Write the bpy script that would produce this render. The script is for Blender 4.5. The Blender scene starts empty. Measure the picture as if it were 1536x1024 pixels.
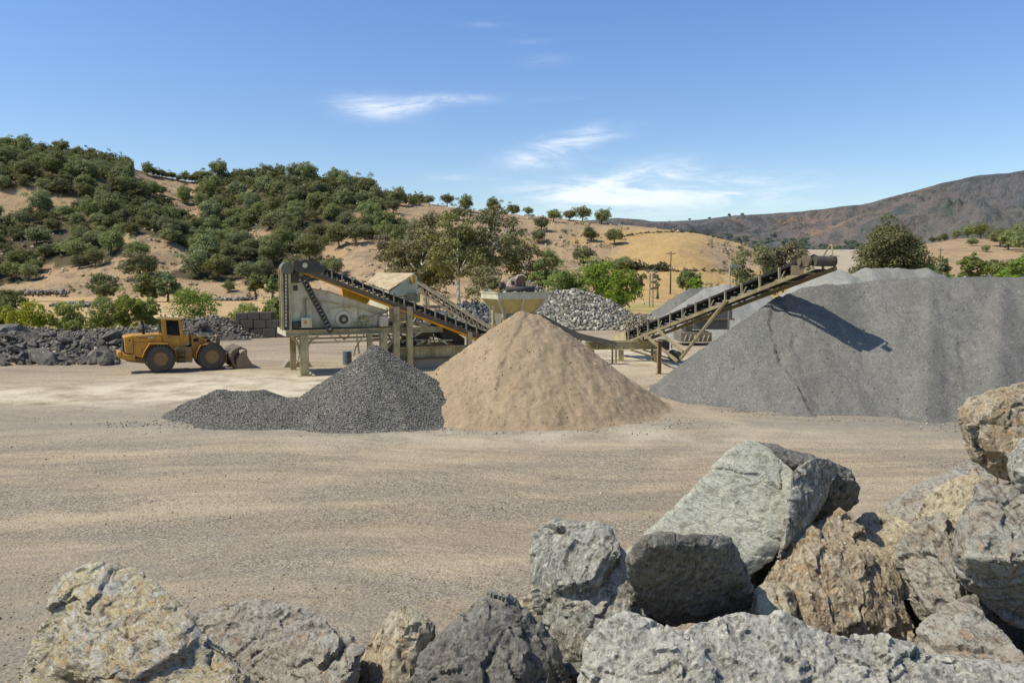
import bpy, bmesh, math, random, time
import numpy as np
from mathutils import Vector, Matrix
T0 = time.time()
R = math.radians
S = bpy.context.scene
COL = S.collection
# ------------------------------------------------------------------ camera
F = 1195.0; CX, CY = 768.0, 512.0; HY = 415.0; H = 5.7
TH = math.atan((CY-HY)/F); CT, ST = math.cos(TH), math.sin(TH)
def ray(px, py):
    a = (px-CX)/F; b = (CY-py)/F
    return np.array([a, CT+b*ST, -ST+b*CT])
def at(px, py, Y):
    d = ray(px, py); t = Y/d[1]
    return Vector((d[0]*t, Y, H+d[2]*t))
def gnd(px, py, z=0.0):
    d = ray(px, py); t = (z-H)/d[2]
    return Vector((d[0]*t, d[1]*t, z))
def proj(X, Y, Z):
    dz = Z-H
    dep = Y*CT-dz*ST; up = Y*ST+dz*CT
    return CX+F*X/dep, CY-F*up/dep
cam = bpy.data.cameras.new('camera'); camo = bpy.data.objects.new('camera', cam); COL.objects.link(camo)
cam.sensor_width = 36; cam.lens = 36*F/1536; cam.clip_start = 0.2; cam.clip_end = 20000
camo.location = (0, 0, H); camo.rotation_euler = (R(90)-TH, 0, 0)
S.camera = camo
S.view_settings.view_transform = 'Standard'; S.view_settings.look = 'None'; S.view_settings.exposure = 0
S.render.engine = 'CYCLES'
S.cycles.max_bounces = 5; S.cycles.diffuse_bounces = 3; S.cycles.transparent_max_bounces = 6
# ------------------------------------------------------------------ numpy noise
def _h(ix, iy, iz, s):
    h = (ix.astype(np.int64)*73856093) ^ (iy.astype(np.int64)*19349663) ^ (iz.astype(np.int64)*83492791) ^ (s*2654435761)
    h = (h ^ (h >> 13)) & 0xffffffff
    h = (h*1274126177) & 0xffffffff
    h = h ^ (h >> 16)
    h = (h*2246822519) & 0xffffffff
    return (h ^ (h >> 15)) & 0xffffffff
def vn(P, s=0):                       # value-gradient noise, about -1..1
    P = np.asarray(P, float); I = np.floor(P); f = P-I; I = I.astype(np.int64)
    u = f*f*f*(f*(f*6-15)+10); out = 0
    for dx in (0, 1):
        wx = u[:, 0] if dx else 1-u[:, 0]
        for dy in (0, 1):
            wy = u[:, 1] if dy else 1-u[:, 1]
            for dz in (0, 1):
                wz = u[:, 2] if dz else 1-u[:, 2]
                h = _h(I[:, 0]+dx, I[:, 1]+dy, I[:, 2]+dz, s)
                gx = ((h & 1023)/511.5-1); gy = (((h >> 10) & 1023)/511.5-1); gz = (((h >> 20) & 1023)/511.5-1)
                out = out+wx*wy*wz*(gx*(f[:, 0]-dx)+gy*(f[:, 1]-dy)+gz*(f[:, 2]-dz))
    return out*1.4
def fbm(P, s=0, o=4, g=.5, l=2.03):
    P = np.asarray(P, float); a = 1; r = 0
    for k in range(o):
        r = r+a*vn(P, s+k*17); a *= g; P = P*l
    return r
def ridged(P, s=0, o=4, g=.5):
    P = np.asarray(P, float); a = 1; r = 0
    for k in range(o):
        r = r+a*(1-2*np.abs(vn(P, s+k*13))); a *= g; P = P*2.07
    return r
def worley(P, s=0, full=False):                   # F1, F2, random of nearest cell
    P = np.asarray(P, float); I = np.floor(P).astype(np.int64)
    f1 = np.full(len(P), 9.); f2 = np.full(len(P), 9.); rid = np.zeros(len(P)); site = np.zeros(P.shape); nrm = np.zeros(P.shape)
    for dx in (-1, 0, 1):
        for dy in (-1, 0, 1):
            for dz in (-1, 0, 1):
                J = I+np.array([dx, dy, dz])
                h = _h(J[:, 0], J[:, 1], J[:, 2], s)
                c = J+np.stack([(h & 1023)/1023., ((h >> 10) & 1023)/1023., ((h >> 20) & 1023)/1023.], 1)
                d = np.linalg.norm(P-c, axis=1)
                m = d < f1; site[m] = c[m]; nrm[m] = np.stack([((h >> 3) & 255)/127.5-1, ((h >> 9) & 255)/127.5-1, ((h >> 15) & 255)/127.5-1], 1)[m]
                f2 = np.where(m, f1, np.minimum(f2, d)); rid = np.where(m, ((h >> 5) & 4095)/4095., rid); f1 = np.where(m, d, f1)
    if full: return f1, f2, rid, ((P-site)*nrm).sum(1)
    return f1, f2, rid
def P3(x, y, z=None):
    x = np.ravel(x); y = np.ravel(y)
    return np.stack([x, y, np.zeros_like(x) if z is None else np.ravel(z)], 1)
def sst(a, b, x):
    t = np.clip((x-a)/(b-a), 0, 1); return t*t*(3-2*t)
# ------------------------------------------------------------------ object helpers
def tag(o, label=None, cat=None, group=None, kind=None):
    if label: o['label'] = label
    if cat: o['category'] = cat
    if group: o['group'] = group
    if kind: o['kind'] = kind
    return o
def empty(name, loc=(0, 0, 0), rz=0, label=None, cat=None, group=None):
    o = bpy.data.objects.new(name, None); COL.objects.link(o); o.location = loc; o.rotation_euler = (0, 0, rz)
    o.empty_display_size = .3
    return tag(o, label, cat, group)
def link(name, me, mat=None, parent=None, smooth=False):
    o = bpy.data.objects.new(name, me); COL.objects.link(o)
    if mat is not None:
        for m in (mat if isinstance(mat, (list, tuple)) else [mat]):
            me.materials.append(m)
    if parent: o.parent = parent
    if smooth: me.polygons.foreach_set('use_smooth', [True]*len(me.polygons))
    return o
def npmesh(name, V, Fc, k, matidx=None):           # V (n,3), Fc (m,k)
    me = bpy.data.meshes.new(name)
    V = np.asarray(V, np.float32); Fc = np.asarray(Fc, np.int32)
    me.vertices.add(len(V)); me.vertices.foreach_set('co', V.ravel())
    me.loops.add(len(Fc)*k); me.loops.foreach_set('vertex_index', Fc.ravel())
    me.polygons.add(len(Fc)); me.polygons.foreach_set('loop_start', np.arange(0, len(Fc)*k, k, dtype=np.int32))
    me.polygons.foreach_set('loop_total', np.full(len(Fc), k, np.int32))
    if matidx is not None: me.polygons.foreach_set('material_index', np.asarray(matidx, np.int32))
    me.update(calc_edges=True); me.validate()
    return me
def gridfaces(nx, ny):
    i = np.arange(nx*ny).reshape(ny, nx)
    return np.stack([i[:-1, :-1].ravel(), i[:-1, 1:].ravel(), i[1:, 1:].ravel(), i[1:, :-1].ravel()], 1)
def vattr(me, name, arr):
    a = me.attributes.new(name, 'FLOAT', 'POINT'); a.data.foreach_set('value', np.asarray(arr, np.float32))
class MB:
    def __init__(s): s.v = []; s.f = []
    def add(s, vs, fs):
        b = len(s.v); s.v += [tuple(v) for v in vs]; s.f += [tuple(b+i for i in f) for f in fs]; return s
    def box(s, x0, x1, y0, y1, z0, z1):
        return s.add([(x0, y0, z0), (x1, y0, z0), (x1, y1, z0), (x0, y1, z0), (x0, y0, z1), (x1, y0, z1), (x1, y1, z1), (x0, y1, z1)],
                     [(0, 3, 2, 1), (4, 5, 6, 7), (0, 1, 5, 4), (1, 2, 6, 5), (2, 3, 7, 6), (3, 0, 4, 7)])
    def beam(s, p, q, w, h):
        p = Vector(p); q = Vector(q); d = (q-p).normalized()
        side = d.cross(Vector((0, 0, 1)))
        if side.length < 1e-3: side = Vector((0, 1, 0))
        side.normalize(); up = side.cross(d)
        a = side*w/2; b = up*h/2
        return s.add([p-a-b, p+a-b, p+a+b, p-a+b, q-a-b, q+a-b, q+a+b, q-a+b],
                     [(0, 1, 2, 3), (7, 6, 5, 4), (0, 4, 5, 1), (1, 5, 6, 2), (2, 6, 7, 3), (3, 7, 4, 0)])
    def ibeam(s, p, q, w, h, t=.02):
        p = Vector(p); q = Vector(q); d = (q-p).normalized(); side = d.cross(Vector((0, 0, 1)))
        if side.length < 1e-3: side = Vector((0, 1, 0))
        side.normalize(); up = side.cross(d)
        s.beam(p+up*(h/2-t/2), q+up*(h/2-t/2), w, t); s.beam(p-up*(h/2-t/2), q-up*(h/2-t/2), w, t)
        return s.beam(p, q, t, h-2*t)
    def tube(s, p, q, r, r1=None, n=8):
        p = Vector(p); q = Vector(q); r1 = r if r1 is None else r1; d = (q-p).normalized()
        a = d.orthogonal().normalized(); b = d.cross(a); vs = []
        for c, rr in ((p, r), (q, r1)):
            for i in range(n):
                t = 2*math.pi*i/n; vs.append(c+(a*math.cos(t)+b*math.sin(t))*rr)
        fs = [(i, (i+1) % n, n+(i+1) % n, n+i) for i in range(n)]+[tuple(range(n-1, -1, -1)), tuple(range(n, 2*n))]
        return s.add(vs, fs)
    def path(s, pts, r, n=6):
        for a, b in zip(pts[:-1], pts[1:]): s.tube(a, b, r, n=n)
        return s
    def prism(s, out, y0, y1):                      # outline [(x,z)] extruded along y
        n = len(out); ar = sum(out[i][0]*out[(i+1) % n][1]-out[(i+1) % n][0]*out[i][1] for i in range(n))
        if ar < 0: out = out[::-1]
        vs = [(x, y0, z) for x, z in out]+[(x, y1, z) for x, z in out]
        fs = [tuple(range(n)), tuple(range(2*n-1, n-1, -1))]+[(i, n+i, n+(i+1) % n, (i+1) % n) for i in range(n)]
        return s.add(vs, fs)
    def lathe_y(s, x, z, prof, n=32, caps=True):                # prof [(y, r)] around the y axis
        vs = []; m = len(prof)
        for (y, r) in prof:
            for i in range(n):
                t = 2*math.pi*i/n; vs.append((x+r*math.cos(t), y, z+r*math.sin(t)))
        fs = [(j*n+i, (j+1)*n+i, (j+1)*n+(i+1) % n, j*n+(i+1) % n) for j in range(m-1) for i in range(n)]
        if caps: fs += [tuple(range(n)), tuple(range(m*n-1, (m-1)*n-1, -1))]
        return s.add(vs, fs)
    def build(s, name, mat, parent=None, smooth=False, bevel=0):
        me = bpy.data.meshes.new(name); me.from_pydata(s.v, [], s.f); me.update()
        o = link(name, me, mat, parent, smooth)
        if bevel:
            m = o.modifiers.new('bevel', 'BEVEL'); m.width = bevel; m.segments = 1; m.limit_method = 'ANGLE'
        return o
class Fr:                                           # a thing's own axes: u along its side, v away from the camera
    def __init__(s, P, ang):
        s.P = Vector((P[0], P[1], 0)); s.a = ang; s.u = Vector((math.cos(ang), math.sin(ang), 0)); s.n = Vector((-math.sin(ang), math.cos(ang), 0))
    def hit(s, px, py, v=0.0):
        d = Vector(ray(px, py)); o = Vector((0, 0, H))
        t = ((s.P+s.n*v-o).dot(s.n))/d.dot(s.n); w = o+d*t-s.P
        return (w.dot(s.u), v, w.z)
    def hz(s, px, py, v=0.0):
        a = s.hit(px, py, v); return (a[0], a[2])
# ------------------------------------------------------------------ materials
def nt(name):
    m = bpy.data.materials.new(name); m.use_nodes = True; t = m.node_tree; b = t.nodes['Principled BSDF']
    b.inputs['Specular IOR Level'].default_value = .25
    return m, t, b
class N:                                            # terse node building
    def __init__(s, t): s.t = t
    def n(s, typ, **kw):
        x = s.t.nodes.new(typ)
        for k, v in kw.items(): setattr(x, k, v)
        return x
    def L(s, a, b): s.t.links.new(a, b)
    def put(s, sock, v):
        if hasattr(v, 'is_output') or isinstance(v, bpy.types.NodeSocket): s.L(v, sock)
        elif isinstance(v, (tuple, list)) and sock.type == 'RGBA' and len(v) == 3: sock.default_value = (*v, 1)
        else: sock.default_value = v
    def noise(s, vec, scale, detail=5, rough=.55, dist=0, typ='FBM'):
        x = s.n('ShaderNodeTexNoise'); x.inputs['Scale'].default_value = scale; x.inputs['Detail'].default_value = detail
        x.inputs['Roughness'].default_value = rough; x.inputs['Distortion'].default_value = dist
        if vec is not None: s.L(vec, x.inputs['Vector'])
        return x.outputs['Fac']
    def vor(s, vec, scale, feat='F1', out='Distance', rnd=1):
        x = s.n('ShaderNodeTexVoronoi', feature=feat); x.inputs['Scale'].default_value = scale; x.inputs['Randomness'].default_value = rnd
        if vec is not None: s.L(vec, x.inputs['Vector'])
        return x.outputs[out]
    def mapv(s, vec, sc=(1, 1, 1), rot=(0, 0, 0), loc=(0, 0, 0)):
        x = s.n('ShaderNodeMapping'); x.inputs['Scale'].default_value = sc; x.inputs['Rotation'].default_value = rot; x.inputs['Location'].default_value = loc
        s.L(vec, x.inputs['Vector']); return x.outputs['Vector']
    def ramp(s, fac, lo, hi, a=0., b=1.):
        x = s.n('ShaderNodeMapRange'); x.inputs['From Min'].default_value = lo; x.inputs['From Max'].default_value = hi
        x.inputs['To Min'].default_value = a; x.inputs['To Max'].default_value = b; x.interpolation_type = 'SMOOTHSTEP'
        s.put(x.inputs['Value'], fac); return x.outputs['Result']
    def math(s, op, a, b=None, c=None):
        x = s.n('ShaderNodeMath', operation=op); s.put(x.inputs[0], a)
        if b is not None: s.put(x.inputs[1], b)
        if c is not None: s.put(x.inputs[2], c)
        return x.outputs[0]
    def mix(s, fac, a, b, mode='MIX'):
        x = s.n('ShaderNodeMix', data_type='RGBA', blend_type=mode)
        s.put(x.inputs[0], fac); s.put(x.inputs[6], a); s.put(x.inputs[7], b); return x.outputs[2]
    def bump(s, hgt, dist, strength=1, normal=None):
        x = s.n('ShaderNodeBump'); x.inputs['Strength'].default_value = strength; x.inputs['Distance'].default_value = dist
        s.L(hgt, x.inputs['Height'])
        if normal is not None: s.L(normal, x.inputs['Normal'])
        return x.outputs['Normal']
    def coord(s, w='Object'): return s.n('ShaderNodeTexCoord').outputs[w]
    def pos(s): return s.n('ShaderNodeNewGeometry').outputs['Position']
    def attr(s, name): return s.n('ShaderNodeAttribute', attribute_name=name).outputs['Fac']
    def rnd(s): return s.n('ShaderNodeObjectInfo').outputs['Random']
def sc_mix(q, c, k): return q.mix(1.0, c, (k, k, k), 'MULTIPLY')
def hx(r, g, b):                                     # sRGB 0-255 to linear
    f = lambda c: (c/255/12.92) if c/255 <= .04045 else ((c/255+.055)/1.055)**2.4
    return (min(1, f(r)*1.03), f(g)*1.0, f(b)*.87)   # warmer, the sky fills with blue
def sc(c, k): return tuple(min(1, x*k) for x in c)

def m_paint(name, col, dirt=(.16, .13, .09), rust=(.14, .06, .025), dirtamt=.5, rough=.55, rustamt=.3, scale=1.6, metal=0):
    m, t, b = nt(name); q = N(t); v = q.coord('Object')
    d = q.noise(v, scale, 8, .65); d2 = q.noise(q.mapv(v, (3, 3, .45)), scale*2.2, 6, .6)
    c = q.mix(q.ramp(d, .35, .75, 0, dirtamt), col, dirt)
    c = q.mix(q.ramp(d2, .52, .78, 0, dirtamt), c, sc(dirt, .8))
    r = q.noise(v, scale*4.5, 9, .7)
    c = q.mix(q.ramp(r, .62, .72, 0, rustamt), c, rust)
    q.L(c, b.inputs['Base Color']); b.inputs['Roughness'].default_value = rough; b.inputs['Metallic'].default_value = metal
    q.L(q.bump(r, .008, .5), b.inputs['Normal'])
    return m
def m_plain(name, col, rough=.8, var=.35, scale=4, bump=.01, metal=0):
    m, t, b = nt(name); q = N(t); v = q.coord('Object'); n = q.noise(v, scale, 7, .65)
    q.L(q.mix(n, sc(col, 1-var), sc(col, 1+var)), b.inputs['Base Color']); b.inputs['Roughness'].default_value = rough
    b.inputs['Metallic'].default_value = metal
    if bump: q.L(q.bump(n, bump), b.inputs['Normal'])
    return m
def m_gravel(name, cols, cell=18, big=.35, bump=.03, rough=.9, patch=None, streak=None, contrast=1.0):
    """aggregate: voronoi grains of several tones, large patches"""
    m, t, b = nt(name); q = N(t); v = q.pos()
    cell_c = q.vor(v, cell, out='Color'); sep = q.n('ShaderNodeSeparateColor'); q.L(cell_c, sep.inputs[0])
    c = q.mix(sep.outputs[0], cols[0], cols[1]); c = q.mix(q.ramp(sep.outputs[1], .72, .95), c, cols[2])
    d = q.vor(v, cell); c = q.mix(q.ramp(d, .25, .75, 0, .55*contrast), c, sc(cols[0], .35))
    n = q.noise(v, big, 6, .6); c = q.mix(q.ramp(n, .3, .7, 0, .35), c, patch if patch else sc(cols[1], 1.25))
    n2 = q.noise(q.mapv(v, (1, 1, .3)), 2.3, 5, .6)
    c = q.mix(q.ramp(n2, .35, .7, 0, .3), c, sc(cols[0], .6))
    ns_ = q.noise(q.mapv(v, (.9, .22, .22)), 1.0, 6, .6, .3); c = q.mix(q.ramp(ns_, .42, .60, 0, .45), sc_mix(q, c, .80), sc_mix(q, c, 1.16))
    n6 = q.noise(v, 5.5, 8, .78); c = q.mix(q.ramp(n6, .46, .36, 0, .5), c, sc(cols[0], .55)); c = q.mix(q.ramp(n6, .56, .66, 0, .4), c, sc(cols[2], 1.1))
    q.L(c, b.inputs['Base Color']); b.inputs['Roughness'].default_value = rough
    hgt = q.math('SUBTRACT', 1.0, d); fine = q.noise(v, cell*1.7, 3)
    q.L(q.bump(fine, bump*.5, .8, q.bump(hgt, bump, .9, q.bump(n6, .045, .7))), b.inputs['Normal'])
    return m
def m_leaf(name, c1, c2, c3, trans=.25, var=.25, grade=True):
    m, t, b = nt(name); q = N(t); v = q.coord('Object')
    n = q.noise(v, 1.1, 4, .6); n2 = q.noise(v, 7, 2)
    c = q.mix(q.ramp(n, .3, .7), c1, c2); c = q.mix(q.ramp(n2, .5, .8, 0, .8), c, c3)
    hs = q.n('ShaderNodeHueSaturation'); rr = q.rnd()
    q.L(q.ramp(rr, 0, 1, 1-var, 1+var), hs.inputs['Value']); q.L(q.math('MULTIPLY_ADD', rr, .05, .47), hs.inputs['Hue'])
    q.L(q.ramp(q.math('FRACT', q.math('MULTIPLY', rr, 7.3)), 0, 1, .85, 1.1), hs.inputs['Saturation']); q.L(c, hs.inputs['Color'])
    q.L(hs.outputs[0], b.inputs['Base Color']); b.inputs['Roughness'].default_value = .6
    tr = q.n('ShaderNodeBsdfTranslucent'); q.L(q.mix(.5, hs.outputs[0], (.30, .33, .08)), tr.inputs['Color'])
    mx = q.n('ShaderNodeMixShader'); mx.inputs[0].default_value = trans; q.L(b.outputs[0], mx.inputs[1]); q.L(tr.outputs[0], mx.inputs[2])
    out = t.nodes['Material Output']; q.L(mx.outputs[0], out.inputs['Surface'])
    return m
# ------------------------------------------------------------------ light and sky
SUN = Vector((-.66, -.20, .95)).normalized()          # towards the sun
sun_el = math.asin(SUN.z); sun_az = math.atan2(SUN.x, SUN.y)
sl = bpy.data.lights.new('sun', 'SUN'); sl.energy = 4.6; sl.angle = R(.5); sl.color = (1, .955, .845)
so = bpy.data.objects.new('sun', sl); COL.objects.link(so); so.rotation_euler = SUN.to_track_quat('Z', 'Y').to_euler()
W = bpy.data.worlds.new('World'); S.world = W; W.use_nodes = True; q = N(W.node_tree)
sky = q.n('ShaderNodeTexSky', sky_type='NISHITA'); sky.sun_disc = False; sky.sun_elevation = sun_el; sky.sun_rotation = sun_az
sky.air_density = 1.0; sky.dust_density = .5; sky.ozone_density = 2.2; sky.altitude = 100
bg = W.node_tree.nodes['Background']; bg.inputs['Strength'].default_value = .137
dirv = q.n('ShaderNodeTexCoord').outputs['Generated']
sp = q.n('ShaderNodeSeparateXYZ'); q.L(dirv, sp.inputs[0])
yy = q.math('MAXIMUM', sp.outputs[1], .05)
cu = q.math('DIVIDE', sp.outputs[0], yy); cv = q.math('DIVIDE', sp.outputs[2], yy)
# wisps of cirrus: bearing (tan), elevation (tan), half length, half thickness, tilt, strength
def PX(px, py):
    d = ray(px, py); return d[0]/d[1], d[2]/d[1]
clouds = [(556, 160, 50, 15, -.10, .72), (608, 163, 50, 10, .20, .55), (680, 149, 62, 7, .02, .6), (820, 150, 35, 4, .06, .32),
          (795, 235, 48, 14, .25, .75), (872, 203, 52, 11, .20, .95), (840, 244, 45, 10, .0, .4), (865, 218, 60, 8, .2, .5),
          (890, 287, 85, 17, .05, .95), (985, 262, 60, 19, .12, .85), (960, 290, 130, 24, .10, .7), (1120, 282, 95, 18, .12, .5), (1060, 300, 190, 22, .04, .3),
          (722, 37, 26, 4, .0, .18), (800, 62, 30, 5, .05, .12), (815, 92, 35, 9, .08, .15), (670, 266, 30, 7, 0, .25), (795, 280, 80, 12, .0, .25)]
msk = None
for px, py, a, b_, tilt, st in clouds:
    U, Vv = PX(px, py); sx = F/a; sy = F/b_
    du = q.math('SUBTRACT', cu, U); dv = q.math('SUBTRACT', cv, Vv)
    ct, st_ = math.cos(tilt), math.sin(tilt)
    e1 = q.math('ADD', q.math('MULTIPLY', du, ct*sx), q.math('MULTIPLY', dv, st_*sx))
    e2 = q.math('SUBTRACT', q.math('MULTIPLY', dv, ct*sy), q.math('MULTIPLY', du, st_*sy))
    r2 = q.math('ADD', q.math('MULTIPLY', e1, e1), q.math('MULTIPLY', e2, e2))
    g = q.math('MULTIPLY', q.math('EXPONENT', q.math('MULTIPLY', r2, -1.0)), st)
    msk = g if msk is None else q.math('ADD', msk, g)
cmb = q.n('ShaderNodeCombineXYZ'); q.L(cu, cmb.inputs[0]); q.L(cv, cmb.inputs[1])
wv = q.mapv(cmb.outputs[0], (7, 34, 1), (0, 0, -.16))
n1 = q.noise(wv, 1.0, 9, .62, 1.2); n2 = q.noise(q.mapv(cmb.outputs[0], (26, 120, 1), (0, 0, -.25)), 1.0, 6, .65, .6)
fi = q.math('ADD', q.math('MULTIPLY', n1, .72), q.math('MULTIPLY', n2, .28))
dens = q.math('MULTIPLY', q.math('MINIMUM', msk, 1.05), q.ramp(fi, .37, .64, .10, 1.05))
hs = q.n('ShaderNodeHueSaturation'); hs.inputs['Saturation'].default_value = 1.16; hs.inputs['Hue'].default_value = .512; hs.inputs['Value'].default_value = 1.0
q.L(sky.outputs[0], hs.inputs['Color'])
# the sky overhead a little deeper than at the horizon
grad = q.ramp(cv, .0, .42); tint = q.mix(grad, (1.08, 1.08, 1.06), (1.10, 1.22, 1.24))
skyc = q.mix(1.0, hs.outputs[0], tint, 'MULTIPLY')
cl = q.mix(q.math('MINIMUM', q.math('MULTIPLY', dens, .72), .7), skyc, (8.4, 8.6, 9.0))
q.L(cl, bg.inputs['Color'])
# ================================================================== MATERIALS OF THE LAND
def interp(xs, ys, x): return np.interp(x, xs, ys)
def m_ground():
    m, t, b = nt('quarry_dirt'); q = N(t); v = q.pos()
    yard = q.attr('yard')
    wig = q.noise(v, .05, 3); 
    crv = q.n('ShaderNodeCombineXYZ'); q.L(q.math('MULTIPLY', q.math('SUBTRACT', q.noise(v, .035, 2, .4), .5), 26), crv.inputs[1]); vv = q.n('ShaderNodeVectorMath', operation='ADD'); q.L(v, vv.inputs[0]); q.L(crv.outputs[0], vv.inputs[1]); vw = vv.outputs[0]
    mv = q.mapv(vw, (.05, .55, 1), (0, 0, .06)); tr = q.noise(mv, 1.0, 8, .6, .9)
    tr2 = q.noise(q.mapv(vw, (.14, 2.6, 1), (0, 0, -.05)), 1.0, 6, .65, .5)
    big = q.noise(v, .12, 5, .6)
    c = q.mix(q.ramp(big, .3, .7), hx(172, 154, 131), hx(187, 169, 145))
    c = q.mix(q.ramp(tr, .38, .60, .45, 0), c, hx(142, 130, 116))
    c = q.mix(q.ramp(tr, .52, .74, 0, .45), c, hx(200, 184, 160))
    c = q.mix(q.ramp(tr2, .54, .70, 0, .5), c, hx(134, 119, 103))
    c = q.mix(q.ramp(tr2, .50, .34, 0, .35), c, hx(208, 190, 164))
    # loose stone dust patches
    gp = q.noise(q.mapv(v, (.5, 1, 1)), .33, 7, .65); gm = q.ramp(gp, .40, .56)
    near = q.attr('near'); gm = q.math('MULTIPLY', gm, q.math('MULTIPLY_ADD', near, .75, .15))
    cc = q.vor(v, 26, out='Color'); sep = q.n('ShaderNodeSeparateColor'); q.L(cc, sep.inputs[0])
    st = q.mix(sep.outputs[0], hx(104, 98, 90), hx(188, 178, 162)); st = q.mix(q.ramp(sep.outputs[1], .8, .95), st, hx(80, 76, 74))
    c = q.mix(q.math('MULTIPLY', gm, .68), c, st)
    g = q.noise(v, 20, 6, .8); c = q.mix(q.ramp(g, .40, .58), sc_mix(q, c, .56), c); g5 = q.noise(v, 5, 6, .75); c = q.mix(q.ramp(g5, .38, .56), sc_mix(q, c, .84), c)
    # pale dried puddle dust near the plant
    pal = q.attr('pale'); c = q.mix(q.math('MULTIPLY', pal, q.ramp(q.noise(v, .5, 6, .65), .32, .62)), c, hx(208, 196, 176))
    gr = q.attr('grey'); c = q.mix(q.math('MULTIPLY', gr, q.ramp(q.noise(v, 1.2, 7, .7), .25, .6)), c, hx(136, 130, 122))
    tk = q.attr('track'); wv2 = q.n('ShaderNodeTexWave', bands_direction='X'); wv2.inputs['Scale'].default_value = 2.6; wv2.inputs['Distortion'].default_value = 1.5; q.L(q.mapv(v, (1, .35, 1), (0, 0, .3)), wv2.inputs['Vector'])
    c = q.mix(q.math('MULTIPLY', tk, .28), c, hx(204, 186, 158)); c = q.mix(q.math('MULTIPLY', tk, q.ramp(wv2.outputs['Fac'], .5, .9, 0, .16)), c, hx(128, 112, 94))
    # dry grass field beyond the yard
    f1 = q.noise(q.mapv(v, (.02, .1, 1)), 1, 7, .7); f2 = q.noise(v, .6, 6, .7)
    fld = q.mix(q.ramp(f1, .35, .65), hx(176, 146, 106), hx(192, 164, 124)); fld = q.mix(q.ramp(f2, .5, .75, 0, .6), fld, hx(126, 112, 66))
    gw = q.noise(v, .09, 5, .6); fld = q.mix(q.math('MULTIPLY', q.attr('weed'), q.ramp(gw, .35, .6)), fld, hx(128, 128, 58))
    c = q.mix(q.math('SUBTRACT', 1.0, yard), c, fld)
    q.L(c, b.inputs['Base Color']); b.inputs['Roughness'].default_value = .95
    hsum = q.math('ADD', q.math('MULTIPLY', g, .4), q.math('MULTIPLY', q.vor(v, 16), -.5))
    nb = q.bump(tr2, .08, .6); nb = q.bump(q.noise(v, 3.5, 6, .65), .09, .6, nb)
    q.L(q.bump(hsum, .035, .8, nb), b.inputs['Normal'])
    return m
def m_hill(name, grass1, grass2, soil, rock, green, sx=1.0, g1=hx(190, 160, 112), g2=hx(176, 146, 100)):
    m, t, b = nt(name); q = N(t); v = q.pos()
    n1 = q.noise(v, .02*sx, 8, .65); n2 = q.noise(v, .12*sx, 8, .7); n3 = q.noise(q.mapv(v, (1, 1, 3)), .35*sx, 6, .7)
    c = q.mix(q.ramp(n1, .35, .65), grass1, grass2)
    gold = q.attr('gold'); c = q.mix(gold, c, q.mix(q.ramp(n2, .3, .7), g1, g2))
    inv = q.math('SUBTRACT', 1.0, gold)
    c = q.mix(q.math('MULTIPLY', inv, q.ramp(n2, .48, .62, 0, .7)), c, soil)
    c = q.mix(q.math('MULTIPLY', inv, q.ramp(n3, .58, .68, 0, .75)), c, rock)
    c = q.mix(q.math('MULTIPLY', q.ramp(q.noise(v, .3*sx, 7, .75), .56, .66, 0, .55), q.math('MULTIPLY_ADD', inv, .85, .15)), c, sc(soil, .45))
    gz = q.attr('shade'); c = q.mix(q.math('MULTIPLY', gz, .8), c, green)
    q.L(c, b.inputs['Base Color']); b.inputs['Roughness'].default_value = 1
    q.L(q.bump(n3, 1.6/sx, .7, q.bump(n2, 2.5/sx, .6)), b.inputs['Normal'])
    return m
# ================================================================== GROUND
def terrain(name, cols, rows, zf, Y0, Y1, px0, px1, geo=False):
    pc = np.linspace(px0, px1, cols); ys = np.geomspace(Y0, Y1, rows) if geo else np.linspace(Y0, Y1, rows)
    PXc, YY = np.meshgrid(pc, ys); XX = (PXc-CX)/F*YY
    ZZ = zf(PXc, XX, YY)
    return npmesh(name, np.stack([XX.ravel(), YY.ravel(), ZZ.ravel()], 1), gridfaces(cols, rows), 4), PXc.ravel(), XX.ravel(), YY.ravel(), ZZ.ravel()
def ground_z(XX, YY):
    p = P3(XX, YY)
    z = .10*fbm(p*[.12, .5, 1], 3, 4)+.05*fbm(p*[.5, 1.6, 1], 9, 4)
    ruts = .05*ridged(p*[.06, .9, 1]+fbm(p*.08, 5, 2)[:, None]*.9, 21, 3)
    near = np.clip((60-YY.ravel())/50, 0, 1)
    return (z*.6+ruts*.5*near).reshape(np.shape(YY))
gx = np.concatenate([-np.geomspace(9000, 45, 40), np.linspace(-44, 44, 300), np.geomspace(45, 9000, 40)])
gy = np.concatenate([np.linspace(-60, -1, 12), np.linspace(0, 60, 330), np.linspace(60.5, 140, 90), np.geomspace(142, 12000, 60)])
GX, GY = np.meshgrid(gx, gy); GZ = ground_z(GX, GY)*np.clip(1.3-np.abs(GY)/140, 0, 1)
me = npmesh('ground', np.stack([GX.ravel(), GY.ravel(), GZ.ravel()], 1), gridfaces(len(gx), len(gy)), 4)
gp = P3(GX, GY); gX, gY = GX.ravel(), GY.ravel()
edge = interp([-200, -45, -25, -5, 20, 60, 300], [64, 66, 72, 92, 125, 140, 160], gX)+6*fbm(gp*.05, 31, 3)
vattr(me, 'yard', 1-sst(-3, 3, gY-edge))
vattr(me, 'near', 1-sst(22, 38, gY))
pale = np.exp(-(((gX+14)/7)**2+((gY-42)/5.5)**2))+.9*np.exp(-(((gX+24)/14)**2+((gY-38)/3.2)**2))+.6*np.exp(-(((gX-1)/12)**2+((gY-29)/2.5)**2))+.8*np.exp(-(((gX-8)/8)**2+((gY-58)/12)**2))
vattr(me, 'pale', np.clip(pale, 0, .85))
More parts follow.
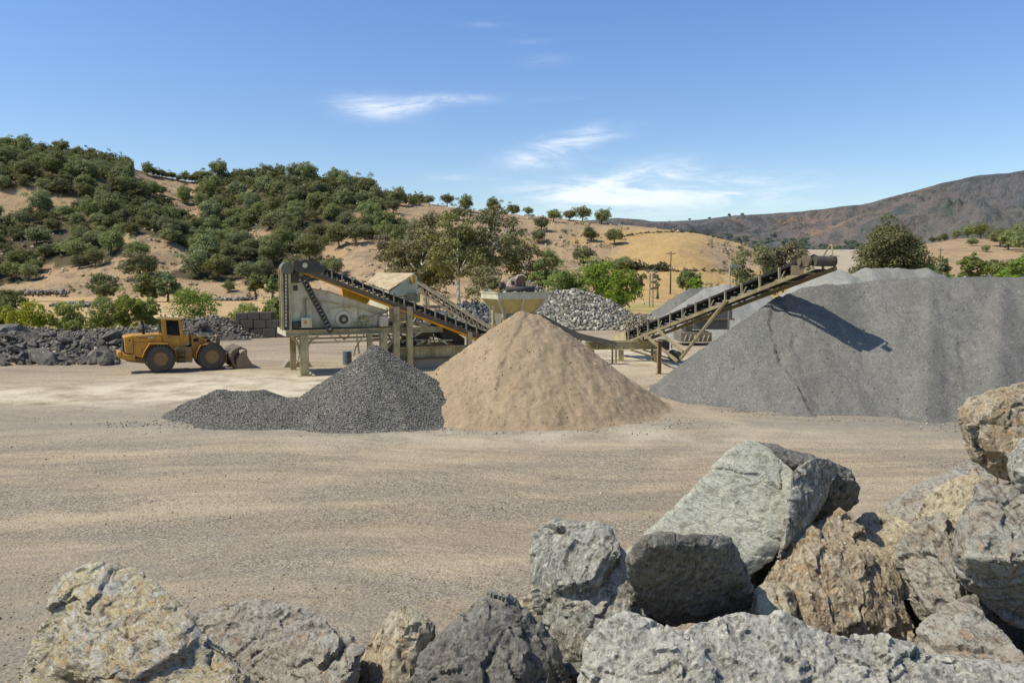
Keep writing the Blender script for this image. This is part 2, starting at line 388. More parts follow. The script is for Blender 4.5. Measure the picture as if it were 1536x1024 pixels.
grey = np.exp(-(((gX-17)/9)**2+((gY-30.5)/2.6)**2))*1.2+np.exp(-(((gX+4)/8)**2+((gY-31)/2.2)**2))*.9+.6*np.exp(-(((gX+8)/8)**2+((gY-12)/4)**2))+.6*np.exp(-(((gX+20)/15)**2+((gY-31)/3)**2))
vattr(me, 'grey', np.clip(grey, 0, .9))
vattr(me, 'weed', np.clip(1.0*(1-sst(8, 55, gY-edge))+.05, 0, 1)*sst(0, 4, gY-edge))
def track(pl, wdt=.34):
    v = np.zeros(len(gX)); pl = np.array(pl, float); t = np.linspace(0, 1, 60); X_ = np.interp(t, np.linspace(0, 1, len(pl)), pl[:, 0]); Y_ = np.interp(t, np.linspace(0, 1, len(pl)), pl[:, 1])
    for k_ in range(3): X_[1:-1] = (X_[:-2]+X_[2:]+X_[1:-1])/3; Y_[1:-1] = (Y_[:-2]+Y_[2:]+Y_[1:-1])/3
    near_ = (gY > Y_.min()-3) & (gY < Y_.max()+3) & (gX > X_.min()-3) & (gX < X_.max()+3); ii = np.flatnonzero(near_); bd = np.full(len(ii), 99.)
    for a in range(59):
        dx, dy = X_[a+1]-X_[a], Y_[a+1]-Y_[a]; tt = np.clip(((gX[ii]-X_[a])*dx+(gY[ii]-Y_[a])*dy)/(dx*dx+dy*dy), 0, 1); bd = np.minimum(bd, np.hypot(gX[ii]-X_[a]-tt*dx, gY[ii]-Y_[a]-tt*dy))
    v[ii] = np.exp(-(bd/wdt)**2); return v
trk = np.zeros(len(gX))
for pl in ([(-30, 26.5), (-20, 28.2), (-13, 29.6), (-8, 30)], [(-34, 18), (-18, 22.5), (-2, 24.2), (12, 25.2), (26, 24)], [(-40, 33), (-24, 35.5), (-14, 39), (-10, 46), (-12, 52)], [(-14, 11.5), (-4, 15), (8, 17), (24, 17.5)],
           [(-30, 15), (-10, 18.5), (4, 21), (9, 26), (8, 33), (4, 44)], [(-45, 42), (-26, 44), (-16, 47)], [(6, 27), (14, 26.3), (24, 27.5)]):
    pl = np.array(pl, float)
    for off_ in (0, 2.3): trk = np.maximum(trk, track(pl+[0, off_]))
trk *= np.clip(.55+.9*fbm(gp*.35, 421, 3), 0, 1); vattr(me, 'track', trk)
tag(link('ground', me, m_ground(), smooth=True), 'pale dusty quarry yard of packed dirt with vehicle ruts, turning to dry grass beyond', 'ground', kind='structure')
# ================================================================== HILLS
RX = [-1200, -400, -200, 0, 40, 100, 160, 215, 240, 290, 330, 420, 480, 560, 610, 640, 700, 780, 850, 900, 960, 1050, 1110, 1150, 1190, 1230, 1330]
RYp = [230, 212, 212, 220, 222, 229, 238, 254, 262, 272, 270, 259, 274, 296, 304, 305, 313, 322, 328, 334, 339, 350, 365, 383, 402, 418, 440]
RD = [420, 420, 420, 420, 420, 425, 430, 450, 470, 480, 460, 420, 415, 405, 400, 400, 390, 380, 365, 360, 350, 335, 325, 315, 305, 300, 295]
BX = [-1200, 0, 450, 700, 900, 1330]; BD = [235, 225, 215, 200, 190, 190]
def hill_z(px, XX, YY):
    px = np.asarray(px, float); yr = np.interp(px, RX, RYp); Yr = np.interp(px, RX, RD); Yb = np.interp(px, BX, BD)
    dz = (-ST+((CY-yr)/F)*CT)/(CT+((CY-yr)/F)*ST); Zr = H+dz*Yr
    t = (YY-Yb)/(Yr-Yb); tc = np.clip(t, 0, 1)
    shp = np.where(px < 850, tc**.95, tc**1.0)
    shp = .55*shp+.45*(shp*shp*(3-2*shp))
    z = Zr*shp
    z = np.where(t > 1, Zr*(1-(t-1)*.9), z)
    p = P3(XX, YY); sh = np.shape(YY)
    n = fbm(p*.011, 41, 4).reshape(sh); n2 = fbm(p*.05, 43, 4).reshape(sh)
    mid = np.clip(4*tc*(1-tc), 0, 1)
    lf = np.clip((900-px)/400, .25, 1)
    z = z+n*9*mid*lf+n2*1.8*np.clip(tc*6, 0, 1)*np.clip(1.25-t*1.0, .25, 1)
    def bumpz(cx, cY, sx, sY, amp): return amp*np.exp(-((px-cx)/sx)**2-((YY-cY)/sY)**2)
    z = z+bumpz(20, 345, 110, 28, 8)+bumpz(235, 268, 75, 26, 8)+bumpz(-60, 300, 120, 30, 4)+bumpz(1010, 262, 70, 34, 5.5)+bumpz(560, 255, 70, 26, 4)
    cap = H+dz*YY*(.99+.012*n2); z = np.where((z > cap) & (t > .5), cap+(z-cap)*.05, z)
    z = np.where(t < 0, -1.5+.0*z, z-1.0*np.clip(1-tc*25, 0, 1))
    return z
me, hp, hX, hY, hZ = terrain('hillside', 430, 190, hill_z, 185, 620, -1000, 1330)
hpx, hpy = proj(hX, hY, hZ)
def inpoly(x, y, poly):
    x = np.asarray(x, float); y = np.asarray(y, float); r = np.zeros(x.shape, bool); n = len(poly)
    for i in range(n):
        x1, y1 = poly[i]; x2, y2 = poly[(i+1) % n]
        c = ((y1 > y) != (y2 > y)) & (x < (x2-x1)*(y-y1)/((y2-y1) or 1e-9)+x1); r ^= c
    return r
BARE = [[(-200, 283), (60, 283), (112, 300), (104, 322), (60, 316), (30, 322), (0, 324), (-200, 330)],
        [(192, 248), (235, 255), (292, 262), (302, 275), (300, 300), (262, 300), (232, 292), (205, 280)],
        [(186, 352), (222, 352), (265, 366), (302, 382), (322, 398), (275, 404), (240, 412), (170, 412), (150, 404), (176, 384)],
        [(486, 366), (530, 352), (600, 366), (640, 360), (600, 420), (560, 440), (505, 420), (480, 392)],
        [(514, 324), (560, 312), (600, 306), (660, 300), (740, 316), (800, 322), (800, 420), (690, 400), (620, 352), (575, 338), (530, 332)],
        [(60, 398), (190, 404), (190, 440), (70, 440)],
        [(420, 250), (455, 262), (450, 268), (425, 262)], [(340, 275), (385, 290), (380, 300), (345, 292)],
        [(255, 300), (300, 305), (300, 328), (262, 324)], [(340, 350), (400, 345), (420, 360), (370, 368)]]
def bare(px, py):
    r = np.zeros(np.shape(px), bool)
    for p in BARE: r |= inpoly(px, py, p)
    return r | (np.asarray(px) > 800)
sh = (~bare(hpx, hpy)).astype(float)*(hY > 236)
gold = sst(905, 950, hpx)*(1-sst(1035, 1062, hpx-.55*(hpy-360)))*sst(338, 352, hpy+.0*hpx)+sst(401, 407, hpy)*sst(880, 930, hpx)
gold = np.clip(gold+.6*sst(825, 870, hpx)*sst(343, 352, hpy)*(1-sst(362, 372, hpy)), 0, 1)
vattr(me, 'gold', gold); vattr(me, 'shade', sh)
HILLM = m_hill('dry_hill_grass', hx(180, 154, 124), hx(162, 138, 110), hx(126, 110, 94), hx(182, 166, 146), (.045, .048, .022))
tag(link('hillside', me, HILLM, smooth=True), 'dry tan hillside rising behind the quarry, wooded on the left, golden grass on the right', 'hill', kind='structure')
# far mountains
MX = [-2500, -600, 600, 880, 925, 980, 1040, 1090, 1150, 1230, 1290, 1340, 1400, 1450, 1500, 1536, 1700, 1900, 2300, 3200]
MYp = [345, 340, 335, 330, 327, 331, 329, 323, 321, 313, 306, 292, 274, 264, 260, 253, 232, 250, 300, 340]
def mnt_z(px, XX, YY):
    yr = np.interp(px, MX, MYp); dz = (-ST+((CY-yr)/F)*CT)/(CT+((CY-yr)/F)*ST); Zr = H+dz*3600
    t = np.clip((YY-1500)/2100, 0, 1); p = P3(XX, YY); s = np.shape(YY)
    warp = fbm(p*.0011, 60, 3)[:, None]*np.array([[.9, .6, 0]])
    r = ridged(p*.0016+warp, 61, 5, .55).reshape(s); n = fbm(p*.004, 63, 5).reshape(s)
    z = Zr*(.5*t+.5*t*t*(3-2*t))*(.80+.20*t**5)
    z = z+((r-.6)*.26*Zr+n*.07*Zr)*np.clip(4*t*(1-t), 0, 1)*np.clip((1-t)*3,0,1)+n*4*t
    z = np.where(YY > 3600, Zr*(1-(YY-3600)/3000)+n*4, z)
    # a nearer rounded shoulder on the right
    z = z+45*np.exp(-((px-1500)/130)**2-((YY-2500)/420)**2)+25*np.exp(-((px-1290)/60)**2-((YY-2700)/400)**2)
    cap = H+dz*YY*(.985+.02*n); z = np.where(z > cap, cap+(z-cap)*.04, z)
    return np.where(YY < 1520, -8, z)
me, mp, mX, mY, mZ = terrain('mountains', 520, 170, mnt_z, 1450, 4700, -1500, 2600)
mpx, mpy = proj(mX, mY, mZ)
def m_mount():
    m, t, b = nt('hazy_mountain_scrub'); q = N(t); v = q.pos()
    n1 = q.noise(v, .0016, 7, .65); n2 = q.noise(v, .006, 8, .72); n3 = q.noise(v, .03, 6, .75)
    c = q.mix(q.ramp(n1, .35, .65), hx(104, 107, 116), hx(134, 121, 116))  # scrub tones tinted bluish: the distance haze is put into the colour
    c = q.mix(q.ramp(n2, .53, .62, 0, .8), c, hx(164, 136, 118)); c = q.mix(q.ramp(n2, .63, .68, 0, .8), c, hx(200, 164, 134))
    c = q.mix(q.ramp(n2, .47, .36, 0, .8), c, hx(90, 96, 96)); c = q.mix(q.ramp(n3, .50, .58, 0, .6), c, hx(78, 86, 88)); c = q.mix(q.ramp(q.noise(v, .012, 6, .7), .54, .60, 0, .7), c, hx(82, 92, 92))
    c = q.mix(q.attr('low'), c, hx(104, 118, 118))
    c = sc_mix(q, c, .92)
    q.L(c, b.inputs['Base Color']); b.inputs['Roughness'].default_value = 1
    q.L(q.bump(n3, 14, .8, q.bump(n2, 60, .9)), b.inputs['Normal'])
    return m
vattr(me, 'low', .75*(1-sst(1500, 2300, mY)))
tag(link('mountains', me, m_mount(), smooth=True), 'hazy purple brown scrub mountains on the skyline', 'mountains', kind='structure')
# middle hills on the right and the pale flat field
QX = [900, 960, 1020, 1100, 1160, 1200, 1290, 1340, 1390, 1420, 1460, 1500, 1536, 1600, 1800, 2200]
QYp = [420, 392, 378, 376, 376, 374, 374, 378, 364, 359, 356, 358, 357, 350, 350, 390]
def mid_z(px, XX, YY):
    yr = np.interp(px, QX, QYp); dz = (-ST+((CY-yr)/F)*CT)/(CT+((CY-yr)/F)*ST); Zr = H+dz*620
    t = np.clip((YY-330)/290, 0, 1); n = fbm(P3(XX, YY)*.012, 71, 5).reshape(np.shape(YY))
    z = Zr*t**.8+n*2.5*np.clip(4*t*(1-t), 0, 1)*sst(1290, 1380, px)
    z = np.where(YY > 620, Zr*(1-(YY-620)/300), z)
    return np.where(t <= 0, -1.5, z)
me, qp, qX, qY, qZ = terrain('foothill', 240, 90, mid_z, 320, 800, 900, 2200)
vattr(me, 'gold', 1-sst(1300, 1340, qp)); vattr(me, 'shade', 0*qX)
FOOT = m_hill('foothill_grass', hx(178, 152, 122), hx(164, 138, 108), hx(140, 120, 98), hx(160, 140, 124), (.06, .07, .04), .6, hx(186, 172, 152), hx(172, 158, 138))
tag(link('foothill', me, FOOT, smooth=True), 'low tan foothill and pale field behind the right hand stockpiles', 'hill', kind='structure')
# ================================================================== STOCKPILES
def seg_h(XX, YY, segs, k=.12):
    """stockpile height: ridge segments (P, Q) of crest points with slope"""
    out = np.full(XX.shape, -9.0)
    for P, Q, slope in segs:
        ax, ay, az = P; bx, by, bz = Q; dx, dy = bx-ax, by-ay; L2 = dx*dx+dy*dy+1e-9
        t = np.clip(((XX-ax)*dx+(YY-ay)*dy)/L2, 0, 1)
        d = np.hypot(XX-ax-t*dx, YY-ay-t*dy)
        h = az+(bz-az)*t-slope*(np.sqrt(d*d+.05)-.2)
        m = np.maximum(out, h); out = m+k*np.exp(-np.abs(out-h)/k)*.35
    return out
def heap(name, segs, mat, label, cat, box, res=.12, amp=(.10, .03), seed=0, groove=.0, group=None, flare=.35, extra=None, parent=None):
    x0, x1, y0, y1 = box; nx = int((x1-x0)/res); ny = int((y1-y0)/res)
    XX, YY = np.meshgrid(np.linspace(x0, x1, nx), np.linspace(y0, y1, ny)); p = P3(XX, YY)
    wob = .12*fbm(p*.35, seed+5, 3).reshape(XX.shape)
    Z = seg_h(XX+wob, YY+.12*fbm(p*.35, seed+8, 3).reshape(XX.shape), segs)
    n = (amp[0]*fbm(p*.55, seed, 4)+amp[1]*fbm(p*3.1, seed+3, 3)).reshape(XX.shape)
    if groove:
        cx = np.mean([s[0][0] for s in segs]); cy = np.mean([s[0][1] for s in segs]); ang = np.arctan2(YY-cy, XX-cx)
        rr = np.hypot(XX-cx, YY-cy)
        g = ridged(np.stack([np.cos(ang).ravel()*5.5, np.sin(ang).ravel()*5.5, rr.ravel()*.16+seed], 1), seed+9, 4).reshape(XX.shape)
        n = n+groove*g*np.clip(rr/2, 0, 1)*(.6+.4*fbm(p*.8, seed+2, 2).reshape(XX.shape))
        n = n-groove*2.2*np.clip(ridged(P3(XX*.9+.6*fbm(p*.5, seed+33, 3).reshape(XX.shape), (Z+YY)*.55), seed+12, 3).reshape(XX.shape)-1.05, 0, 1)
    Z = Z+n
    if extra is not None: Z = extra(XX, YY, Z)
    Z = np.where(Z < flare, flare*np.exp(np.clip((Z-flare)/flare, -8, 0)), Z)-.06   # soft toe
    Fc = gridfaces(nx, ny); keep = (Z.ravel()[Fc] > -.035).any(axis=1); Fc = Fc[keep]
    me = npmesh(name, np.stack([XX.ravel(), YY.ravel(), Z.ravel()], 1), Fc, 4)
    bm = bmesh.new(); bm.from_mesh(me); bmesh.ops.delete(bm, geom=[v for v in bm.verts if not v.link_faces], context='VERTS'); bm.to_mesh(me); bm.free()
    o = link(name, me, mat, parent, smooth=True)
    if label: tag(o, label, cat, group)
    zf = lambda x, y: float(Z[min(ny-1, max(0, int(round((y-y0)/(y1-y0)*(ny-1))))), min(nx-1, max(0, int(round((x-x0)/(x1-x0)*(nx-1)))))])
    return o, (XX, YY, Z)
def hit_heap(px, py, segs, Y0=27, Y1=46):
    d = ray(px, py); Ys = np.linspace(Y0, Y1, 900); t = Ys/d[1]; X = d[0]*t; Zr_ = H+d[2]*t; hh = seg_h(X[None], Ys[None], segs)[0]; i = np.flatnonzero(Zr_ <= hh)
    return (X[i[0]], Ys[i[0]]) if len(i) else (X[-1], Ys[-1])
def scarp_cut(XX, YY, Z, lines):
    p = P3(XX, YY); wb = .16*fbm(p*1.6, 401, 3).reshape(XX.shape)+.06*fbm(p*5, 402, 3).reshape(XX.shape)
    for pl, amp_, wd in lines:
        best = np.full(XX.shape, 99.); sgn = np.zeros(XX.shape)
        for (ax, ay), (bx_, by2) in zip(pl[:-1], pl[1:]):
            dx, dy = bx_-ax, by2-ay; t = np.clip(((XX-ax)*dx+(YY-ay)*dy)/(dx*dx+dy*dy+1e-9), 0, 1); ex = XX-ax-t*dx; ey = YY-ay-t*dy; dd = np.hypot(ex, ey)
            s = np.sign(dx*ey-dy*ex)*dd; m = dd < best; best = np.where(m, dd, best); sgn = np.where(m, s, sgn)
        s = sgn+wb; Z = Z-amp_*np.where(s > 0, np.exp(-s/wd), 0)*np.clip(2-best, 0, 1)*np.clip(.6+fbm(p*.9, 403, 2).reshape(XX.shape), .2, 1)
    return Z
def stone_np(rng, n, kind=0):
    """n angular stones of unit size: jittered octahedra with extra corners -> (n,8,3), faces (12,3)"""
    base = np.array([[-1, -1, -1], [1, -1, -1], [1, 1, -1], [-1, 1, -1], [-1, -1, 1], [1, -1, 1], [1, 1, 1], [-1, 1, 1]], float)*.55
    V = base[None]+rng.uniform(-.32, .32, (n, 8, 3))
    V *= rng.uniform(.6, 1.15, (n, 1, 3))
    a = rng.normal(size=(n, 4)); a /= np.linalg.norm(a, axis=1)[:, None]; w, x, y, z = a.T
    Rm = np.stack([1-2*(y*y+z*z), 2*(x*y-z*w), 2*(x*z+y*w), 2*(x*y+z*w), 1-2*(x*x+z*z), 2*(y*z-x*w), 2*(x*z-y*w), 2*(y*z+x*w), 1-2*(x*x+y*y)], 1).reshape(n, 3, 3)
    V = np.einsum('nij,nkj->nki', Rm, V)
    Fc = np.array([[0, 2, 1], [0, 3, 2], [4, 5, 6], [4, 6, 7], [0, 1, 5], [0, 5, 4], [1, 2, 6], [1, 6, 5], [2, 3, 7], [2, 7, 6], [3, 0, 4], [3, 4, 7]])
    return V, Fc
def stones_mesh(name, pts, size, rng, tone=True):
    n = len(pts); V, Fc = stone_np(rng, n); V = V*np.asarray(size).reshape(n, 1, 1)+np.asarray(pts)[:, None, :]
    FF = (Fc[None]+(np.arange(n)*8)[:, None, None]).reshape(-1, 3)
    me = npmesh(name, V.reshape(-1, 3), FF, 3)
    vattr(me, 'tone', np.repeat(rng.uniform(0, 1, n), 8))
    return me
def m_stones(name, dark, mid, light, rough=.85):
    m, t, b = nt(name); q = N(t); tn = q.attr('tone'); v = q.pos()
    c = q.mix(q.ramp(tn, 0, .6), dark, mid); c = q.mix(q.ramp(tn, .7, 1), c, light)
    c = q.mix(q.ramp(q.noise(v, 14, 5, .7), .35, .7, 0, .45), c, sc(dark, .8))
    q.L(c, b.inputs['Base Color']); b.inputs['Roughness'].default_value = rough
    q.L(q.bump(q.noise(v, 30, 4, .7), .02), b.inputs['Normal'])
    return m
def on_heap(g, n, rng, zmin=.02, w=None):
    XX, YY, Z = g; ok = np.flatnonzero(Z.ravel() > zmin); i = rng.choice(ok, n); dx = XX[0, 1]-XX[0, 0]; dy = YY[1, 0]-YY[0, 0]
    return np.stack([XX.ravel()[i]+rng.uniform(-.5, .5, n)*dx, YY.ravel()[i]+rng.uniform(-.5, .5, n)*dy, Z.ravel()[i]], 1)
def tup(v): return (v[0], v[1], v[2])
rng = np.random.default_rng(7)
# sand cone
SANDM = m_gravel('tan_sand', [hx(162, 141, 116), hx(176, 155, 130), hx(190, 170, 146)], cell=34, big=.5, bump=.012, patch=hx(190, 166, 138), contrast=.4)
c0 = at(786, 463, 35.2); c1 = at(802, 467, 35.3)
ssg = [(tup(c0), tup(c1), .725), ((c0.x-.5, 33.4, 2.6), (c0.x-.5, 32.6, 2.0), .66), ((c0.x+1.2, 34.2, 2.7), (c0.x+2.0, 33.6, 1.9), .62)]
HS = lambda L: [hit_heap(a, b, ssg, 27.5, 42) for a, b in L]
sl_ = [(HS([(790, 466), (782, 476), (777, 491), (766, 509), (758, 530), (748, 570), (735, 620)]), .09, .35), (HS([(806, 468), (813, 478), (827, 492), (838, 506), (850, 530)]), .06, .3), (HS([(770, 515), (795, 507), (820, 512), (835, 510)]), .04, .25),
       (HS([(730, 520), (715, 545), (690, 580)]), .04, .3), (HS([(870, 540), (890, 570), (920, 600)]), .04, .3), (HS([(790, 560), (830, 552), (880, 566)]), .03, .3), (HS([(700, 560), (672, 590), (655, 610)]), .04, .25)]
def scut(XX, YY, Z):
    Z = scarp_cut(XX, YY, Z, sl_); p = P3(XX, YY); t = fbm(p*1.9, 441, 4).reshape(XX.shape); t2 = fbm(p*5.5, 442, 3).reshape(XX.shape)
    return Z+.022*np.tanh(t*7)+.010*np.tanh(t2*5)
so_, sg = heap('sand_pile', ssg, SANDM,
     'tall cone of light tan sand at the middle of the yard', 'sand pile', (-7, 9, 27.5, 43), .06, (.05, .028), 11, .022, flare=.22, extra=scut)
cl_ = on_heap(sg, 9000, rng, .02); cl_ = cl_[fbm(cl_*1.1, 410, 3) > .05]
tag(link('sand_clods', stones_mesh('sand_clods', cl_, np.clip(rng.exponential(.012, len(cl_))+.006, 0, .06), rng), m_stones('sand_clod', hx(150, 124, 96), hx(176, 150, 120), hx(196, 172, 144)), so_), kind='stuff')
# dark gravel
DG = m_gravel('dark_gravel', [hx(98, 95, 91), hx(130, 127, 122), hx(162, 159, 154)], cell=15, big=.4, bump=.05)
a = at(563, 516, 33.0); b_ = at(558, 527, 32.8); l1 = at(392, 583, 33.0); l2 = at(325, 584, 33.0); l3 = at(240, 628, 32); m1 = at(455, 578, 32)
o, g = heap('dark_gravel_pile', [(tup(a), tup(b_), .66), (tup(l1), tup(l2), .50), (tup(l2), tup(l3), .42), ((m1.x, 31.6, .9), (l1.x, 31.8, 1.0), .45), (tup(b_), (b_.x-1.6, 31.9, b_.z-1.5), .62)], DG,
     'dark grey crushed gravel heap with a low tail, left of the sand', 'gravel pile', (-19, .5, 27, 39), .09, (.09, .05), 23, flare=.16)
pts = on_heap(g, 42000, rng, -.02); st = link('gravel_stones', stones_mesh('gravel_stones', pts, rng.uniform(.014, .038, len(pts)), rng), m_stones('dark_gravel_stone', hx(92, 90, 86), hx(130, 127, 122), hx(182, 179, 174)), o)
tag(st, kind='stuff')
# spill of gravel at the foot
sp = np.stack([rng.normal(-4.8, 4.6, 4200), 30.4+rng.normal(0, .75, 4200), np.zeros(4200)+.01], 1); sp = sp[(sp[:, 1] > 27.5)]
tag(link('gravel_spill', stones_mesh('gravel_spill', sp, rng.uniform(.012, .04, len(sp)), rng), m_stones('spill_stone', hx(84, 82, 80), hx(112, 110, 106), hx(160, 154, 146))),
    'thin scatter of gravel around the foot of the dark heap', 'gravel', kind='stuff')
# big grey stockpile
GG = m_gravel('grey_aggregate', [hx(114, 113, 111), hx(137, 135, 132), hx(160, 158, 154)], cell=26, big=.22, bump=.022, patch=hx(142, 137, 130), contrast=.8)
cr = [at(1170, 443, 39.3), at(1200, 430, 39.2), at(1235, 426, 39.2), at(1290, 423, 39.3), at(1322, 418, 38.9), at(1400, 412, 38.2), at(1536, 413, 37.5), at(1660, 414, 37.2), at(1800, 440, 38)]
segs = [(tup(p), tup(q_), .78) for p, q_ in zip(cr[:-1], cr[1:])]
rb1 = gnd(1222, 622, .2); rb2 = gnd(1400, 628, .3); rb3 = gnd(1120, 606, .2)
segs += [(tup(at(1172, 448, 38.8)), (rb1.x, rb1.y+.9, .35), .80), (tup(at(1395, 420, 37.6)), (rb2.x+.3, rb2.y+1.2, .4), .74), (tup(at(1150, 462, 38.6)), (rb3.x, rb3.y+.4, .3), .9),
         (tup(at(1500, 425, 36.8)), tuple(gnd(1490, 632, .3)), .78)]
gbox = (5, 44, 27, 47)
scarp = [hit_heap(a, b, segs) for a, b in [(1162, 454), (1152, 475), (1156, 500), (1168, 540), (1196, 575), (1212, 600), (1224, 622)]]
scarp2 = [hit_heap(a, b, segs) for a, b in [(1176, 452), (1185, 480), (1188, 510), (1190, 530)]]
scarp3 = [hit_heap(a, b, segs) for a, b in [(1425, 440), (1428, 480), (1440, 530), (1445, 570)]]
def gcut(XX, YY, Z):
    Z = scarp_cut(XX, YY, Z, ((scarp, .38, 1.2), (scarp2, .16, .5), (scarp3, .14, .6)))
    t = fbm(np.stack([XX.ravel()*1.5, YY.ravel()*.5+Z.ravel()*.4, Z.ravel()*.3], 1), 431, 4).reshape(XX.shape); return Z+.018*np.tanh(t*6)
go_, gg_ = heap('grey_gravel_pile', segs, GG, 'largest grey gravel stockpile, right of the sand with the conveyor shadow across it', 'gravel pile', gbox, .085, (.06, .028), 37, .004, flare=.25, extra=gcut)
gs_ = on_heap(gg_, 30000, rng, -.03); gs_ = gs_[gs_[:, 1] < 40]
tag(link('coarse_grains', stones_mesh('coarse_grains', gs_, np.clip(rng.exponential(.008, len(gs_))+.010, 0, .05), rng), m_stones('grey_grain', hx(104, 103, 101), hx(140, 138, 134), hx(172, 170, 165)), go_), kind='stuff')
tz = rng.uniform(0, 1, 5200); tX = 6+tz*20; tY = np.interp(tX, [6, 9, 12.5, 17, 26], [41, 35, 31.6, 30.2, 30])-np.abs(rng.normal(0, .8, 5200))+.3
tag(link('aggregate_runout', stones_mesh('aggregate_runout', np.stack([tX, tY, 0*tX+.012], 1), np.clip(rng.exponential(.012, 5200)+.010, 0, .07), rng), bpy.data.materials['grey_grain']), 'loose grey stones rolled out from the foot of the largest grey stockpile', 'gravel', kind='stuff')
b1 = [at(1198, 425, 50), at(1240, 402, 50), at(1258, 405, 50), at(1274, 413, 50)]
heap('grey_gravel_pile', [(tup(p), tup(q_), .76) for p, q_ in zip(b1[:-1], b1[1:])], m_gravel('pale_aggregate', [hx(156, 155, 151), hx(176, 174, 168), hx(188, 186, 180)], cell=26, big=.2, bump=.02, contrast=.5),
     'pale grey gravel pile with a pointed top under the stacker head', 'gravel pile', (8, 36, 39, 62), .16, (.14, .03), 51, .05)
b2 = [at(1268, 414, 56), at(1300, 399, 56), at(1345, 402, 56), at(1386, 401, 56), at(1412, 413, 56)]
heap('grey_gravel_pile', [(tup(p), tup(q_), .74) for p, q_ in zip(b2[:-1], b2[1:])], m_gravel('mid_aggregate', [hx(134, 133, 130), hx(154, 152, 148), hx(168, 166, 160)], cell=26, big=.2, bump=.02, contrast=.5),
     'rear grey gravel pile whose rounded top shows above the largest one', 'gravel pile', (12, 46, 45, 68), .18, (.14, .03), 57, .05)
b3 = [at(1062, 431, 80), at(1085, 425, 80), at(1130, 430, 80)]
heap('grey_gravel_pile', [(tup(p), tup(q_), .66) for p, q_ in zip(b3[:-1], b3[1:])], m_gravel('far_aggregate', [hx(140, 139, 136), hx(158, 156, 152), hx(170, 168, 162)], cell=20, big=.2, bump=.02, contrast=.4),
     'pale gravel pile behind the conveyor, partly screened by the belt', 'gravel pile', (8, 42, 68, 92), .22, (.12, .03), 61, .05)
b4 = [at(1014, 445, 92), at(1036, 432, 92), at(1062, 431, 92), at(1100, 440, 92)]
heap('dark_gravel_pile', [(tup(p), tup(q_), .72) for p, q_ in zip(b4[:-1], b4[1:])], m_gravel('far_dark_aggregate', [hx(110, 108, 106), hx(132, 130, 126), hx(150, 148, 142)], cell=18, big=.2, bump=.02),
     'darker furrowed gravel pile at the left end of the far stockpiles', 'gravel pile', (5, 44, 78, 106), .22, (.16, .05), 67, .12)
# cobble pile
k = [at(835, 436, 92), at(862, 433, 92), at(905, 447, 92), at(945, 470, 91)]
COB = m_stones('cobble_stone', hx(92, 88, 84), hx(150, 144, 136), hx(206, 200, 190))
o, g = heap('cobble_pile', [(tup(p), tup(q_), .60) for p, q_ in zip(k[:-1], k[1:])]+[(tup(at(790, 455, 94)), tup(k[0]), .6)], m_gravel('cobble_bed', [hx(80, 76, 72), hx(110, 106, 100), hx(150, 146, 138)], cell=5, big=.2, bump=.1),
     'heap of pale washed cobbles behind the feed hopper', 'cobble pile', (-8, 26, 80, 104), .25, (.25, .12), 71)
pts = on_heap(g, 9000, rng, .05); tag(link('cobbles', stones_mesh('cobbles', pts, rng.uniform(.12, .34, len(pts)), rng), COB, o), kind='stuff')
k = [at(655, 466, 88), at(700, 455, 88), at(735, 458, 88)]
o, g = heap('rubble_pile', [(tup(p), tup(q_), .5) for p, q_ in zip(k[:-1], k[1:])], m_gravel('rubble_bed', [hx(54, 54, 56), hx(80, 80, 82), hx(120, 120, 120)], cell=5, big=.2, bump=.1),
     'dark broken rubble heap behind the left conveyor', 'rubble pile', (-16, 4, 78, 98), .25, (.25, .12), 77)
pts = on_heap(g, 2500, rng, .05); tag(link('rubble_stones', stones_mesh('rubble_stones', pts, rng.uniform(.12, .45, len(pts)), rng), m_stones('dark_rubble_stone', hx(62, 62, 64), hx(104, 104, 106), hx(160, 160, 160)), o), kind='stuff')
# loose stones over the yard
n = 26000; d = rng.uniform(10, 40, n)**1.0; bx = rng.uniform(-60, 1600, n); X = (bx-CX)/F*d*1.003
keep = fbm(P3(X*.5, d)*.33, 90, 4) > -.15+.012*(d-10)
X, d = X[keep], d[keep]; z = ground_z(X, d)
tag(link('loose_stones', stones_mesh('loose_stones', np.stack([X, d, z+.003], 1), np.clip(rng.exponential(.0065, len(X))+.006, 0, .05), rng), m_stones('yard_stone', hx(138, 122, 104), hx(160, 144, 124), hx(200, 186, 166))),
    'small loose stones scattered over the yard', 'stones', kind='stuff')
print('land', round(time.time()-T0, 1))
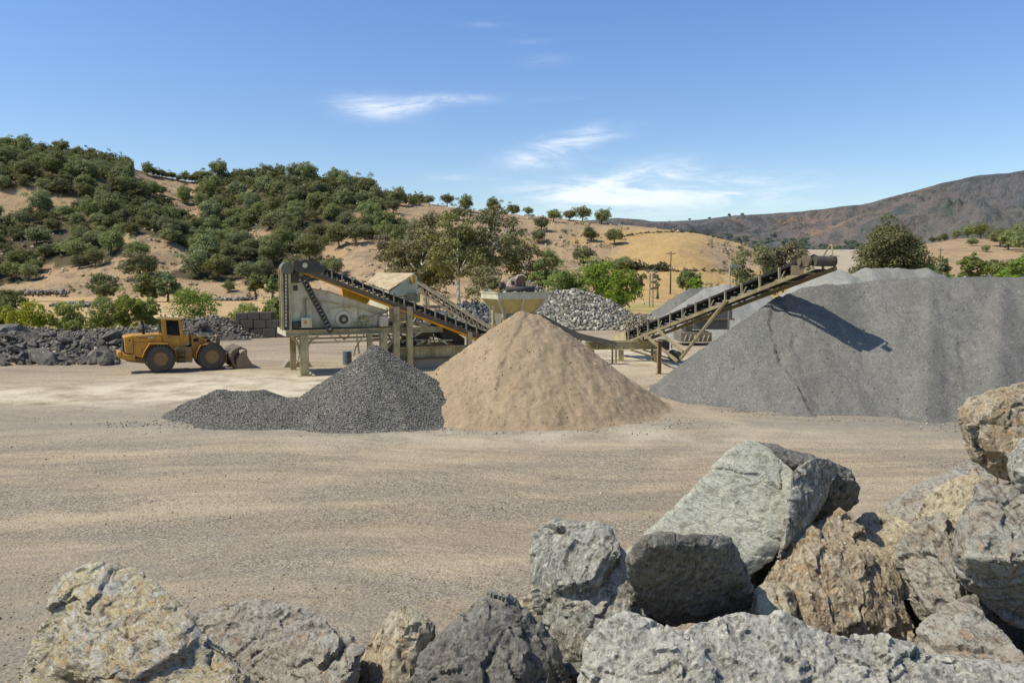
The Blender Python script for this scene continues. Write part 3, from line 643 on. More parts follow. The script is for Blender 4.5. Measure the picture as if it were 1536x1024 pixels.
# ================================================================== TREES
def crown_np(rng, W_, Hc, z0, ncl, nl, ls, cr=(.24, .36), flat=.7, droop=0., shell=(.35, 1.), low=.25, sub=3, jit=.55):
    """leaf quads on clumps spread through an uneven crown"""
    n = ncl; d = rng.normal(size=(n, 3)); d /= np.linalg.norm(d, axis=1)[:, None]
    rad = rng.uniform(*shell, n)**.6
    c = d*rad[:, None]*np.array([W_/2, W_/2, Hc/2])*(1-np.mean(cr)*.8)
    c[:, 2] = np.where(c[:, 2] < -Hc*low, -Hc*low*rng.uniform(.3, 1, n), c[:, 2])
    r = rng.uniform(*cr, n)*W_/2
    # small clumps round every clump
    c2 = np.repeat(c, sub, 0)+rng.normal(size=(n*sub, 3))*np.repeat(r, sub)[:, None]*.55; r2 = np.repeat(r, sub)*rng.uniform(.4, .7, n*sub)
    c = np.concatenate([c, c2]); r = np.concatenate([r, r2]); m = len(c)
    w = r**2; cnt = rng.choice(m, n*nl, p=w/w.sum())
    e = rng.normal(size=(len(cnt), 3)); e /= np.linalg.norm(e, axis=1)[:, None]; e[:, 2] = np.where(e[:, 2] < -.35, -e[:, 2]*.6, e[:, 2])
    P = c[cnt]+e*(r[cnt]*rng.uniform(.65, 1.12, len(cnt)))[:, None]*np.array([1, 1, flat])
    if droop: P[:, 2] -= droop*rng.uniform(0, 1, len(cnt))**2*np.hypot(P[:, 0], P[:, 1])/(W_/2)
    nr = e+rng.normal(size=e.shape)*jit+np.array([0, 0, .25]); nr /= np.linalg.norm(nr, axis=1)[:, None]
    a = np.cross(nr, rng.normal(size=e.shape)); a /= np.linalg.norm(a, axis=1)[:, None]; b = np.cross(nr, a)
    s = ls*rng.uniform(.6, 1.3, len(cnt))[:, None]
    k = rng.uniform(.5, 1.1, (len(cnt), 4, 1))
    Q = np.stack([P-a*s*k[:, 0], P-b*s*.7*k[:, 1], P+a*s*k[:, 2], P+b*s*.7*k[:, 3]], 1)
    Q[:, :, 2] += z0+Hc*low
    return Q.reshape(-1, 3), c+np.array([0, 0, z0+Hc*low]), r
def crown_mesh(name, *a, **k):
    V, c, r = crown_np(*a, **k); me = npmesh(name, V, np.arange(len(V)).reshape(-1, 4), 4); return me, c, r
def trunk_mesh(name, rng, r0, hb, targets, lean=.08, wig=.25):
    """tapered trunk to height hb, limbs reaching the clump centres"""
    b = MB(); p = Vector((0, 0, -.3)); pts = [p]; nseg = 4
    off = Vector((rng.uniform(-lean, lean), rng.uniform(-lean, lean), 0))
    for i in range(1, nseg+1):
        pts.append(Vector((off.x*i*hb/nseg+rng.uniform(-1, 1)*r0*.3, off.y*i*hb/nseg+rng.uniform(-1, 1)*r0*.3, hb*i/nseg)))
    rs = [r0*(1.35 if i == 0 else 1-.35*i/nseg) for i in range(nseg+1)]
    for i in range(nseg): b.tube(pts[i], pts[i+1], rs[i], rs[i+1], 7)
    for t in targets:
        s = pts[-1] if rng.random() < .6 else pts[-2].lerp(pts[-1], rng.random()); t = Vector(t); L = (t-s).length
        m1 = s.lerp(t, .35)+Vector((rng.uniform(-1, 1), rng.uniform(-1, 1), .6))*L*wig*.5; m2 = s.lerp(t, .7)+Vector((rng.uniform(-1, 1), rng.uniform(-1, 1), .3))*L*wig*.4
        rr = rs[-1]*rng.uniform(.4, .65)
        b.tube(s, m1, rr, rr*.75, 5); b.tube(m1, m2, rr*.75, rr*.5, 5); b.tube(m2, t, rr*.5, rr*.15, 4)
    me = bpy.data.meshes.new(name); me.from_pydata(b.v, [], b.f); me.update()
    me.polygons.foreach_set('use_smooth', [True]*len(me.polygons)); return me
OAKL = m_leaf('oak_leaves', hx(114, 120, 80), hx(136, 140, 96), hx(166, 164, 122), .32, .32)
OAKN = m_leaf('oak_leaves_near', hx(104, 114, 70), hx(126, 134, 82), hx(156, 158, 108), .30, .2)
EUCL = m_leaf('gum_leaves', hx(112, 108, 76), hx(130, 124, 88), hx(162, 152, 114), .25, .1)
WILL = m_leaf('willow_leaves', hx(112, 132, 56), hx(138, 156, 72), hx(166, 178, 96), .4, .12)
BUSHY = m_leaf('broom_leaves', hx(138, 142, 58), hx(168, 166, 74), hx(190, 184, 98), .4, .12)
BUSHG = m_leaf('shrub_leaves', hx(134, 146, 74), hx(150, 166, 82), hx(176, 182, 104), .45, .12)
GREYB = m_leaf('grey_shrub_leaves', hx(100, 112, 78), hx(124, 132, 94), hx(150, 152, 116), .25, .15)
BARK = m_plain('oak_bark', hx(110, 98, 86), .95, .35, 6, .03)
GUMB = m_plain('gum_bark', hx(204, 200, 194), .85, .3, 3, .02)
OAKL['n'] = 1
rg = np.random.default_rng(5)
OAKS = []
for i in range(6):
    W_ = 10; Hc = [7.2, 8.0, 6.6, 8.4, 7.6, 7.0][i]
    cm, c, r = crown_mesh('oak_crown', rg, W_, Hc, 1.9, 17+i % 3*3, 300, .31, (.30, .46), .9, 0, (.15, .95), .38)
    tm = trunk_mesh('oak_trunk', rg, .38, 2.4, c[rg.choice(15, 5)])
    cm.materials.append(OAKL); tm.materials.append(BARK); OAKS.append((cm, tm, 1.9+Hc*.75))
def plant_tree(kind_name, label, cat, group, cm, tm, loc, sxy, sz, rot, parts=('crown', 'trunk')):
    e = empty(kind_name, loc, rot, label, cat, group); e.scale = (sxy, sxy, sz)
    for nme, m in zip(parts, (cm, tm)):
        if m is None: continue
        o = bpy.data.objects.new(nme, m); COL.objects.link(o); o.parent = e
    return e
# --- oaks on the left hill
cand = []
for _ in range(9000):
    px = rg.uniform(-120, 812); Y = rg.uniform(232, 482); cand.append((px, Y))
cand = np.array(cand); CXx = (cand[:, 0]-CX)/F*cand[:, 1]; CZ = hill_z(cand[:, 0], CXx, cand[:, 1])
cpx, cpy = proj(CXx, cand[:, 1], CZ)
Yr = np.interp(cand[:, 0], RX, RD); isb = bare(cpx, cpy-4)
dn = fbm(P3(CXx, cand[:, 1])*.02, 101, 3)
keepp = (cand[:, 1] < Yr+6) & (~isb) & (dn > -.62) & (cand[:, 0] < 800) & ~((cpy > 432) & (rg.random(len(cand)) < .8))
chosen = []
for i in np.flatnonzero(keepp):
    x, y = CXx[i], cand[i, 1]; s = rg.uniform(.50, .98); md = 6.5*s
    if all((x-c[0])**2+(y-c[1])**2 > md*md for c in chosen): chosen.append((x, y, CZ[i], s, cpx[i], cpy[i]))
print('hill oaks', len(chosen))
# hand-placed ones the photo shows clearly: (px, base py, width px)
def ray_hill(px, py):
    Ys = np.linspace(195, 480, 1200); X = (px-CX)/F*Ys; Z = hill_z(np.full(Ys.shape, float(px)), X, Ys); _, yy = proj(X, Ys, Z)
    k = np.flatnonzero(yy <= py); j = k[0] if len(k) else int(np.argmin(yy)); return X[j], Ys[j], Z[j]
HAND = [(42, 209, 20, 'small round oak alone on the skyline at the far left of the wooded hill'),
        (830, 333, 25, 'first oak of the skyline row above the golden hill, standing a little apart'),
        (853, 331, 22, 'second oak of the skyline row above the golden hill, half behind its neighbour'),
        (873, 332, 27, 'third oak of the skyline row above the golden hill, broad crown'),
        (901, 336, 27, 'last oak at the right end of the skyline row above the golden hill'),
        (812, 347, 26, 'oak on the rocky slope just below the skyline row'), (808, 365, 26, 'oak below the skyline row with its shadow to the right'),
        (886, 362, 28, 'upper of two dark oaks one above the other on the rocky slope'), (873, 396, 36, 'lower and larger of two dark oaks one above the other on the rocky slope'),
        (921, 367, 30, 'lone oak on the golden slope casting a long shadow'), (828, 408, 40, 'dark oak behind the bright green willows'),
        (936, 408, 33, 'dark oak at the foot of the golden hill, right of the willows'),
        (792, 322, 16, 'small oak on the skyline left of the golden hill'), (770, 316, 20, 'round oak on the skyline above the gum trees'), (740, 312, 24, 'oak on the skyline above the tall gum trees'),
        (700, 318, 26, 'oak pair member on the ridge left of the gum trees'), (672, 310, 22, 'oak on the ridge at the right end of the wooded slope'), (645, 306, 18, 'small oak on the bare ridge crest'), (690, 330, 26, 'oak just below the bare ridge crest'),
        (548, 324, 24, 'round oak at the left of three on the upper bare slope'), (568, 322, 24, 'middle of three round oaks on the upper bare slope'), (592, 320, 25, 'right one of three round oaks on the upper bare slope'),
        (285, 296, 22, 'single round oak in the middle of the upper bare scar'), (246, 294, 22, 'oak at the lower edge of the upper bare scar'),
        (213, 420, 56, 'very large dark oak in front of the bare spur'), (212, 392, 36, 'dark oak behind the largest one on the bare spur'), (296, 416, 48, 'broad dark oak right of the bare spur'), (330, 420, 46, 'dark oak at the foot of the hill right of the spur'),
        (120, 396, 46, 'wide dark oak clump left of the bare spur'), (60, 372, 40, 'oak on the lower left slope'), (84, 350, 26, 'light green oak beside the short bare track'), (200, 355, 28, 'oak at the top of the bare spur'),
        (46, 421, 32, 'oak standing in the dry field at the far left'), (20, 420, 34, 'dark oak at the left edge of the dry field'), (345, 438, 20, 'small round bush like oak at the foot of the hill'),
        (410, 398, 48, 'dark oak left of the conveyor head'), (466, 396, 48, 'large dark oak above the screen deck'), (440, 355, 40, 'oak above the conveyor head'), (510, 372, 38, 'oak at the edge of the lower bare slope'), (560, 350, 34, 'oak over the lower bare slope'), (535, 366, 34, 'dark oak left of the middle bare slope')]
HAND += [(x, np.interp(x, RX, RYp)+d_, w, 'small oak in the tree row along the saddle of the left skyline') for x, d_, w in [(228, 5, 20), (238, 4, 15), (247, 3, 16), (256, 3, 13), (265, 2, 15), (274, 3, 13), (284, 2, 16), (294, 3, 18), (305, 2, 22), (318, 3, 20)]]
ex = [(c[4], c[5]) for c in chosen]; final = []
hand = []
for px, py, w, lab in HAND:
    x, y, z = ray_hill(px, py); hand.append((x, y, z, w*y/F/10, px, py, lab))
for c in chosen:
    if all((c[0]-h[0])**2+(c[1]-h[1])**2 > (5.5*h[3]+4)**2 for h in hand): final.append(c)
def vis_ang(c): return c[3]/c[1]
rng2 = random.Random(3)
def reg(px, py):
    v = 'near the hill skyline' if py < np.interp(px, RX, RYp)+16 else ('on the upper slope' if py < 300 else ('on the middle slope' if py < 360 else 'on the lower slope'))
    h = ('at the far left edge' if px < 40 else 'above the rubble heap' if px < 130 else 'above the wheel loader' if px < 200 else 'around the upper bare scar' if px < 300 and py < 320 else 'right of the bare spur' if px < 330
         else 'left of the conveyor head' if px < 415 else 'above the conveyor head' if px < 480 else 'above the screen box' if px < 550 else 'left of the gum trees' if px < 630 else 'behind the gum trees')
    return v, h
final.sort(key=lambda c: -vis_ang(c)); nh = len(hand); indiv = final[:298-nh]; rest = final[298-nh:]
GRP = 'oaks covering the left hillside'
for c in indiv:
    k = rng2.randrange(6); cm, tm, hh = OAKS[k]; s = c[3]*rng2.uniform(.95, 1.15); sz = s*rng2.uniform(.78, 1.22)
    v, h = reg(c[4], c[5]); shp = ('tall' if sz/s > 1.06 else 'low spreading' if sz/s < .92 else 'rounded'); big = ('large' if s > 1.15 else 'small' if s < .9 else 'middling')
    plant_tree('oak_tree', f'{big} {shp} oak {v}, {h}', 'oak tree', GRP, cm, tm, (c[0], c[1], c[2]-.3), s, sz, rng2.uniform(0, 6.28))
for x, y, z, s, px, py, lab in hand:
    k = rng2.randrange(6); cm, tm, hh = OAKS[k]
    plant_tree('oak_tree', lab, 'oak tree', 'oaks one can single out on the hills', cm, tm, (x, y, z-.3), s*1.08, s*rng2.uniform(.95, 1.1), rng2.uniform(0, 6.28))
def merged_trees(name, spots, W_, Hc, ls, nl, mat, label, cat, seed=1):
    g = np.random.default_rng(seed); protos = [crown_np(g, W_, Hc, 1.2, 12, nl, ls, (.28, .44), .85, 0, (.2, 1), .3)[0] for _ in range(4)]; out = []
    for (x, y, z, s) in spots:
        V = protos[g.integers(4)]; a = g.uniform(0, 6.28); ca, sa = math.cos(a), math.sin(a)
        out.append(np.stack([(V[:, 0]*ca-V[:, 1]*sa)*s+x, (V[:, 0]*sa+V[:, 1]*ca)*s+y, V[:, 2]*s*g.uniform(.85, 1.15)+z-.4], 1))
    V = np.concatenate(out); return tag(link(name, npmesh(name, V, np.arange(len(V)).reshape(-1, 4), 4), mat), label, cat, kind='stuff')
merged_trees('distant_oak_wood', [(c[0], c[1], c[2], c[3]) for c in rest], 10, 7, .5, 60, OAKL, 'further small oaks filling the wooded hillside', 'oak wood', 4)
# low scrub and field stones on the open slopes
sx_ = []
for _ in range(6000):
    px = rg.uniform(-60, 1190); Y = rg.uniform(200, 400); x = (px-CX)/F*Y; sx_.append((px, Y, x))
sx_ = np.array(sx_); zz = hill_z(sx_[:, 0], sx_[:, 2], sx_[:, 1]); ppx, ppy = proj(sx_[:, 2], sx_[:, 1], zz)
gm = (fbm(P3(sx_[:, 2], sx_[:, 1])*.05, 111, 3) > .0) & ~((ppx > 930) & (ppx < 1060) & (ppy > 348)) & (sx_[:, 1] < np.interp(sx_[:, 0], RX, RD))
pts = np.stack([sx_[:, 2], sx_[:, 1], zz+.1], 1)[gm]
sel = rg.random(len(pts)) < .55
tag(link('field_boulders', stones_mesh('field_boulders', pts[sel], rg.uniform(.25, .95, sel.sum()), rg), m_stones('hill_stone', hx(120, 104, 88), hx(176, 158, 140), hx(204, 190, 172))), 'weathered stones scattered over the open hill slopes', 'stones', kind='stuff')
pb = pts[~sel]; merged_trees('scrub', [(p[0], p[1], p[2]-.1, rg.uniform(.09, .26)) for p in pb[:1700]], 10, 7, 1.3, 3, m_leaf('scrub_leaves', hx(84, 84, 52), hx(110, 104, 68), hx(130, 120, 84), .1, .3), 'low dry scrub dotted over the hill slopes', 'scrub', 6)
# hedge line along the golden hill
hl = []
for px in np.arange(930, 1095, 2.2):
    py = np.interp(px, [930, 960, 1000, 1040, 1095], [356, 350, 348.5, 349, 356]); x, y, z = ray_hill(px, py); hl.append((x, y, z-.4, rg.uniform(.12, .24)))
merged_trees('hedge', hl, 10, 7, 1.6, 4, GREYB if False else m_leaf('hedge_leaves', hx(70, 72, 48), hx(92, 90, 60), hx(110, 104, 70), .1, .3), 'dark hedge line running round the top of the golden hill', 'hedge', 8)['kind'] = 'stuff'
hl = []
for px in np.arange(905, 1110, 2.0):
    x, y, z = ray_hill(px, np.interp(px, [905, 950, 1000, 1110], [400, 404, 407, 405.5])); hl.append((x, y, z-.4, rg.uniform(.10, .2)*(2.2 if px < 1000 else 1)))
merged_trees('hedge', hl, 10, 7, 1.6, 4, bpy.data.materials['hedge_leaves'], 'dark hedge at the foot of the golden hill, behind the utility pole', 'hedge', 9)
# --- trees at the foot of the hills and in the field: explicit crowns
def big_tree(name, label, cat, px, base_py, top_py, wpx, Y, mat, bark, ncl=26, nl=170, ls=.22, cr=(.2, .34), flat=.8, z0f=.22, droop=0., low=.3, r0=.3, nlimb=8, group=None, seed=0, shell=(.3, 1), lean=.06, hb=None, jit=.55):
    g = np.random.default_rng(1000+seed); k = Y/F; W_ = wpx*k; zt = at(px, top_py, Y).z; P = at(px, base_py, Y); zb = max(0, P.z) if Y > 150 else 0
    Ht = zt-zb; z0 = Ht*z0f; Hc = (Ht-z0)/(1-(.5-low)) if low < .5 else Ht-z0
    Hc = (Ht-z0)/(low+.5)
    cm, c, r = crown_mesh(name.replace('tree', 'crown'), g, W_, Hc, z0, ncl, nl, ls, cr, flat, droop, shell, low, jit=jit)
    cm.materials.append(mat); nn = min(nlimb, ncl)
    tm = trunk_mesh(name+'_trunk', g, r0, hb*Ht if hb else max(z0*1.25, .5), c[g.choice(ncl, nn, replace=False)], lean); tm.materials.append(bark)
    return plant_tree(name, label, cat, group, cm, tm, (P.x, Y, zb), 1, 1, 0)
GT = 'field trees at the foot of the wooded hill'
big_tree('field_tree', 'dark pair crowned oak in the dry field above the rubble heap', 'tree', 155, 452, 409, 52, 190, OAKN, BARK, group=GT, seed=1, ls=.3)
big_tree('field_tree', 'left tree of a close pair with thin trunks behind the wheel loader', 'tree', 222, 452, 407, 48, 182, OAKN, BARK, group=GT, seed=2, ls=.3)
big_tree('field_tree', 'right tree of a close pair with thin trunks behind the wheel loader', 'tree', 252, 452, 406, 44, 182, OAKN, BARK, group=GT, seed=3, ls=.3)
big_tree('field_tree', 'small round topped green tree left of the plant, on a bare thin trunk', 'tree', 384, 447, 408, 34, 190, OAKN, BARK, group=GT, seed=4, ls=.28, z0f=.3)
big_tree('field_tree', 'small round topped green tree next to the plant head column', 'tree', 409, 447, 412, 30, 188, OAKN, BARK, group=GT, seed=5, ls=.28, z0f=.3)
big_tree('field_tree', 'green shrubby tree at the left edge of the picture', 'tree', 12, 462, 430, 52, 140, OAKN, BARK, group=GT, seed=6, ls=.25, z0f=.1)
GE = 'tall gum trees behind the plant'
big_tree('gum_tree', 'wide olive brown gum tree directly behind the housing', 'gum tree', 638, 455, 318, 142, 150, EUCL, GUMB, ncl=80, nl=190, ls=.30, cr=(.12, .24), z0f=.16, low=.4, r0=.42, nlimb=12, group=GE, seed=11, hb=.3)
big_tree('gum_tree', 'tallest gum tree, pale trunk seen left of the hopper', 'gum tree', 735, 455, 298, 124, 146, EUCL, GUMB, ncl=66, nl=150, ls=.28, cr=(.12, .22), z0f=.34, low=.36, r0=.46, nlimb=22, group=GE, seed=12, hb=.5)
big_tree('gum_tree', 'middle gum tree with forked pale trunk between the other two', 'gum tree', 688, 455, 308, 118, 140, EUCL, GUMB, ncl=60, nl=150, ls=.27, cr=(.12, .24), z0f=.22, low=.4, r0=.36, nlimb=14, group=GE, seed=13, hb=.36)
big_tree('gum_tree', 'smaller gum tree at the left end of the group', 'gum tree', 594, 452, 334, 80, 155, EUCL, GUMB, ncl=26, nl=150, ls=.28, cr=(.2, .32), z0f=.12, low=.4, r0=.3, group=GE, seed=14)
big_tree('gum_tree', 'low gum tree right of the tall one, above the hopper', 'gum tree', 790, 452, 350, 84, 152, EUCL, GUMB, ncl=30, nl=150, ls=.28, cr=(.2, .32), z0f=.12, low=.4, r0=.3, group=GE, seed=15)
big_tree('gum_tree', 'bushy undergrown gum beneath the tallest one', 'gum tree', 728, 456, 398, 80, 134, EUCL, GUMB, ncl=26, nl=140, ls=.25, cr=(.2, .32), z0f=.05, low=.45, r0=.2, group=GE, seed=16)
GW = 'bright green willows behind the cobble pile'
big_tree('willow_tree', 'left willow of the bright green group', 'willow', 846, 470, 399, 78, 118, WILL, BARK, ncl=30, nl=220, ls=.2, cr=(.2, .34), z0f=.02, low=.5, r0=.25, group=GW, seed=21, flat=1.1)
big_tree('willow_tree', 'largest willow in the middle of the bright green group', 'willow', 892, 472, 389, 98, 120, WILL, BARK, ncl=34, nl=240, ls=.2, cr=(.2, .34), z0f=.02, low=.5, r0=.3, group=GW, seed=22, flat=1.1)
big_tree('willow_tree', 'right willow leaning over the end of the cobble pile', 'willow', 932, 474, 400, 68, 116, WILL, BARK, ncl=28, nl=220, ls=.2, cr=(.2, .34), z0f=.02, low=.5, r0=.25, group=GW, seed=23, flat=1.1)
big_tree('willow_tree', 'small olive willow at the left end beside the hopper', 'willow', 812, 468, 384, 44, 130, OAKN, BARK, ncl=20, nl=200, ls=.24, z0f=.05, low=.5, r0=.2, group=GW, seed=24)
big_tree('round_tree', 'round green tree beyond the utility pole, behind the far gravel piles', 'tree', 1032, 436, 403, 40, 190, OAKN, BARK, ncl=22, nl=180, ls=.3, z0f=.05, low=.45, seed=31)
big_tree('round_tree', 'bright yellow green bush in front of the round green tree', 'tree', 1042, 440, 417, 34, 176, WILL, BARK, ncl=16, nl=160, ls=.28, z0f=.02, low=.5, seed=32)
big_tree('thin_tree', 'thin open tree beside the floodlight mast', 'tree', 958, 444, 402, 26, 180, OAKN, BARK, ncl=12, nl=110, ls=.28, z0f=.3, low=.4, seed=33)
big_tree('thin_tree', 'small thin tree right of the floodlight mast', 'tree', 986, 446, 408, 20, 180, GREYB, BARK, ncl=10, nl=80, ls=.26, z0f=.2, low=.4, seed=34)
big_tree('gum_tree', 'olive gum tree behind the upper half of the stacker belt', 'gum tree', 1128, 430, 360, 84, 128, EUCL, GUMB, ncl=34, nl=190, ls=.24, cr=(.18, .3), z0f=.12, low=.45, r0=.2, nlimb=12, seed=35)
big_tree('gum_tree', 'thin browned gum tree next to the olive one behind the belt', 'gum tree', 1176, 430, 356, 78, 132, EUCL, GUMB, ncl=40, nl=190, ls=.24, cr=(.18, .30), z0f=.2, low=.42, r0=.2, nlimb=12, seed=36)
big_tree('large_oak', 'big spreading dark tree rising behind the top of the grey stockpile', 'tree', 1334, 420, 323, 122, 106, m_leaf('live_oak_leaves', hx(92, 98, 64), hx(114, 116, 76), hx(146, 142, 98), .25, .1), BARK, ncl=70, nl=420, ls=.20, cr=(.22, .36), z0f=.04, low=.48, r0=.4, nlimb=16, seed=37)
big_tree('large_oak', 'low dark shrubby tree against the foot of the big spreading one', 'tree', 1392, 425, 388, 40, 104, OAKN, BARK, ncl=16, nl=160, ls=.2, z0f=.02, low=.5, seed=38)
big_tree('field_tree', 'small shrub tree beside the stacker head', 'tree', 1262, 425, 392, 40, 120, OAKN, BARK, ncl=16, nl=140, ls=.22, z0f=.02, low=.5, seed=39)
GR = 'green trees beyond the right hand stockpile'
for i, (px, top, w, Y, mt, lab) in enumerate([(1430, 396, 44, 150, OAKN, 'low green tree just right of the big spreading one'), (1456, 378, 44, 170, OAKN, 'tall olive tree left of the distant house'), (1412, 385, 30, 260, OAKN, 'small blue green tree at the foot of the far pole'),
        (1478, 402, 52, 140, OAKN, 'low spreading green tree in front of the distant house'), (1510, 386, 56, 170, OAKN, 'green tree right of the distant house'), (1536, 380, 60, 150, WILL, 'bright green tree at the right edge of the picture'), (1505, 402, 60, 130, WILL, 'bright green low tree above the stockpile crest on the right'),
        (1585, 372, 70, 150, OAKN, 'tall green tree just past the right edge'), (1484, 388, 34, 210, OAKN, 'small tree behind the distant house')]):
    big_tree('green_tree', lab, 'tree', px, 425, top, w, Y, mt, BARK, ncl=20, nl=170, ls=.13+Y*.0011, z0f=.04, low=.48, group=GR, seed=60+i)
# trees on the foothill
for i, (px, py, w) in enumerate([(1412, 361, 14), (1429, 358, 14), (1447, 357, 24), (1466, 358, 26), (1482, 361, 22), (1496, 370, 32), (1508, 375, 36), (1524, 371, 34), (1454, 369, 16), (1475, 378, 13), (1536, 378, 40), (1516, 362, 26), (1494, 357, 20), (1550, 365, 40), (1395, 364, 12), (1403, 363, 10)]):
    Ys = np.linspace(335, 640, 500); X = (px-CX)/F*Ys; Z = mid_z(np.full(Ys.shape, float(px)), X, Ys); _, yy = proj(X, Ys, Z); kx = np.flatnonzero(yy <= py); j = kx[0] if len(kx) else int(np.argmin(yy))
    s = w*Ys[j]/F/10; cm, tm, _h2 = OAKS[i % 6]
    plant_tree('oak_tree', ['bluish dark oak on the crest of the foothill right of the big tree', 'dark oak on the foothill slope above the distant house'][py > 364], 'oak tree', 'oaks on the right hand foothill', cm, tm, (X[j], Ys[j], Z[j]-.5), s*1.1, s*1.05, i*1.3)
fl = []
fpx = rg.uniform(1010, 1700, 9000); fY = rg.uniform(1500, 2900, 9000); fX = (fpx-CX)/F*fY; fZ = mnt_z(fpx, fX, fY)
for i in range(9000):
    px, Y, x, z = fpx[i], fY[i], fX[i], fZ[i]; _p, py = proj(x, Y, z)
    lim = np.interp(px, [1010, 1060, 1120, 1290, 1400, 1700], [348, 354, 362, 362, 372, 372])+rg.normal(0, 3)
    if lim < py < 392 and len(fl) < 700: fl.append((x, Y, z, rg.uniform(1.0, 2.0)))
merged_trees('far_woodland', fl, 12, 9, 1.0, 20, m_leaf('far_wood_leaves', hx(92, 104, 92), hx(104, 114, 98), hx(120, 126, 108), .1, .1), 'dark band of distant trees at the foot of the mountains', 'woodland', 12)
for i, (px, py, w) in enumerate([(1094, 322, 7), (1113, 322, 7), (1064, 326, 5), (1004, 331, 4), (1034, 328, 5)]):
    Yt = 3580; P = at(px, py+1.5, Yt); cm, tm, _h2 = OAKS[i]
    plant_tree('oak_tree', 'tiny lone tree standing on the skyline of the far mountains', 'oak tree', 'lone trees on the mountain skyline', cm, tm, (P.x, Yt, P.z-4), w*Yt/F/10, w*Yt/F/10*.8, i)
# shrubs at the edge of the yard
GS = 'shrubs along the edge of the yard'
for i, (x0, x1, y0, y1, mt, lab) in enumerate([(14, 72, 455, 490, BUSHY, 'yellow green domed shrub, brightest at the left of the shrub row'), (74, 124, 453, 488, BUSHY, 'yellow green shrub second in the row from the left'),
        (134, 182, 445, 486, BUSHG, 'green shrub with yellow tips left of the wheel loader cab'), (172, 212, 440, 486, BUSHG, 'tallest feathery green shrub just behind the loader rear'), (204, 240, 446, 484, BUSHG, 'feathery green shrub above the loader hood'),
        (256, 324, 434, 480, m_leaf('deep_shrub_leaves', hx(104, 122, 58), hx(128, 146, 72), hx(158, 168, 98), .4, .1), 'big rounded green shrub behind the loader cab'), (344, 392, 453, 476, BUSHY, 'low yellow shrub above the concrete block wall'), (394, 428, 444, 476, BUSHG, 'green shrub against the plant head column'),
        (-20, 24, 450, 484, GREYB, 'grey green shrub at the left edge of the shrub row'), (-6, 14, 474, 490, BUSHY, 'small yellow shrub beside the dark boulders'), (100, 122, 478, 494, BUSHY, 'tiny bright shrub growing on the rubble heap')]):
    big_tree('shrub', lab, 'shrub', (x0+x1)/2, y1, y0, (x1-x0)*1.25, 78+(490-y1)*1.0+(6 if i == 5 else 0), mt, BARK, ncl=24, nl=200, ls=.13, cr=(.2, .34), z0f=0.0, low=.5, r0=.05, group=GS, seed=80+i, flat=1.25, jit=.9)
# dry weeds between shrubs
wp = []
for _ in range(900):
    px = rg.uniform(-60, 440); Y = rg.uniform(76, 110); wp.append(((px-CX)/F*Y, Y, 0, rg.uniform(.05, .13)))
merged_trees('weeds', wp, 10, 8, .9, 6, m_leaf('weed_leaves', hx(132, 128, 70), hx(160, 150, 90), hx(180, 164, 112), .35, .2), 'straggly dry weeds between the shrubs', 'weeds', 13)
print('trees', round(time.time()-T0, 1))
# ================================================================== SMALL ROCK SHAPES
def rock_small(seed, sub=2, amp=.10):
    g = random.Random(seed); bm = bmesh.new()
    for _ in range(16):
        v = Vector((g.gauss(0, 1), g.gauss(0, 1), g.gauss(0, 1))).normalized(); v = Vector((v.x*g.uniform(.8, 1.1), v.y*.85*g.uniform(.8, 1.1), v.z*.68*g.uniform(.8, 1.1))); bm.verts.new(v)
    r = bmesh.ops.convex_hull(bm, input=bm.verts); bmesh.ops.delete(bm, geom=[e for e in r['geom_interior'] if isinstance(e, bmesh.types.BMVert)], context='VERTS')
    bmesh.ops.subdivide_edges(bm, edges=bm.edges, cuts=3, use_grid_fill=True); bmesh.ops.triangulate(bm, faces=bm.faces)
    P = np.array([v.co for v in bm.verts]); d = amp*fbm(P*1.8, seed, 4)-.05*np.abs(vn(P*4, seed+3)); nn = P/np.linalg.norm(P, axis=1)[:, None]; P = P+nn*d[:, None]
    for v, p in zip(bm.verts, P): v.co = p
    me = bpy.data.meshes.new('rubble_rock'); bm.to_mesh(me); bm.free(); return me
def m_rub(name, c1, c2, c3):
    m, t, b = nt(name); q = N(t); v = q.coord('Object'); rr = q.rnd()
    off = q.n('ShaderNodeVectorMath', operation='ADD'); cx = q.n('ShaderNodeCombineXYZ'); q.L(q.math('MULTIPLY', rr, 37), cx.inputs[0]); q.L(v, off.inputs[0]); q.L(cx.outputs[0], off.inputs[1]); v = off.outputs[0]
    c = q.mix(q.ramp(q.noise(v, 1.5, 8, .7), .35, .65), c1, c2); c = q.mix(q.ramp(q.noise(v, 5, 8, .7), .55, .7, 0, .8), c, c3)
    c = q.mix(q.ramp(rr, .0, 1, 0, .5), c, sc(c1, .7)); q.L(c, b.inputs['Base Color']); b.inputs['Roughness'].default_value = .9
    q.L(q.bump(q.noise(v, 6, 8, .7), .12), b.inputs['Normal']); return m
RUB = m_rub('rubble_stone', hx(94, 90, 87), hx(130, 124, 117), hx(186, 178, 164))
RUBM = [rock_small(s) for s in range(8)]
for m_ in RUBM: m_.materials.append(RUB)
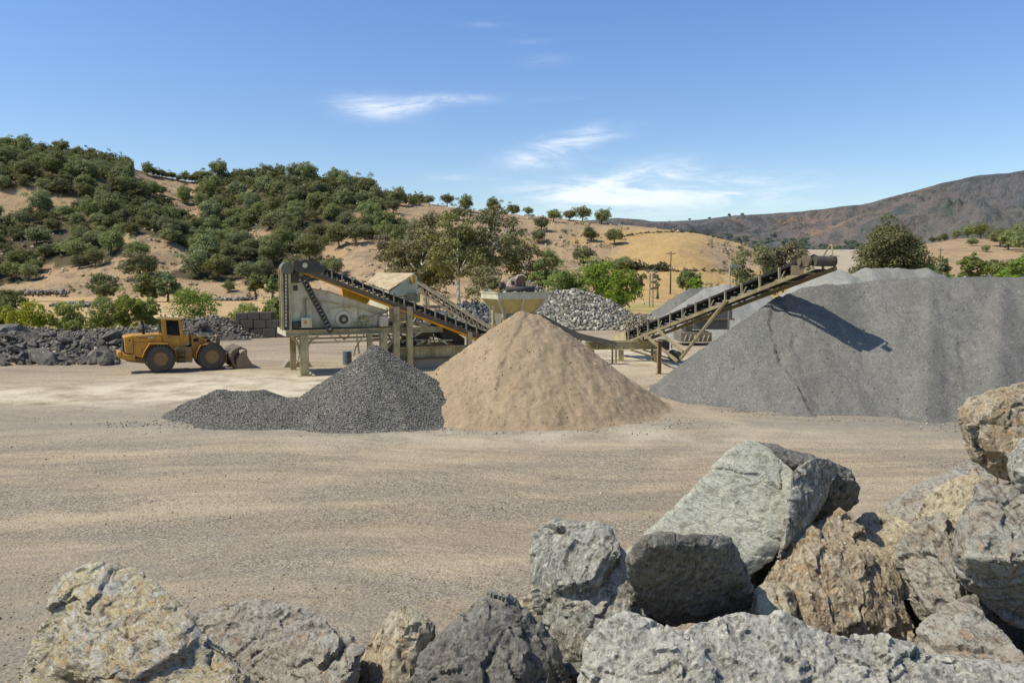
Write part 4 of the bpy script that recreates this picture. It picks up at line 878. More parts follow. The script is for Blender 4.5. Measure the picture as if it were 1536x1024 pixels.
# rubble heap on the left
k = [gnd(-60, 520), gnd(40, 520), gnd(120, 518), gnd(190, 517), gnd(260, 515)]
RG = m_gravel('rubble_heap_bed', [hx(74, 70, 66), hx(104, 99, 92), hx(146, 138, 126)], cell=7, big=.3, bump=.07)
hseg = [((-43, 60, 1.1), (-36, 58.5, 1.3), .38), ((-36, 58.5, 1.3), (-31, 58, 1.2), .38), ((-31, 58, 1.2), (-27.5, 59, .9), .38), ((-27.5, 59, 1.1), (-25, 61, .6), .40)]
o, g = heap('rubble_heap', hseg, RG, 'long low bank of dark broken rubble left of the loader', 'rubble bank', (-62, -14, 50, 74), .3, (.3, .12), 83)
ptsr = on_heap(g, 2600, rng, .05); tag(link('rubble_bits', stones_mesh('rubble_bits', ptsr, rng.uniform(.05, .28, len(ptsr)), rng), m_stones('rubble_bit', hx(84, 80, 76), hx(124, 118, 110), hx(176, 168, 156)), o), kind='stuff')
hseg2 = [((-45, 74, .9), (-34, 73, 1.0), .4), ((-34, 73, 1.0), (-30, 73.5, 2.0), .5), ((-30, 73.5, 2.0), (-27.5, 75, 1.9), .5)]
o, g2 = heap('gravel_bank', hseg2, RG, 'grey gravelly bank behind the loader, up against the block wall', 'gravel bank', (-62, -20, 66, 84), .35, (.22, .1), 87)
ptsr = on_heap(g2, 2500, rng, .05); tag(link('bank_stones', stones_mesh('bank_stones', ptsr, rng.uniform(.05, .24, len(ptsr)), rng), bpy.data.materials['rubble_bit'], o), kind='stuff')
XX, YY, Z = g; rr = random.Random(12); placed = []
tries = 0
while len(placed) < 235 and tries < 9000:
    tries += 1; px = rr.uniform(-70, 235); Y = rr.uniform(51.0, 62); x = (px-CX)/F*Y; s = min(1.25, max(.28, rr.lognormvariate(-.75, .42)))
    i = int(round((Y-50)/24*(Z.shape[0]-1))); j = int(round((x+62)/48*(Z.shape[1]-1)))
    if not (0 <= i < Z.shape[0] and 0 <= j < Z.shape[1]): continue
    z = Z[i, j]
    if px > 175 and Y < 56 + (px-175)*.05: continue
    if z < -.2 and rr.random() < .6: continue
    if any((x-a)**2+(Y-b)**2 < (.62*(s+c))**2 for a, b, c in placed): continue
    placed.append((x, Y, s)); o = bpy.data.objects.new('rubble_rock', RUBM[rr.randrange(8)]); COL.objects.link(o)
    o.location = (x, Y, max(z, 0)+s*.22); o.scale = (s*rr.uniform(.8, 1.15), s*rr.uniform(.8, 1.1), s*rr.uniform(.7, 1.05)); o.rotation_euler = (rr.uniform(-.6, .6), rr.uniform(-.6, .6), rr.uniform(0, 6.3))
    sz = 'big' if s > .75 else 'small' if s < .4 else 'medium'
    row = 'at the front foot' if Y < 54 else 'on the face' if Y < 57.5 else 'near the top'
    wh = 'at the left edge' if px < 20 else 'left of the middle' if px < 80 else 'right of the middle' if px < 150 else 'close to the loader'
    tag(o, f'{sz} grey rock {row} of the rubble heap, {wh}', 'rock', 'rocks piled in the rubble heap')
for i, (px, py, Y, s, lab) in enumerate([(26, 497, 66, 1.7, 'large dark blocky boulder on the bank at the left edge'), (8, 500, 64, 1.4, 'dark boulder cut by the left edge of the picture, beside the large blocky one'), (215, 492, 66, .8, 'pale slab shaped rock on top of the bank behind the loader'), (300, 488, 72, .9, 'grey rock on the mound beside the block wall')]):
    P = at(px, py, Y); o = bpy.data.objects.new('boulder', RUBM[i]); COL.objects.link(o); o.location = P; o.scale = (s, s*.9, s*.8); o.rotation_euler = (.2, .1, i); tag(o, lab, 'boulder')
for i, (px, py, Y, n_, lab) in enumerate([(62, 437, 180, 26, 'pale broken slabs heaped in the dry field at the far left'), (352, 451, 150, 18, 'small pale debris heap in the field behind the block wall'), (124, 460, 125, 22, 'low strip of grey rubble in the field between the shrubs')]):
    P = gnd(px, py) if py > 440 else at(px, py, 185); r3 = np.random.default_rng(i); pts = np.stack([P.x+r3.normal(0, 2.6, n_*8), P.y+r3.normal(0, 1.2, n_*8), r3.uniform(0, .7, n_*8)+max(0, P.z-.6)], 1)
    tag(link('debris_heap', stones_mesh('debris_heap', pts, r3.uniform(.25, .8, len(pts)), r3), m_stones('debris_stone', hx(104, 100, 94), hx(138, 134, 126), hx(176, 172, 164))), lab, 'debris', kind='stuff')
# concrete block wall
CB = m_plain('old_concrete', hx(86, 80, 74), .9, .35, 2.2, .04)
wf = Fr(gnd(336, 506), .0)
def block(x0, x1, z0, z1, y0, lab):
    b = MB(); b.box(0, x1-x0-.03, 0, .95, 0, z1-z0-.03); e = b.build('concrete_block', CB, None, bevel=.05); e.location = (wf.P.x+x0, wf.P.y+y0, z0+.0); tag(e, lab, 'concrete block', 'blocks of the low retaining wall')
pos_w = ['leftmost', 'second', 'third', 'fourth', 'fifth', 'sixth']
for r_, (z0, z1, xo, nb) in enumerate([(0, .84, 0, 6), (.84, 1.66, .35, 6)]):
    for i in range(nb): block(xo+i*1.22, xo+(i+1)*1.22, z0, z1, rr.uniform(-.04, .04), f'{pos_w[i]} dark concrete block from the left in the {["bottom", "middle"][r_]} course of the wall')
for i in range(3): block(1.1+i*1.15, 1.1+(i+1)*1.15, 1.66, 2.42-.1*(i == 0), .05, f'{pos_w[i]} dark concrete block from the left in the short top course')
# utility poles, mast, posts
WOOD = m_plain('weathered_pole_wood', hx(96, 80, 66), .9, .3, 3, .01); STEEL = m_plain('galvanised_steel', hx(128, 128, 124), .55, .2, 5, .002, .4)
def pole(px, base, top, Y, lab, armw, armdz=.5, grp=None):
    P = at(px, base, Y); zt = at(px, top, Y).z; e = empty('utility_pole', (P.x, Y, P.z-.5), 0, lab, 'utility pole', grp); h = zt-P.z+.5
    MB().tube((0, 0, 0), (0, 0, h), .19, .13).build('pole_shaft', WOOD, e, True)
    a = MB(); a.beam((-armw/2, 0, h-armdz), (armw/2, 0, h-armdz), .14, .16); a.beam((-armw*.3, -.02, h-armdz), (0, -.02, h-armdz-.7), .06, .06); a.beam((armw*.3, -.02, h-armdz), (0, -.02, h-armdz-.7), .06, .06); a.build('crossarm', WOOD, e)
    for sx in (-.46, -.2, .46): MB().lathe_y(sx*armw, h-armdz+.18, [(-.06, .05), (0, .09), (.06, .05)], 8).build('insulator', STEEL, e, True)
    return e
pole(1005.5, 438, 377, 190, 'tall wooden utility pole with a crossarm standing before the golden hill', 2.2)
pole(1410.5, 389, 371, 330, 'distant wooden utility pole on the tan foothill at the right', 2.2, .9)
e = empty('floodlight_mast', (at(977, 446, 150).x, 150, 0), 0, 'pale lattice floodlight mast between the willows and the utility pole', 'mast'); zt = at(977, 406, 150).z
b = MB()
for sx in (-.35, .35):
    for sy in (-.35, .35): b.tube((sx, sy, 0), (sx*.7, sy*.7, zt*.93), .05, n=5)
for i in range(8):
    z0 = i*zt*.93/8; z1 = (i+1)*zt*.93/8; s = 1 if i % 2 else -1; b.tube((-.33*s, -.34, z0), (.33*s, -.34, z1), .03, n=4); b.tube((-.34, .33*s, z0), (-.34, -.33*s, z1), .03, n=4)
b.build('lattice_tower', STEEL, e)
for i, (x, z) in enumerate([(-.7, .98), (.1, 1.0), (.8, .97), (.4, .9)]): MB().prism([(x-.3, zt*z-.25), (x+.3, zt*z-.2), (x+.25, zt*z+.3), (x-.25, zt*z+.25)], -.5, -.2).build('floodlight', STEEL, e, bevel=.03)
# far house
e = empty('farm_house', (at(1484, 405, 225).x, 225, 1.2), .1, 'low pale house with a grey roof among the trees at the far right', 'house'); k = 225/F
WH = m_plain('house_wall', hx(190, 180, 168), .9, .1, 1, 0); RFm = m_plain('house_roof', hx(176, 172, 168), .8, .15, 1, 0)
MB().box(-3.6, 3.6, 0, 5, 0, 4.2).build('wall', WH, e); MB().prism([(-3.9, 4.2), (3.9, 4.2), (2.8, 5.4), (-2.8, 5.4)], -.4, 5.4).build('roof', RFm, e)
for x in (-2.2, .2, 2.2): MB().box(x-.5, x+.5, -.04, .02, 2.4, 3.6).build('window', m_plain('dark_window', hx(50, 56, 62), .3, .1, 1, 0) if x < -2 else bpy.data.materials['dark_window'], e)
MB().box(-1.4, -.6, -.05, .02, .6, 3.4).build('door', m_plain('door_paint', hx(150, 80, 64), .7, .1, 1, 0), e)
e = empty('white_van', (at(1501, 399, 250).x, 250, 3.2), .5, 'small white van parked by the trees above the far house', 'van')
b = MB(); b.prism([(-2, .4), (2.1, .4), (2.2, 1.1), (1.6, 1.3), (1.1, 2.0), (-2, 2.05)], 0, 1.8); b.build('body', m_plain('white_paint', hx(225, 225, 225), .4, .05, 1, 0), e, bevel=.06)
MB().prism([(1.5, 1.3), (1.12, 1.85), (.3, 1.85), (.3, 1.3)], -.02, 1.82).build('window', bpy.data.materials['dark_window'], e)
for x in (-1.3, 1.4): MB().lathe_y(x, .35, [(-.03, .3), (0, .35), (1.8, .35), (1.83, .3)], 16).build('wheel', m_plain('van_tyre', hx(40, 40, 40), .9, .1, 1, 0) if x < 0 else bpy.data.materials['van_tyre'], e)
print('props', round(time.time()-T0, 1))
# ================================================================== WHEEL LOADER
YEL = m_paint('loader_yellow', hx(196, 146, 60), hx(138, 108, 70), hx(96, 62, 36), .9, .6, .6, 1.3)
YELD = m_paint('loader_yellow_dusty', hx(140, 114, 74), hx(126, 110, 88), hx(90, 60, 36), .8, .7, .4, 1.6)
BLK = m_plain('dark_grime', hx(44, 42, 40), .8, .3, 5, .01)
TYRE = m_plain('dusty_tyre', hx(84, 80, 76), .95, .25, 3, .02)
GLASS, _t, _b = nt('tinted_glass'); _b.inputs['Base Color'].default_value = (.02, .03, .035, 1); _b.inputs['Roughness'].default_value = .04; _b.inputs['Specular IOR Level'].default_value = .6
_q = N(_t); _tr = _q.n('ShaderNodeBsdfTransparent'); _tr.inputs[0].default_value = (.42, .52, .50, 1); _mx = _q.n('ShaderNodeMixShader'); _mx.inputs[0].default_value = .35
_q.L(_tr.outputs[0], _mx.inputs[1]); _q.L(_b.outputs[0], _mx.inputs[2]); _q.L(_mx.outputs[0], _t.nodes['Material Output'].inputs['Surface'])
BUCK = m_paint('worn_bucket_steel', hx(128, 112, 100), hx(150, 132, 110), hx(96, 66, 44), .6, .6, .4, 1.5)
WHT = m_plain('chipped_white', hx(214, 208, 196), .7, .12, 4, .004)
lp = gnd(242, 559.6); LA = R(29); L = empty('wheel_loader', lp, LA, 'dusty yellow wheel loader with lowered bucket parked left of the plant', 'wheel loader'); L.scale = (.93, .94, .98)
def lx(zx): return (zx-540)/151.0
def lz(zx, zy): return max(0, (735-(zx-540)*.058-zy)/152.0)
def LP(pts): return [(lx(a), lz(a, b)) for a, b in pts]
R0, W0 = .85, .56; TRK = 2.05
def wheel(x, y, s):
    """tyre and rim of one wheel; y = outer face, s = +1 when the outside faces -y"""
    e = MB(); R_ = R0
    prof = [(0, .42), (0, .50), (.03, .60), (.04, .72), (.09, .81), (.16, R_-.02), (W0-.16, R_-.02), (W0-.09, .81), (W0-.04, .72), (W0-.03, .60), (W0, .50), (W0, .42)]
    e.lathe_y(0, 0, prof, 40, False)
    for i in range(26):
        a = i*2*math.pi/26
        for y0, y1, da in ((.05, .30, .0), (.26, W0-.05, .12)):
            ca, sa = math.cos(a+da), math.sin(a+da); r0, r1 = R_-.05, R_+.035; w = .055; tx, tz = -sa, ca
            vs = []
            for yy_ in (y0, y1):
                sh = .07*(1 if yy_ in (y0,) else -1)*(1 if y0 < .1 else -1)
                for rr_, ww in ((r0, w), (r1, w*.8)):
                    for sg in (-1, 1): vs.append((ca*rr_+tx*(sg*ww+sh), yy_, sa*rr_+tz*(sg*ww+sh)))
            e.add(vs, [(0, 1, 3, 2), (4, 6, 7, 5), (0, 4, 5, 1), (2, 3, 7, 6), (0, 2, 6, 4), (1, 5, 7, 3)])
    root = bpy.data.objects.new('wheel', None); COL.objects.link(root); root.parent = L; root.location = (x, y, R0); root.empty_display_size = .2
    if s < 0: root.rotation_euler = (0, 0, math.pi)
    t = e.build('tyre', TYRE, root)
    h = MB(); h.lathe_y(0, 0, [(.05, .43), (.03, .42), (.05, .38), (.16, .34), (.17, .20), (.06, .19), (.02, .16), (.0, .10), (.0, .03)], 28)
    for i in range(10):
        a = i*math.pi/5; h.tube((.25*math.cos(a), .17, .25*math.sin(a)), (.25*math.cos(a), .13, .25*math.sin(a)), .022, n=6)
    h.build('rim', YELD, root)
WB = lx(1008)
wheel(0, 0, 1); wheel(WB, 0, 1); wheel(0, TRK+W0, -1); wheel(WB, TRK+W0, -1)
MID = (TRK+W0)/2
y0b, y1b = .42, TRK+W0-.42                               # body sides
b = MB(); b.prism(LP([(228, 412), (300, 395), (562, 378), (565, 470), (470, 560), (380, 600), (322, 565), (236, 560)]), y0b, y1b); b.build('engine_hood', YEL, L, bevel=.05)
b = MB(); b.prism(LP([(224, 430), (236, 425), (236, 556), (222, 556)]), y0b+.15, y1b-.15); b.build('grille', BLK, L)
b = MB(); b.prism(LP([(172, 548), (205, 546), (206, 572), (322, 566), (322, 625), (232, 622), (174, 600)]), y0b-.05, y1b+.05); b.build('counterweight', YEL, L, bevel=.03)
b = MB(); b.box(lx(174)-.03, lx(174)+.02, y0b+.1, y0b+.5, 1.0, 1.16); b.build('tail_light', m_plain('red_lens', hx(150, 60, 46), .3, .1, 3, 0), L)
b = MB(); b.prism(LP([(232, 620), (380, 598), (700, 598), (840, 600), (840, 640), (690, 640), (560, 660), (380, 655), (250, 640)]), y0b+.35, y1b-.35); b.build('rear_frame', YELD, L, bevel=.03)
def fender(pts, w0, w1, name='fender', mat=YEL):
    b = MB(); th = .05
    for (a, c), (d, e) in zip(pts[:-1], pts[1:]):
        p = LP([(a, c)])[0]; q_ = LP([(d, e)])[0]; b.add([(p[0], w0, p[1]), (q_[0], w0, q_[1]), (q_[0], w1, q_[1]), (p[0], w1, p[1]), (p[0], w0, p[1]+th), (q_[0], w0, q_[1]+th), (q_[0], w1, q_[1]+th), (p[0], w1, p[1]+th)],
                 [(0, 1, 2, 3), (4, 7, 6, 5), (0, 4, 5, 1), (1, 5, 6, 2), (2, 6, 7, 3), (3, 7, 4, 0)])
    b.build(name, mat, L)
for w0, w1 in ((-.02, .58), (TRK-.02, TRK+W0+.02)):
    fender([(380, 592), (398, 545), (446, 470), (612, 468), (668, 520), (690, 590)], w0, w1); fender([(858, 598), (868, 545), (905, 474), (975, 462)], w0, w1)
# side wall between hood and fender
b = MB(); b.prism(LP([(330, 470), (600, 470), (690, 520), (690, 640), (640, 630), (650, 560), (600, 495), (450, 495), (400, 560), (384, 600), (330, 590)]), y0b-.02, y0b+.05); b.build('side_panel', YEL, L)
b = MB(); b.prism(LP([(690, 490), (830, 490), (830, 636), (690, 636)]), y0b-.12, y0b+.12); b.build('side_tank', YELD, L, bevel=.03)
b = MB()
for zy in (545, 590, 632): b.box(lx(690), lx(752), -.02, .3, lz(720, zy)-.02, lz(720, zy)+.02)
b.tube((lx(756), .02, lz(756, 640)), (lx(756), .02, lz(756, 520)), .02); b.tube((lx(688), .02, lz(688, 640)), (lx(688), .02, lz(688, 520)), .02); b.build('access_steps', BLK, L)
# cab
yc0, yc1 = y0b+.10, y1b-.10
b = MB()
def post(pts, y0, y1): b.prism(LP(pts), y0, y1)
for y0, y1 in ((yc0, yc0+.09), (yc1-.09, yc1)):
    post([(558, 240), (604, 240), (610, 390), (568, 385)], y0, y1); post([(716, 240), (738, 240), (760, 378), (728, 390)], y0, y1)
    post([(556, 236), (740, 236), (740, 248), (556, 248)], y0, y1)
post([(566, 376), (612, 384), (730, 388), (760, 376), (806, 378), (812, 440), (770, 500), (690, 510), (600, 470), (566, 460)], yc0, yc1)
b.build('cab', YEL, L, bevel=.015)
b = MB(); b.prism(LP([(516, 218), (560, 213), (768, 215), (768, 228), (740, 238), (556, 240), (520, 238)]), yc0-.12, yc1+.12); b.build('cab_roof', m_paint('roof_paint', hx(214, 190, 140), hx(190, 170, 130), hx(110, 80, 50), .5, .6, .2), L, bevel=.02)
b = MB()
for y in (yc0+.03, yc1-.03): b.prism(LP([(604, 246), (718, 246), (724, 388), (610, 390)]), y, y+.012)
b.prism(LP([(738, 246), (744, 246), (764, 376), (758, 376)]), yc0+.1, yc1-.1); b.prism(LP([(553, 246), (557, 246), (564, 374), (560, 374)]), yc0+.1, yc1-.1)
b.build('cab_glass', GLASS, L)
b = MB(); b.prism(LP([(612, 394), (724, 394), (724, 458), (620, 462), (616, 440)]), yc0-.03, yc0-.002); d_ = b.build('door', YEL, L, bevel=.01)
MB().box(lx(622), lx(640), yc0-.05, yc0-.028, lz(630, 412), lz(630, 404)).build('handle', BLK, d_)
b = MB(); b.prism(LP([(630, 300), (650, 296), (656, 380), (625, 385)]), MID-.25, MID+.25); b.prism(LP([(630, 285), (650, 282), (652, 300), (632, 302)]), MID-.13, MID+.13); b.box(lx(630), lx(690), MID-.27, MID+.27, lz(650, 395), lz(650, 375)); b.build('operator_seat', BLK, L, bevel=.03)
b = MB(); b.tube((lx(735), MID, lz(735, 400)), (lx(705), MID, lz(705, 345)), .03)
for i in range(16):
    a0 = i*math.pi/8; a1 = (i+1)*math.pi/8; cx_, cz_ = lx(703), lz(703, 343)
    f = lambda a: (cx_+.05*math.cos(a)*1.6, MID+.2*math.sin(a), cz_+.14*math.cos(a)*.8)
    b.tube(f(a0), f(a1), .018, n=5)
b.build('steering_wheel', BLK, L)
b = MB(); b.tube((lx(408), MID-.3, lz(408, 400)), (lx(405), MID-.3, lz(405, 300)), .085, n=12); b.tube((lx(405), MID-.3, lz(405, 300)), (lx(392), MID-.3, lz(392, 262)), .07, n=12); b.build('exhaust_pipe', BLK, L, True)
for zx in (560, 600, 670, 725): MB().box(lx(zx)-.05, lx(zx)+.05, yc0-.1, yc0+.02, lz(zx, 212), lz(zx, 212)+.1).build('work_lamp', BLK, L, bevel=.01)
b = MB(); b.box(lx(360), lx(500), y0b-.006, y0b-.001, lz(430, 418), lz(430, 412)); b.build('stripe', m_plain('decal_red', hx(120, 60, 44), .6, .3, 9, 0), L)
b = MB()
for i, x in enumerate([440, 453, 466, 480]): b.box(lx(x), lx(x+8), y0b-.007, y0b-.001, lz(x, 420), lz(x, 405))
b.build('side_lettering', WHT, L)
b = MB(); b.tube((lx(278), y0b-.01, lz(278, 442)), (lx(278), y0b+.02, lz(278, 442)), .05, n=12); b.build('vent', BLK, L)
# articulation, front frame, boom, linkage
b = MB(); b.prism(LP([(745, 500), (850, 480), (850, 560), (760, 560)]), MID-.3, MID+.3); b.tube((lx(760), MID-.4, lz(760, 540)), (lx(930), MID-.45, lz(930, 560)), .06); b.tube((lx(760), MID+.4, lz(760, 540)), (lx(930), MID+.45, lz(930, 560)), .06); b.build('articulation_joint', BLK, L)
b = MB(); b.prism(LP([(832, 385), (880, 388), (905, 430), (990, 470), (1060, 560), (1000, 640), (860, 610), (832, 600)]), y0b+.25, y0b+.38); b.prism(LP([(832, 385), (880, 388), (905, 430), (990, 470), (1060, 560), (1000, 640), (860, 610), (832, 600)]), y1b-.38, y1b-.25)
b.prism(LP([(835, 470), (990, 480), (1040, 570), (990, 630), (860, 605), (835, 590)]), y0b+.38, y1b-.38); b.build('front_frame', YEL, L, bevel=.02)
boom = [(856, 392), (905, 398), (985, 425), (1060, 448), (1110, 485), (1150, 540), (1172, 600), (1210, 640), (1215, 668), (1180, 665), (1135, 640), (1110, 570), (1075, 510), (1030, 480), (960, 470), (880, 450), (852, 425)]
for y in (MID-.62, MID+.48):
    b = MB(); b.prism(LP(boom), y, y+.12); b.build('lift_arm', YEL, L, bevel=.015)
b = MB(); b.prism(LP([(1078, 392), (1098, 375), (1114, 385), (1112, 470), (1104, 520), (1080, 500), (1072, 440)]), MID-.12, MID+.12); b.build('tilt_lever', YELD, L, bevel=.02)
b = MB(); b.tube((lx(880), MID, lz(880, 408)), (lx(1000), MID, lz(1000, 402)), .07, n=10); b.build('tilt_cylinder', YELD, L, True)
b = MB(); b.tube((lx(1000), MID, lz(1000, 402)), (lx(1095), MID, lz(1095, 398)), .035, n=8); b.build('tilt_rod', STEEL, L, True)
for y in (MID-.42, MID+.36): MB().tube((lx(900), y, lz(900, 560)), (lx(1080), y, lz(1080, 520)), .06, n=8).build('lift_cylinder', BLK, L, True)
b = MB(); b.tube((lx(1100), MID, lz(1100, 510)), (lx(1190), MID, lz(1190, 545)), .05, n=6); b.build('tilt_link', YELD, L)
b = MB(); b.path([(lx(742), yc0-.02, lz(742, 250)), (lx(775), yc0-.2, lz(775, 262))], .015); b.box(lx(772), lx(780), yc0-.32, yc0-.12, lz(776, 300), lz(776, 262)); b.build('mirror', BLK, L)
b = MB(); b.path([(lx(450), y0b+.06, lz(450, 388)), (lx(450), y0b+.06, lz(450, 350)), (lx(540), y0b+.06, lz(540, 345)), (lx(540), y0b+.06, lz(540, 382))], .014, 5); b.build('hood_rail', BLK, L)
b = MB(); b.path([(lx(905), MID-.45, lz(905, 430)), (lx(940), MID-.48, lz(940, 405)), (lx(1000), MID-.46, lz(1000, 425)), (lx(1060), MID-.42, lz(1060, 455))], .025, 6); b.path([(lx(830), MID-.3, lz(830, 470)), (lx(850), MID-.5, lz(850, 520)), (lx(880), MID-.5, lz(880, 550))], .028, 6); b.build('hydraulic_hose', BLK, L)
b = MB(); b.box(lx(308), lx(312), y0b-.008, y0b-.001, lz(310, 560), lz(310, 412)); b.box(lx(312), lx(560), y0b-.007, y0b-.001, lz(430, 452), lz(430, 449)); b.build('panel_seam', BLK, L)
b = MB(); b.path([(lx(800), y0b+.1, lz(800, 380)), (lx(812), y0b+.05, lz(812, 350)), (lx(835), y0b+.05, lz(835, 385))], .025); b.build('handrail', STEEL, L)
b = MB()
for x in (865, 990): b.tube((lx(x), MID-.75, lz(x, 430)), (lx(x), MID-.70, lz(x, 430)), .10, n=14)
b.build('pin_cover', BLK, L)
b = MB(); b.box(lx(868), lx(890), .25, .40, lz(880, 440), lz(880, 405)); b.build('headlight', BLK, L, bevel=.02)
# bucket: curved shell with side plates
out_ = [(1195, 640), (1176, 590), (1182, 545), (1205, 512), (1245, 488), (1280, 474), (1335, 500)]
inn = [(1330, 512), (1290, 500), (1255, 515), (1222, 545), (1205, 585), (1215, 640), (1250, 680), (1415, 694)]
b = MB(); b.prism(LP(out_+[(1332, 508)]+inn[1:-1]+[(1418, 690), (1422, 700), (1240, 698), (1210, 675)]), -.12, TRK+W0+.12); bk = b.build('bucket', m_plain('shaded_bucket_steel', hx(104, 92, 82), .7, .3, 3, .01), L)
for y in (-.15, TRK+W0+.10):
    MB().prism(LP([(1232, 655), (1236, 600), (1280, 530), (1336, 500), (1340, 520), (1338, 560), (1365, 610), (1420, 694), (1250, 698)]), y, y+.05).build('side_plate', BUCK, bk)
b = MB()
for i in range(8):
    y = .0+i*(TRK+W0)/7; b.prism([(lx(1395), .06), (lx(1440), .02), (lx(1395), .13)], y-.06, y+.06)
b.build('bucket_teeth', BUCK, bk)
b = MB(); b.box(lx(1165), lx(1200), MID-.7, MID-.45, .25, .95); b.build('bucket_bracket', BLK, bk); b = MB(); b.box(lx(1165), lx(1200), MID+.45, MID+.7, .25, .95); b.build('bucket_bracket', BLK, bk)
# ================================================================== SCREENING PLANT
CRM = m_paint('cream_plant_paint', hx(208, 202, 182), hx(150, 136, 106), hx(112, 74, 44), .6, .65, .8, .9)
OLV = m_paint('olive_cream_steel', hx(186, 174, 138), hx(116, 102, 76), hx(96, 60, 36), .8, .7, .8, 1.1)
DRK = m_paint('dark_worn_steel', hx(72, 70, 68), hx(112, 102, 88), hx(90, 60, 40), .5, .7, .4, 2)
BRN = m_paint('brown_frame_steel', hx(112, 100, 82), hx(84, 74, 60), hx(96, 56, 30), .7, .75, .6, 1.4)
ORG = m_paint('orange_chute_paint', hx(240, 170, 36), hx(150, 100, 40), hx(120, 66, 26), .5, .5, .4, 1.2)
RUB_BELT = m_plain('rubber_belt', hx(42, 42, 44), .75, .25, 4, .006)
def Z6(a, b): return (410+a*.20508, 370+b*.20508)
def Z7(a, b): return (560+a*.18551, 380+b*.18551)
def Z8(a, b): return (690+a*.13672, 400+b*.13672)
def Z9(a, b): return (900+a*.24089, 360+b*.24089)
def Z13(a, b): return (940+a*.13667, 430+b*.13667)
fA = Fr(gnd(457, 563.5), R(24))
PA = empty('screening_plant', fA.P, fA.a, 'cream painted screening plant raised on steel legs behind the dark gravel', 'screening plant')
def T(fr, z, a, b, v=0): return fr.hit(*z(a, b), v)
def TZ(fr, z, pts, v=0): return [(fr.hit(*z(a, b), v)[0], fr.hit(*z(a, b), v)[2]) for a, b in pts]
VD = 3.1
DZ0 = T(fA, Z6, 100, 655)[2]; DZ1 = T(fA, Z6, 100, 612)[2]; U0 = T(fA, Z6, 95, 650)[0]; U1 = T(fA, Z7, 560, 600)[0]
b = MB()
for v in (0, VD): b.ibeam((U0, v, (DZ0+DZ1)/2), (U1, v, (DZ0+DZ1)/2), .26, DZ1-DZ0, .05)
b.build('deck_beam', OLV, PA)
b = MB(); b.box(U0-.06, U0, -.15, VD+.15, DZ0, DZ1)
u = U0+1.2
while u < U1: b.box(u, u+.14, .13, VD-.13, DZ0+.05, DZ1-.06); u += 1.4
b.build('cross_beam', CRM, PA)
b = MB(); b.box(U0, U1*.72, .14, VD-.14, DZ1+.003, DZ1+.03); b.build('deck_grating', BRN, PA)
def leg(u, v, w, z1=None, lab=None, m=OLV):
    b = MB(); b.box(u-w/2, u+w/2, v-w*.42, v-w*.28, 0, z1 or DZ0); b.box(u-w/2, u+w/2, v+w*.28, v+w*.42, 0, z1 or DZ0); b.box(u-w*.12, u+w*.12, v-w*.28, v+w*.28, 0, z1 or DZ0); b.box(u-w*.8, u+w*.8, v-w*.7, v+w*.7, 0, .04)
    return b.build('leg', m, PA)
leg(0, 0, .46); leg(T(fA, Z6, 146, 880, VD)[0], VD, .34)
for a, bb, v, w in [(705, 700, 0, .30), (705, 700, VD, .30), (805, 700, .05, .42), (805, 700, VD, .36)]: leg(T(fA, Z6, a, bb, v)[0], v, w)
for a, bb, w in [(185, 600, .36), (292, 600, .34)]:
    u, _, _z = T(fA, Z7, a, bb, -.25); zt = T(fA, Z7, a, 430, -.25)[2]; leg(u, -.25, w, zt)
u = T(fA, Z7, 765, 700)[0]; leg(u, -.25, .3, T(fA, Z7, 765, 630)[2])
leg(T(fA, Z7, 545, 600, VD)[0], VD, .3); leg(T(fA, Z7, 420, 600, VD)[0], VD, .3)
b = MB()
zr = T(fA, Z6, 400, 697)[2]
for v in (0, VD): b.beam((.1, v, zr), (U1*.66, v, zr), .08, .10)
b.path([T(fA, Z6, 130, 655), T(fA, Z6, 175, 700), T(fA, Z6, 196, 770)], .07, 6); b.path([T(fA, Z6, 330, 655), T(fA, Z6, 270, 690), T(fA, Z6, 245, 745)], .06, 6)
b.path([T(fA, Z6, 610, 645), T(fA, Z6, 628, 780)], .05); b.path([T(fA, Z6, 665, 640), T(fA, Z6, 600, 740), T(fA, Z6, 588, 800)], .04)
b.path([T(fA, Z6, 480, 645, 1), T(fA, Z6, 520, 680, 1), T(fA, Z6, 560, 640, 1)], .04)
b.beam(T(fA, Z6, 900, 660), T(fA, Z6, 830, 740), .12, .12); b.beam(T(fA, Z6, 930, 640, 1.5), T(fA, Z6, 1000, 740, 1.5), .1, .1)
b.path([T(fA, Z6, 415, 640), T(fA, Z6, 440, 670), T(fA, Z6, 468, 690)], .03)
for (a, c) in [((0, .3), (VD, zr)), ((0, zr), (VD, .3))]: b.beam((.0, a[0], a[1]), (.0, c[0], c[1]), .07, .07)
b.build('brace', OLV, PA)
# screen box
vs0, vs1 = .35, 2.7
outl = TZ(fA, Z6, [(112, 265), (208, 262), (262, 298), (430, 333), (520, 362), (700, 425), (822, 462), (832, 486), (766, 506), (760, 585), (118, 598)], vs0)
b = MB(); b.prism(outl, vs0, vs0+.06); b.prism(outl, vs1-.06, vs1); sb = b.build('screen_box', CRM, PA)
inner_ = TZ(fA, Z6, [(130, 300), (430, 370), (700, 460), (740, 570), (130, 580)], vs0)
MB().prism(inner_, vs0+.06, vs1-.06).build('screen_deck', DRK, sb)
b = MB()
def strip(p, q_, h=.09, v=vs0-.03, dpt=.06): b.beam((p[0], v, p[2]), (q_[0], v, q_[2]), dpt, h)
S_ = lambda a, c: T(fA, Z6, a, c, vs0)
strip(S_(215, 376), S_(430, 408)); strip(S_(430, 408), S_(620, 447)); strip(S_(620, 447), S_(790, 496)); strip(S_(262, 300), S_(430, 335), .05); strip(S_(430, 335), S_(700, 427), .05); strip(S_(700, 427), S_(822, 464), .05)
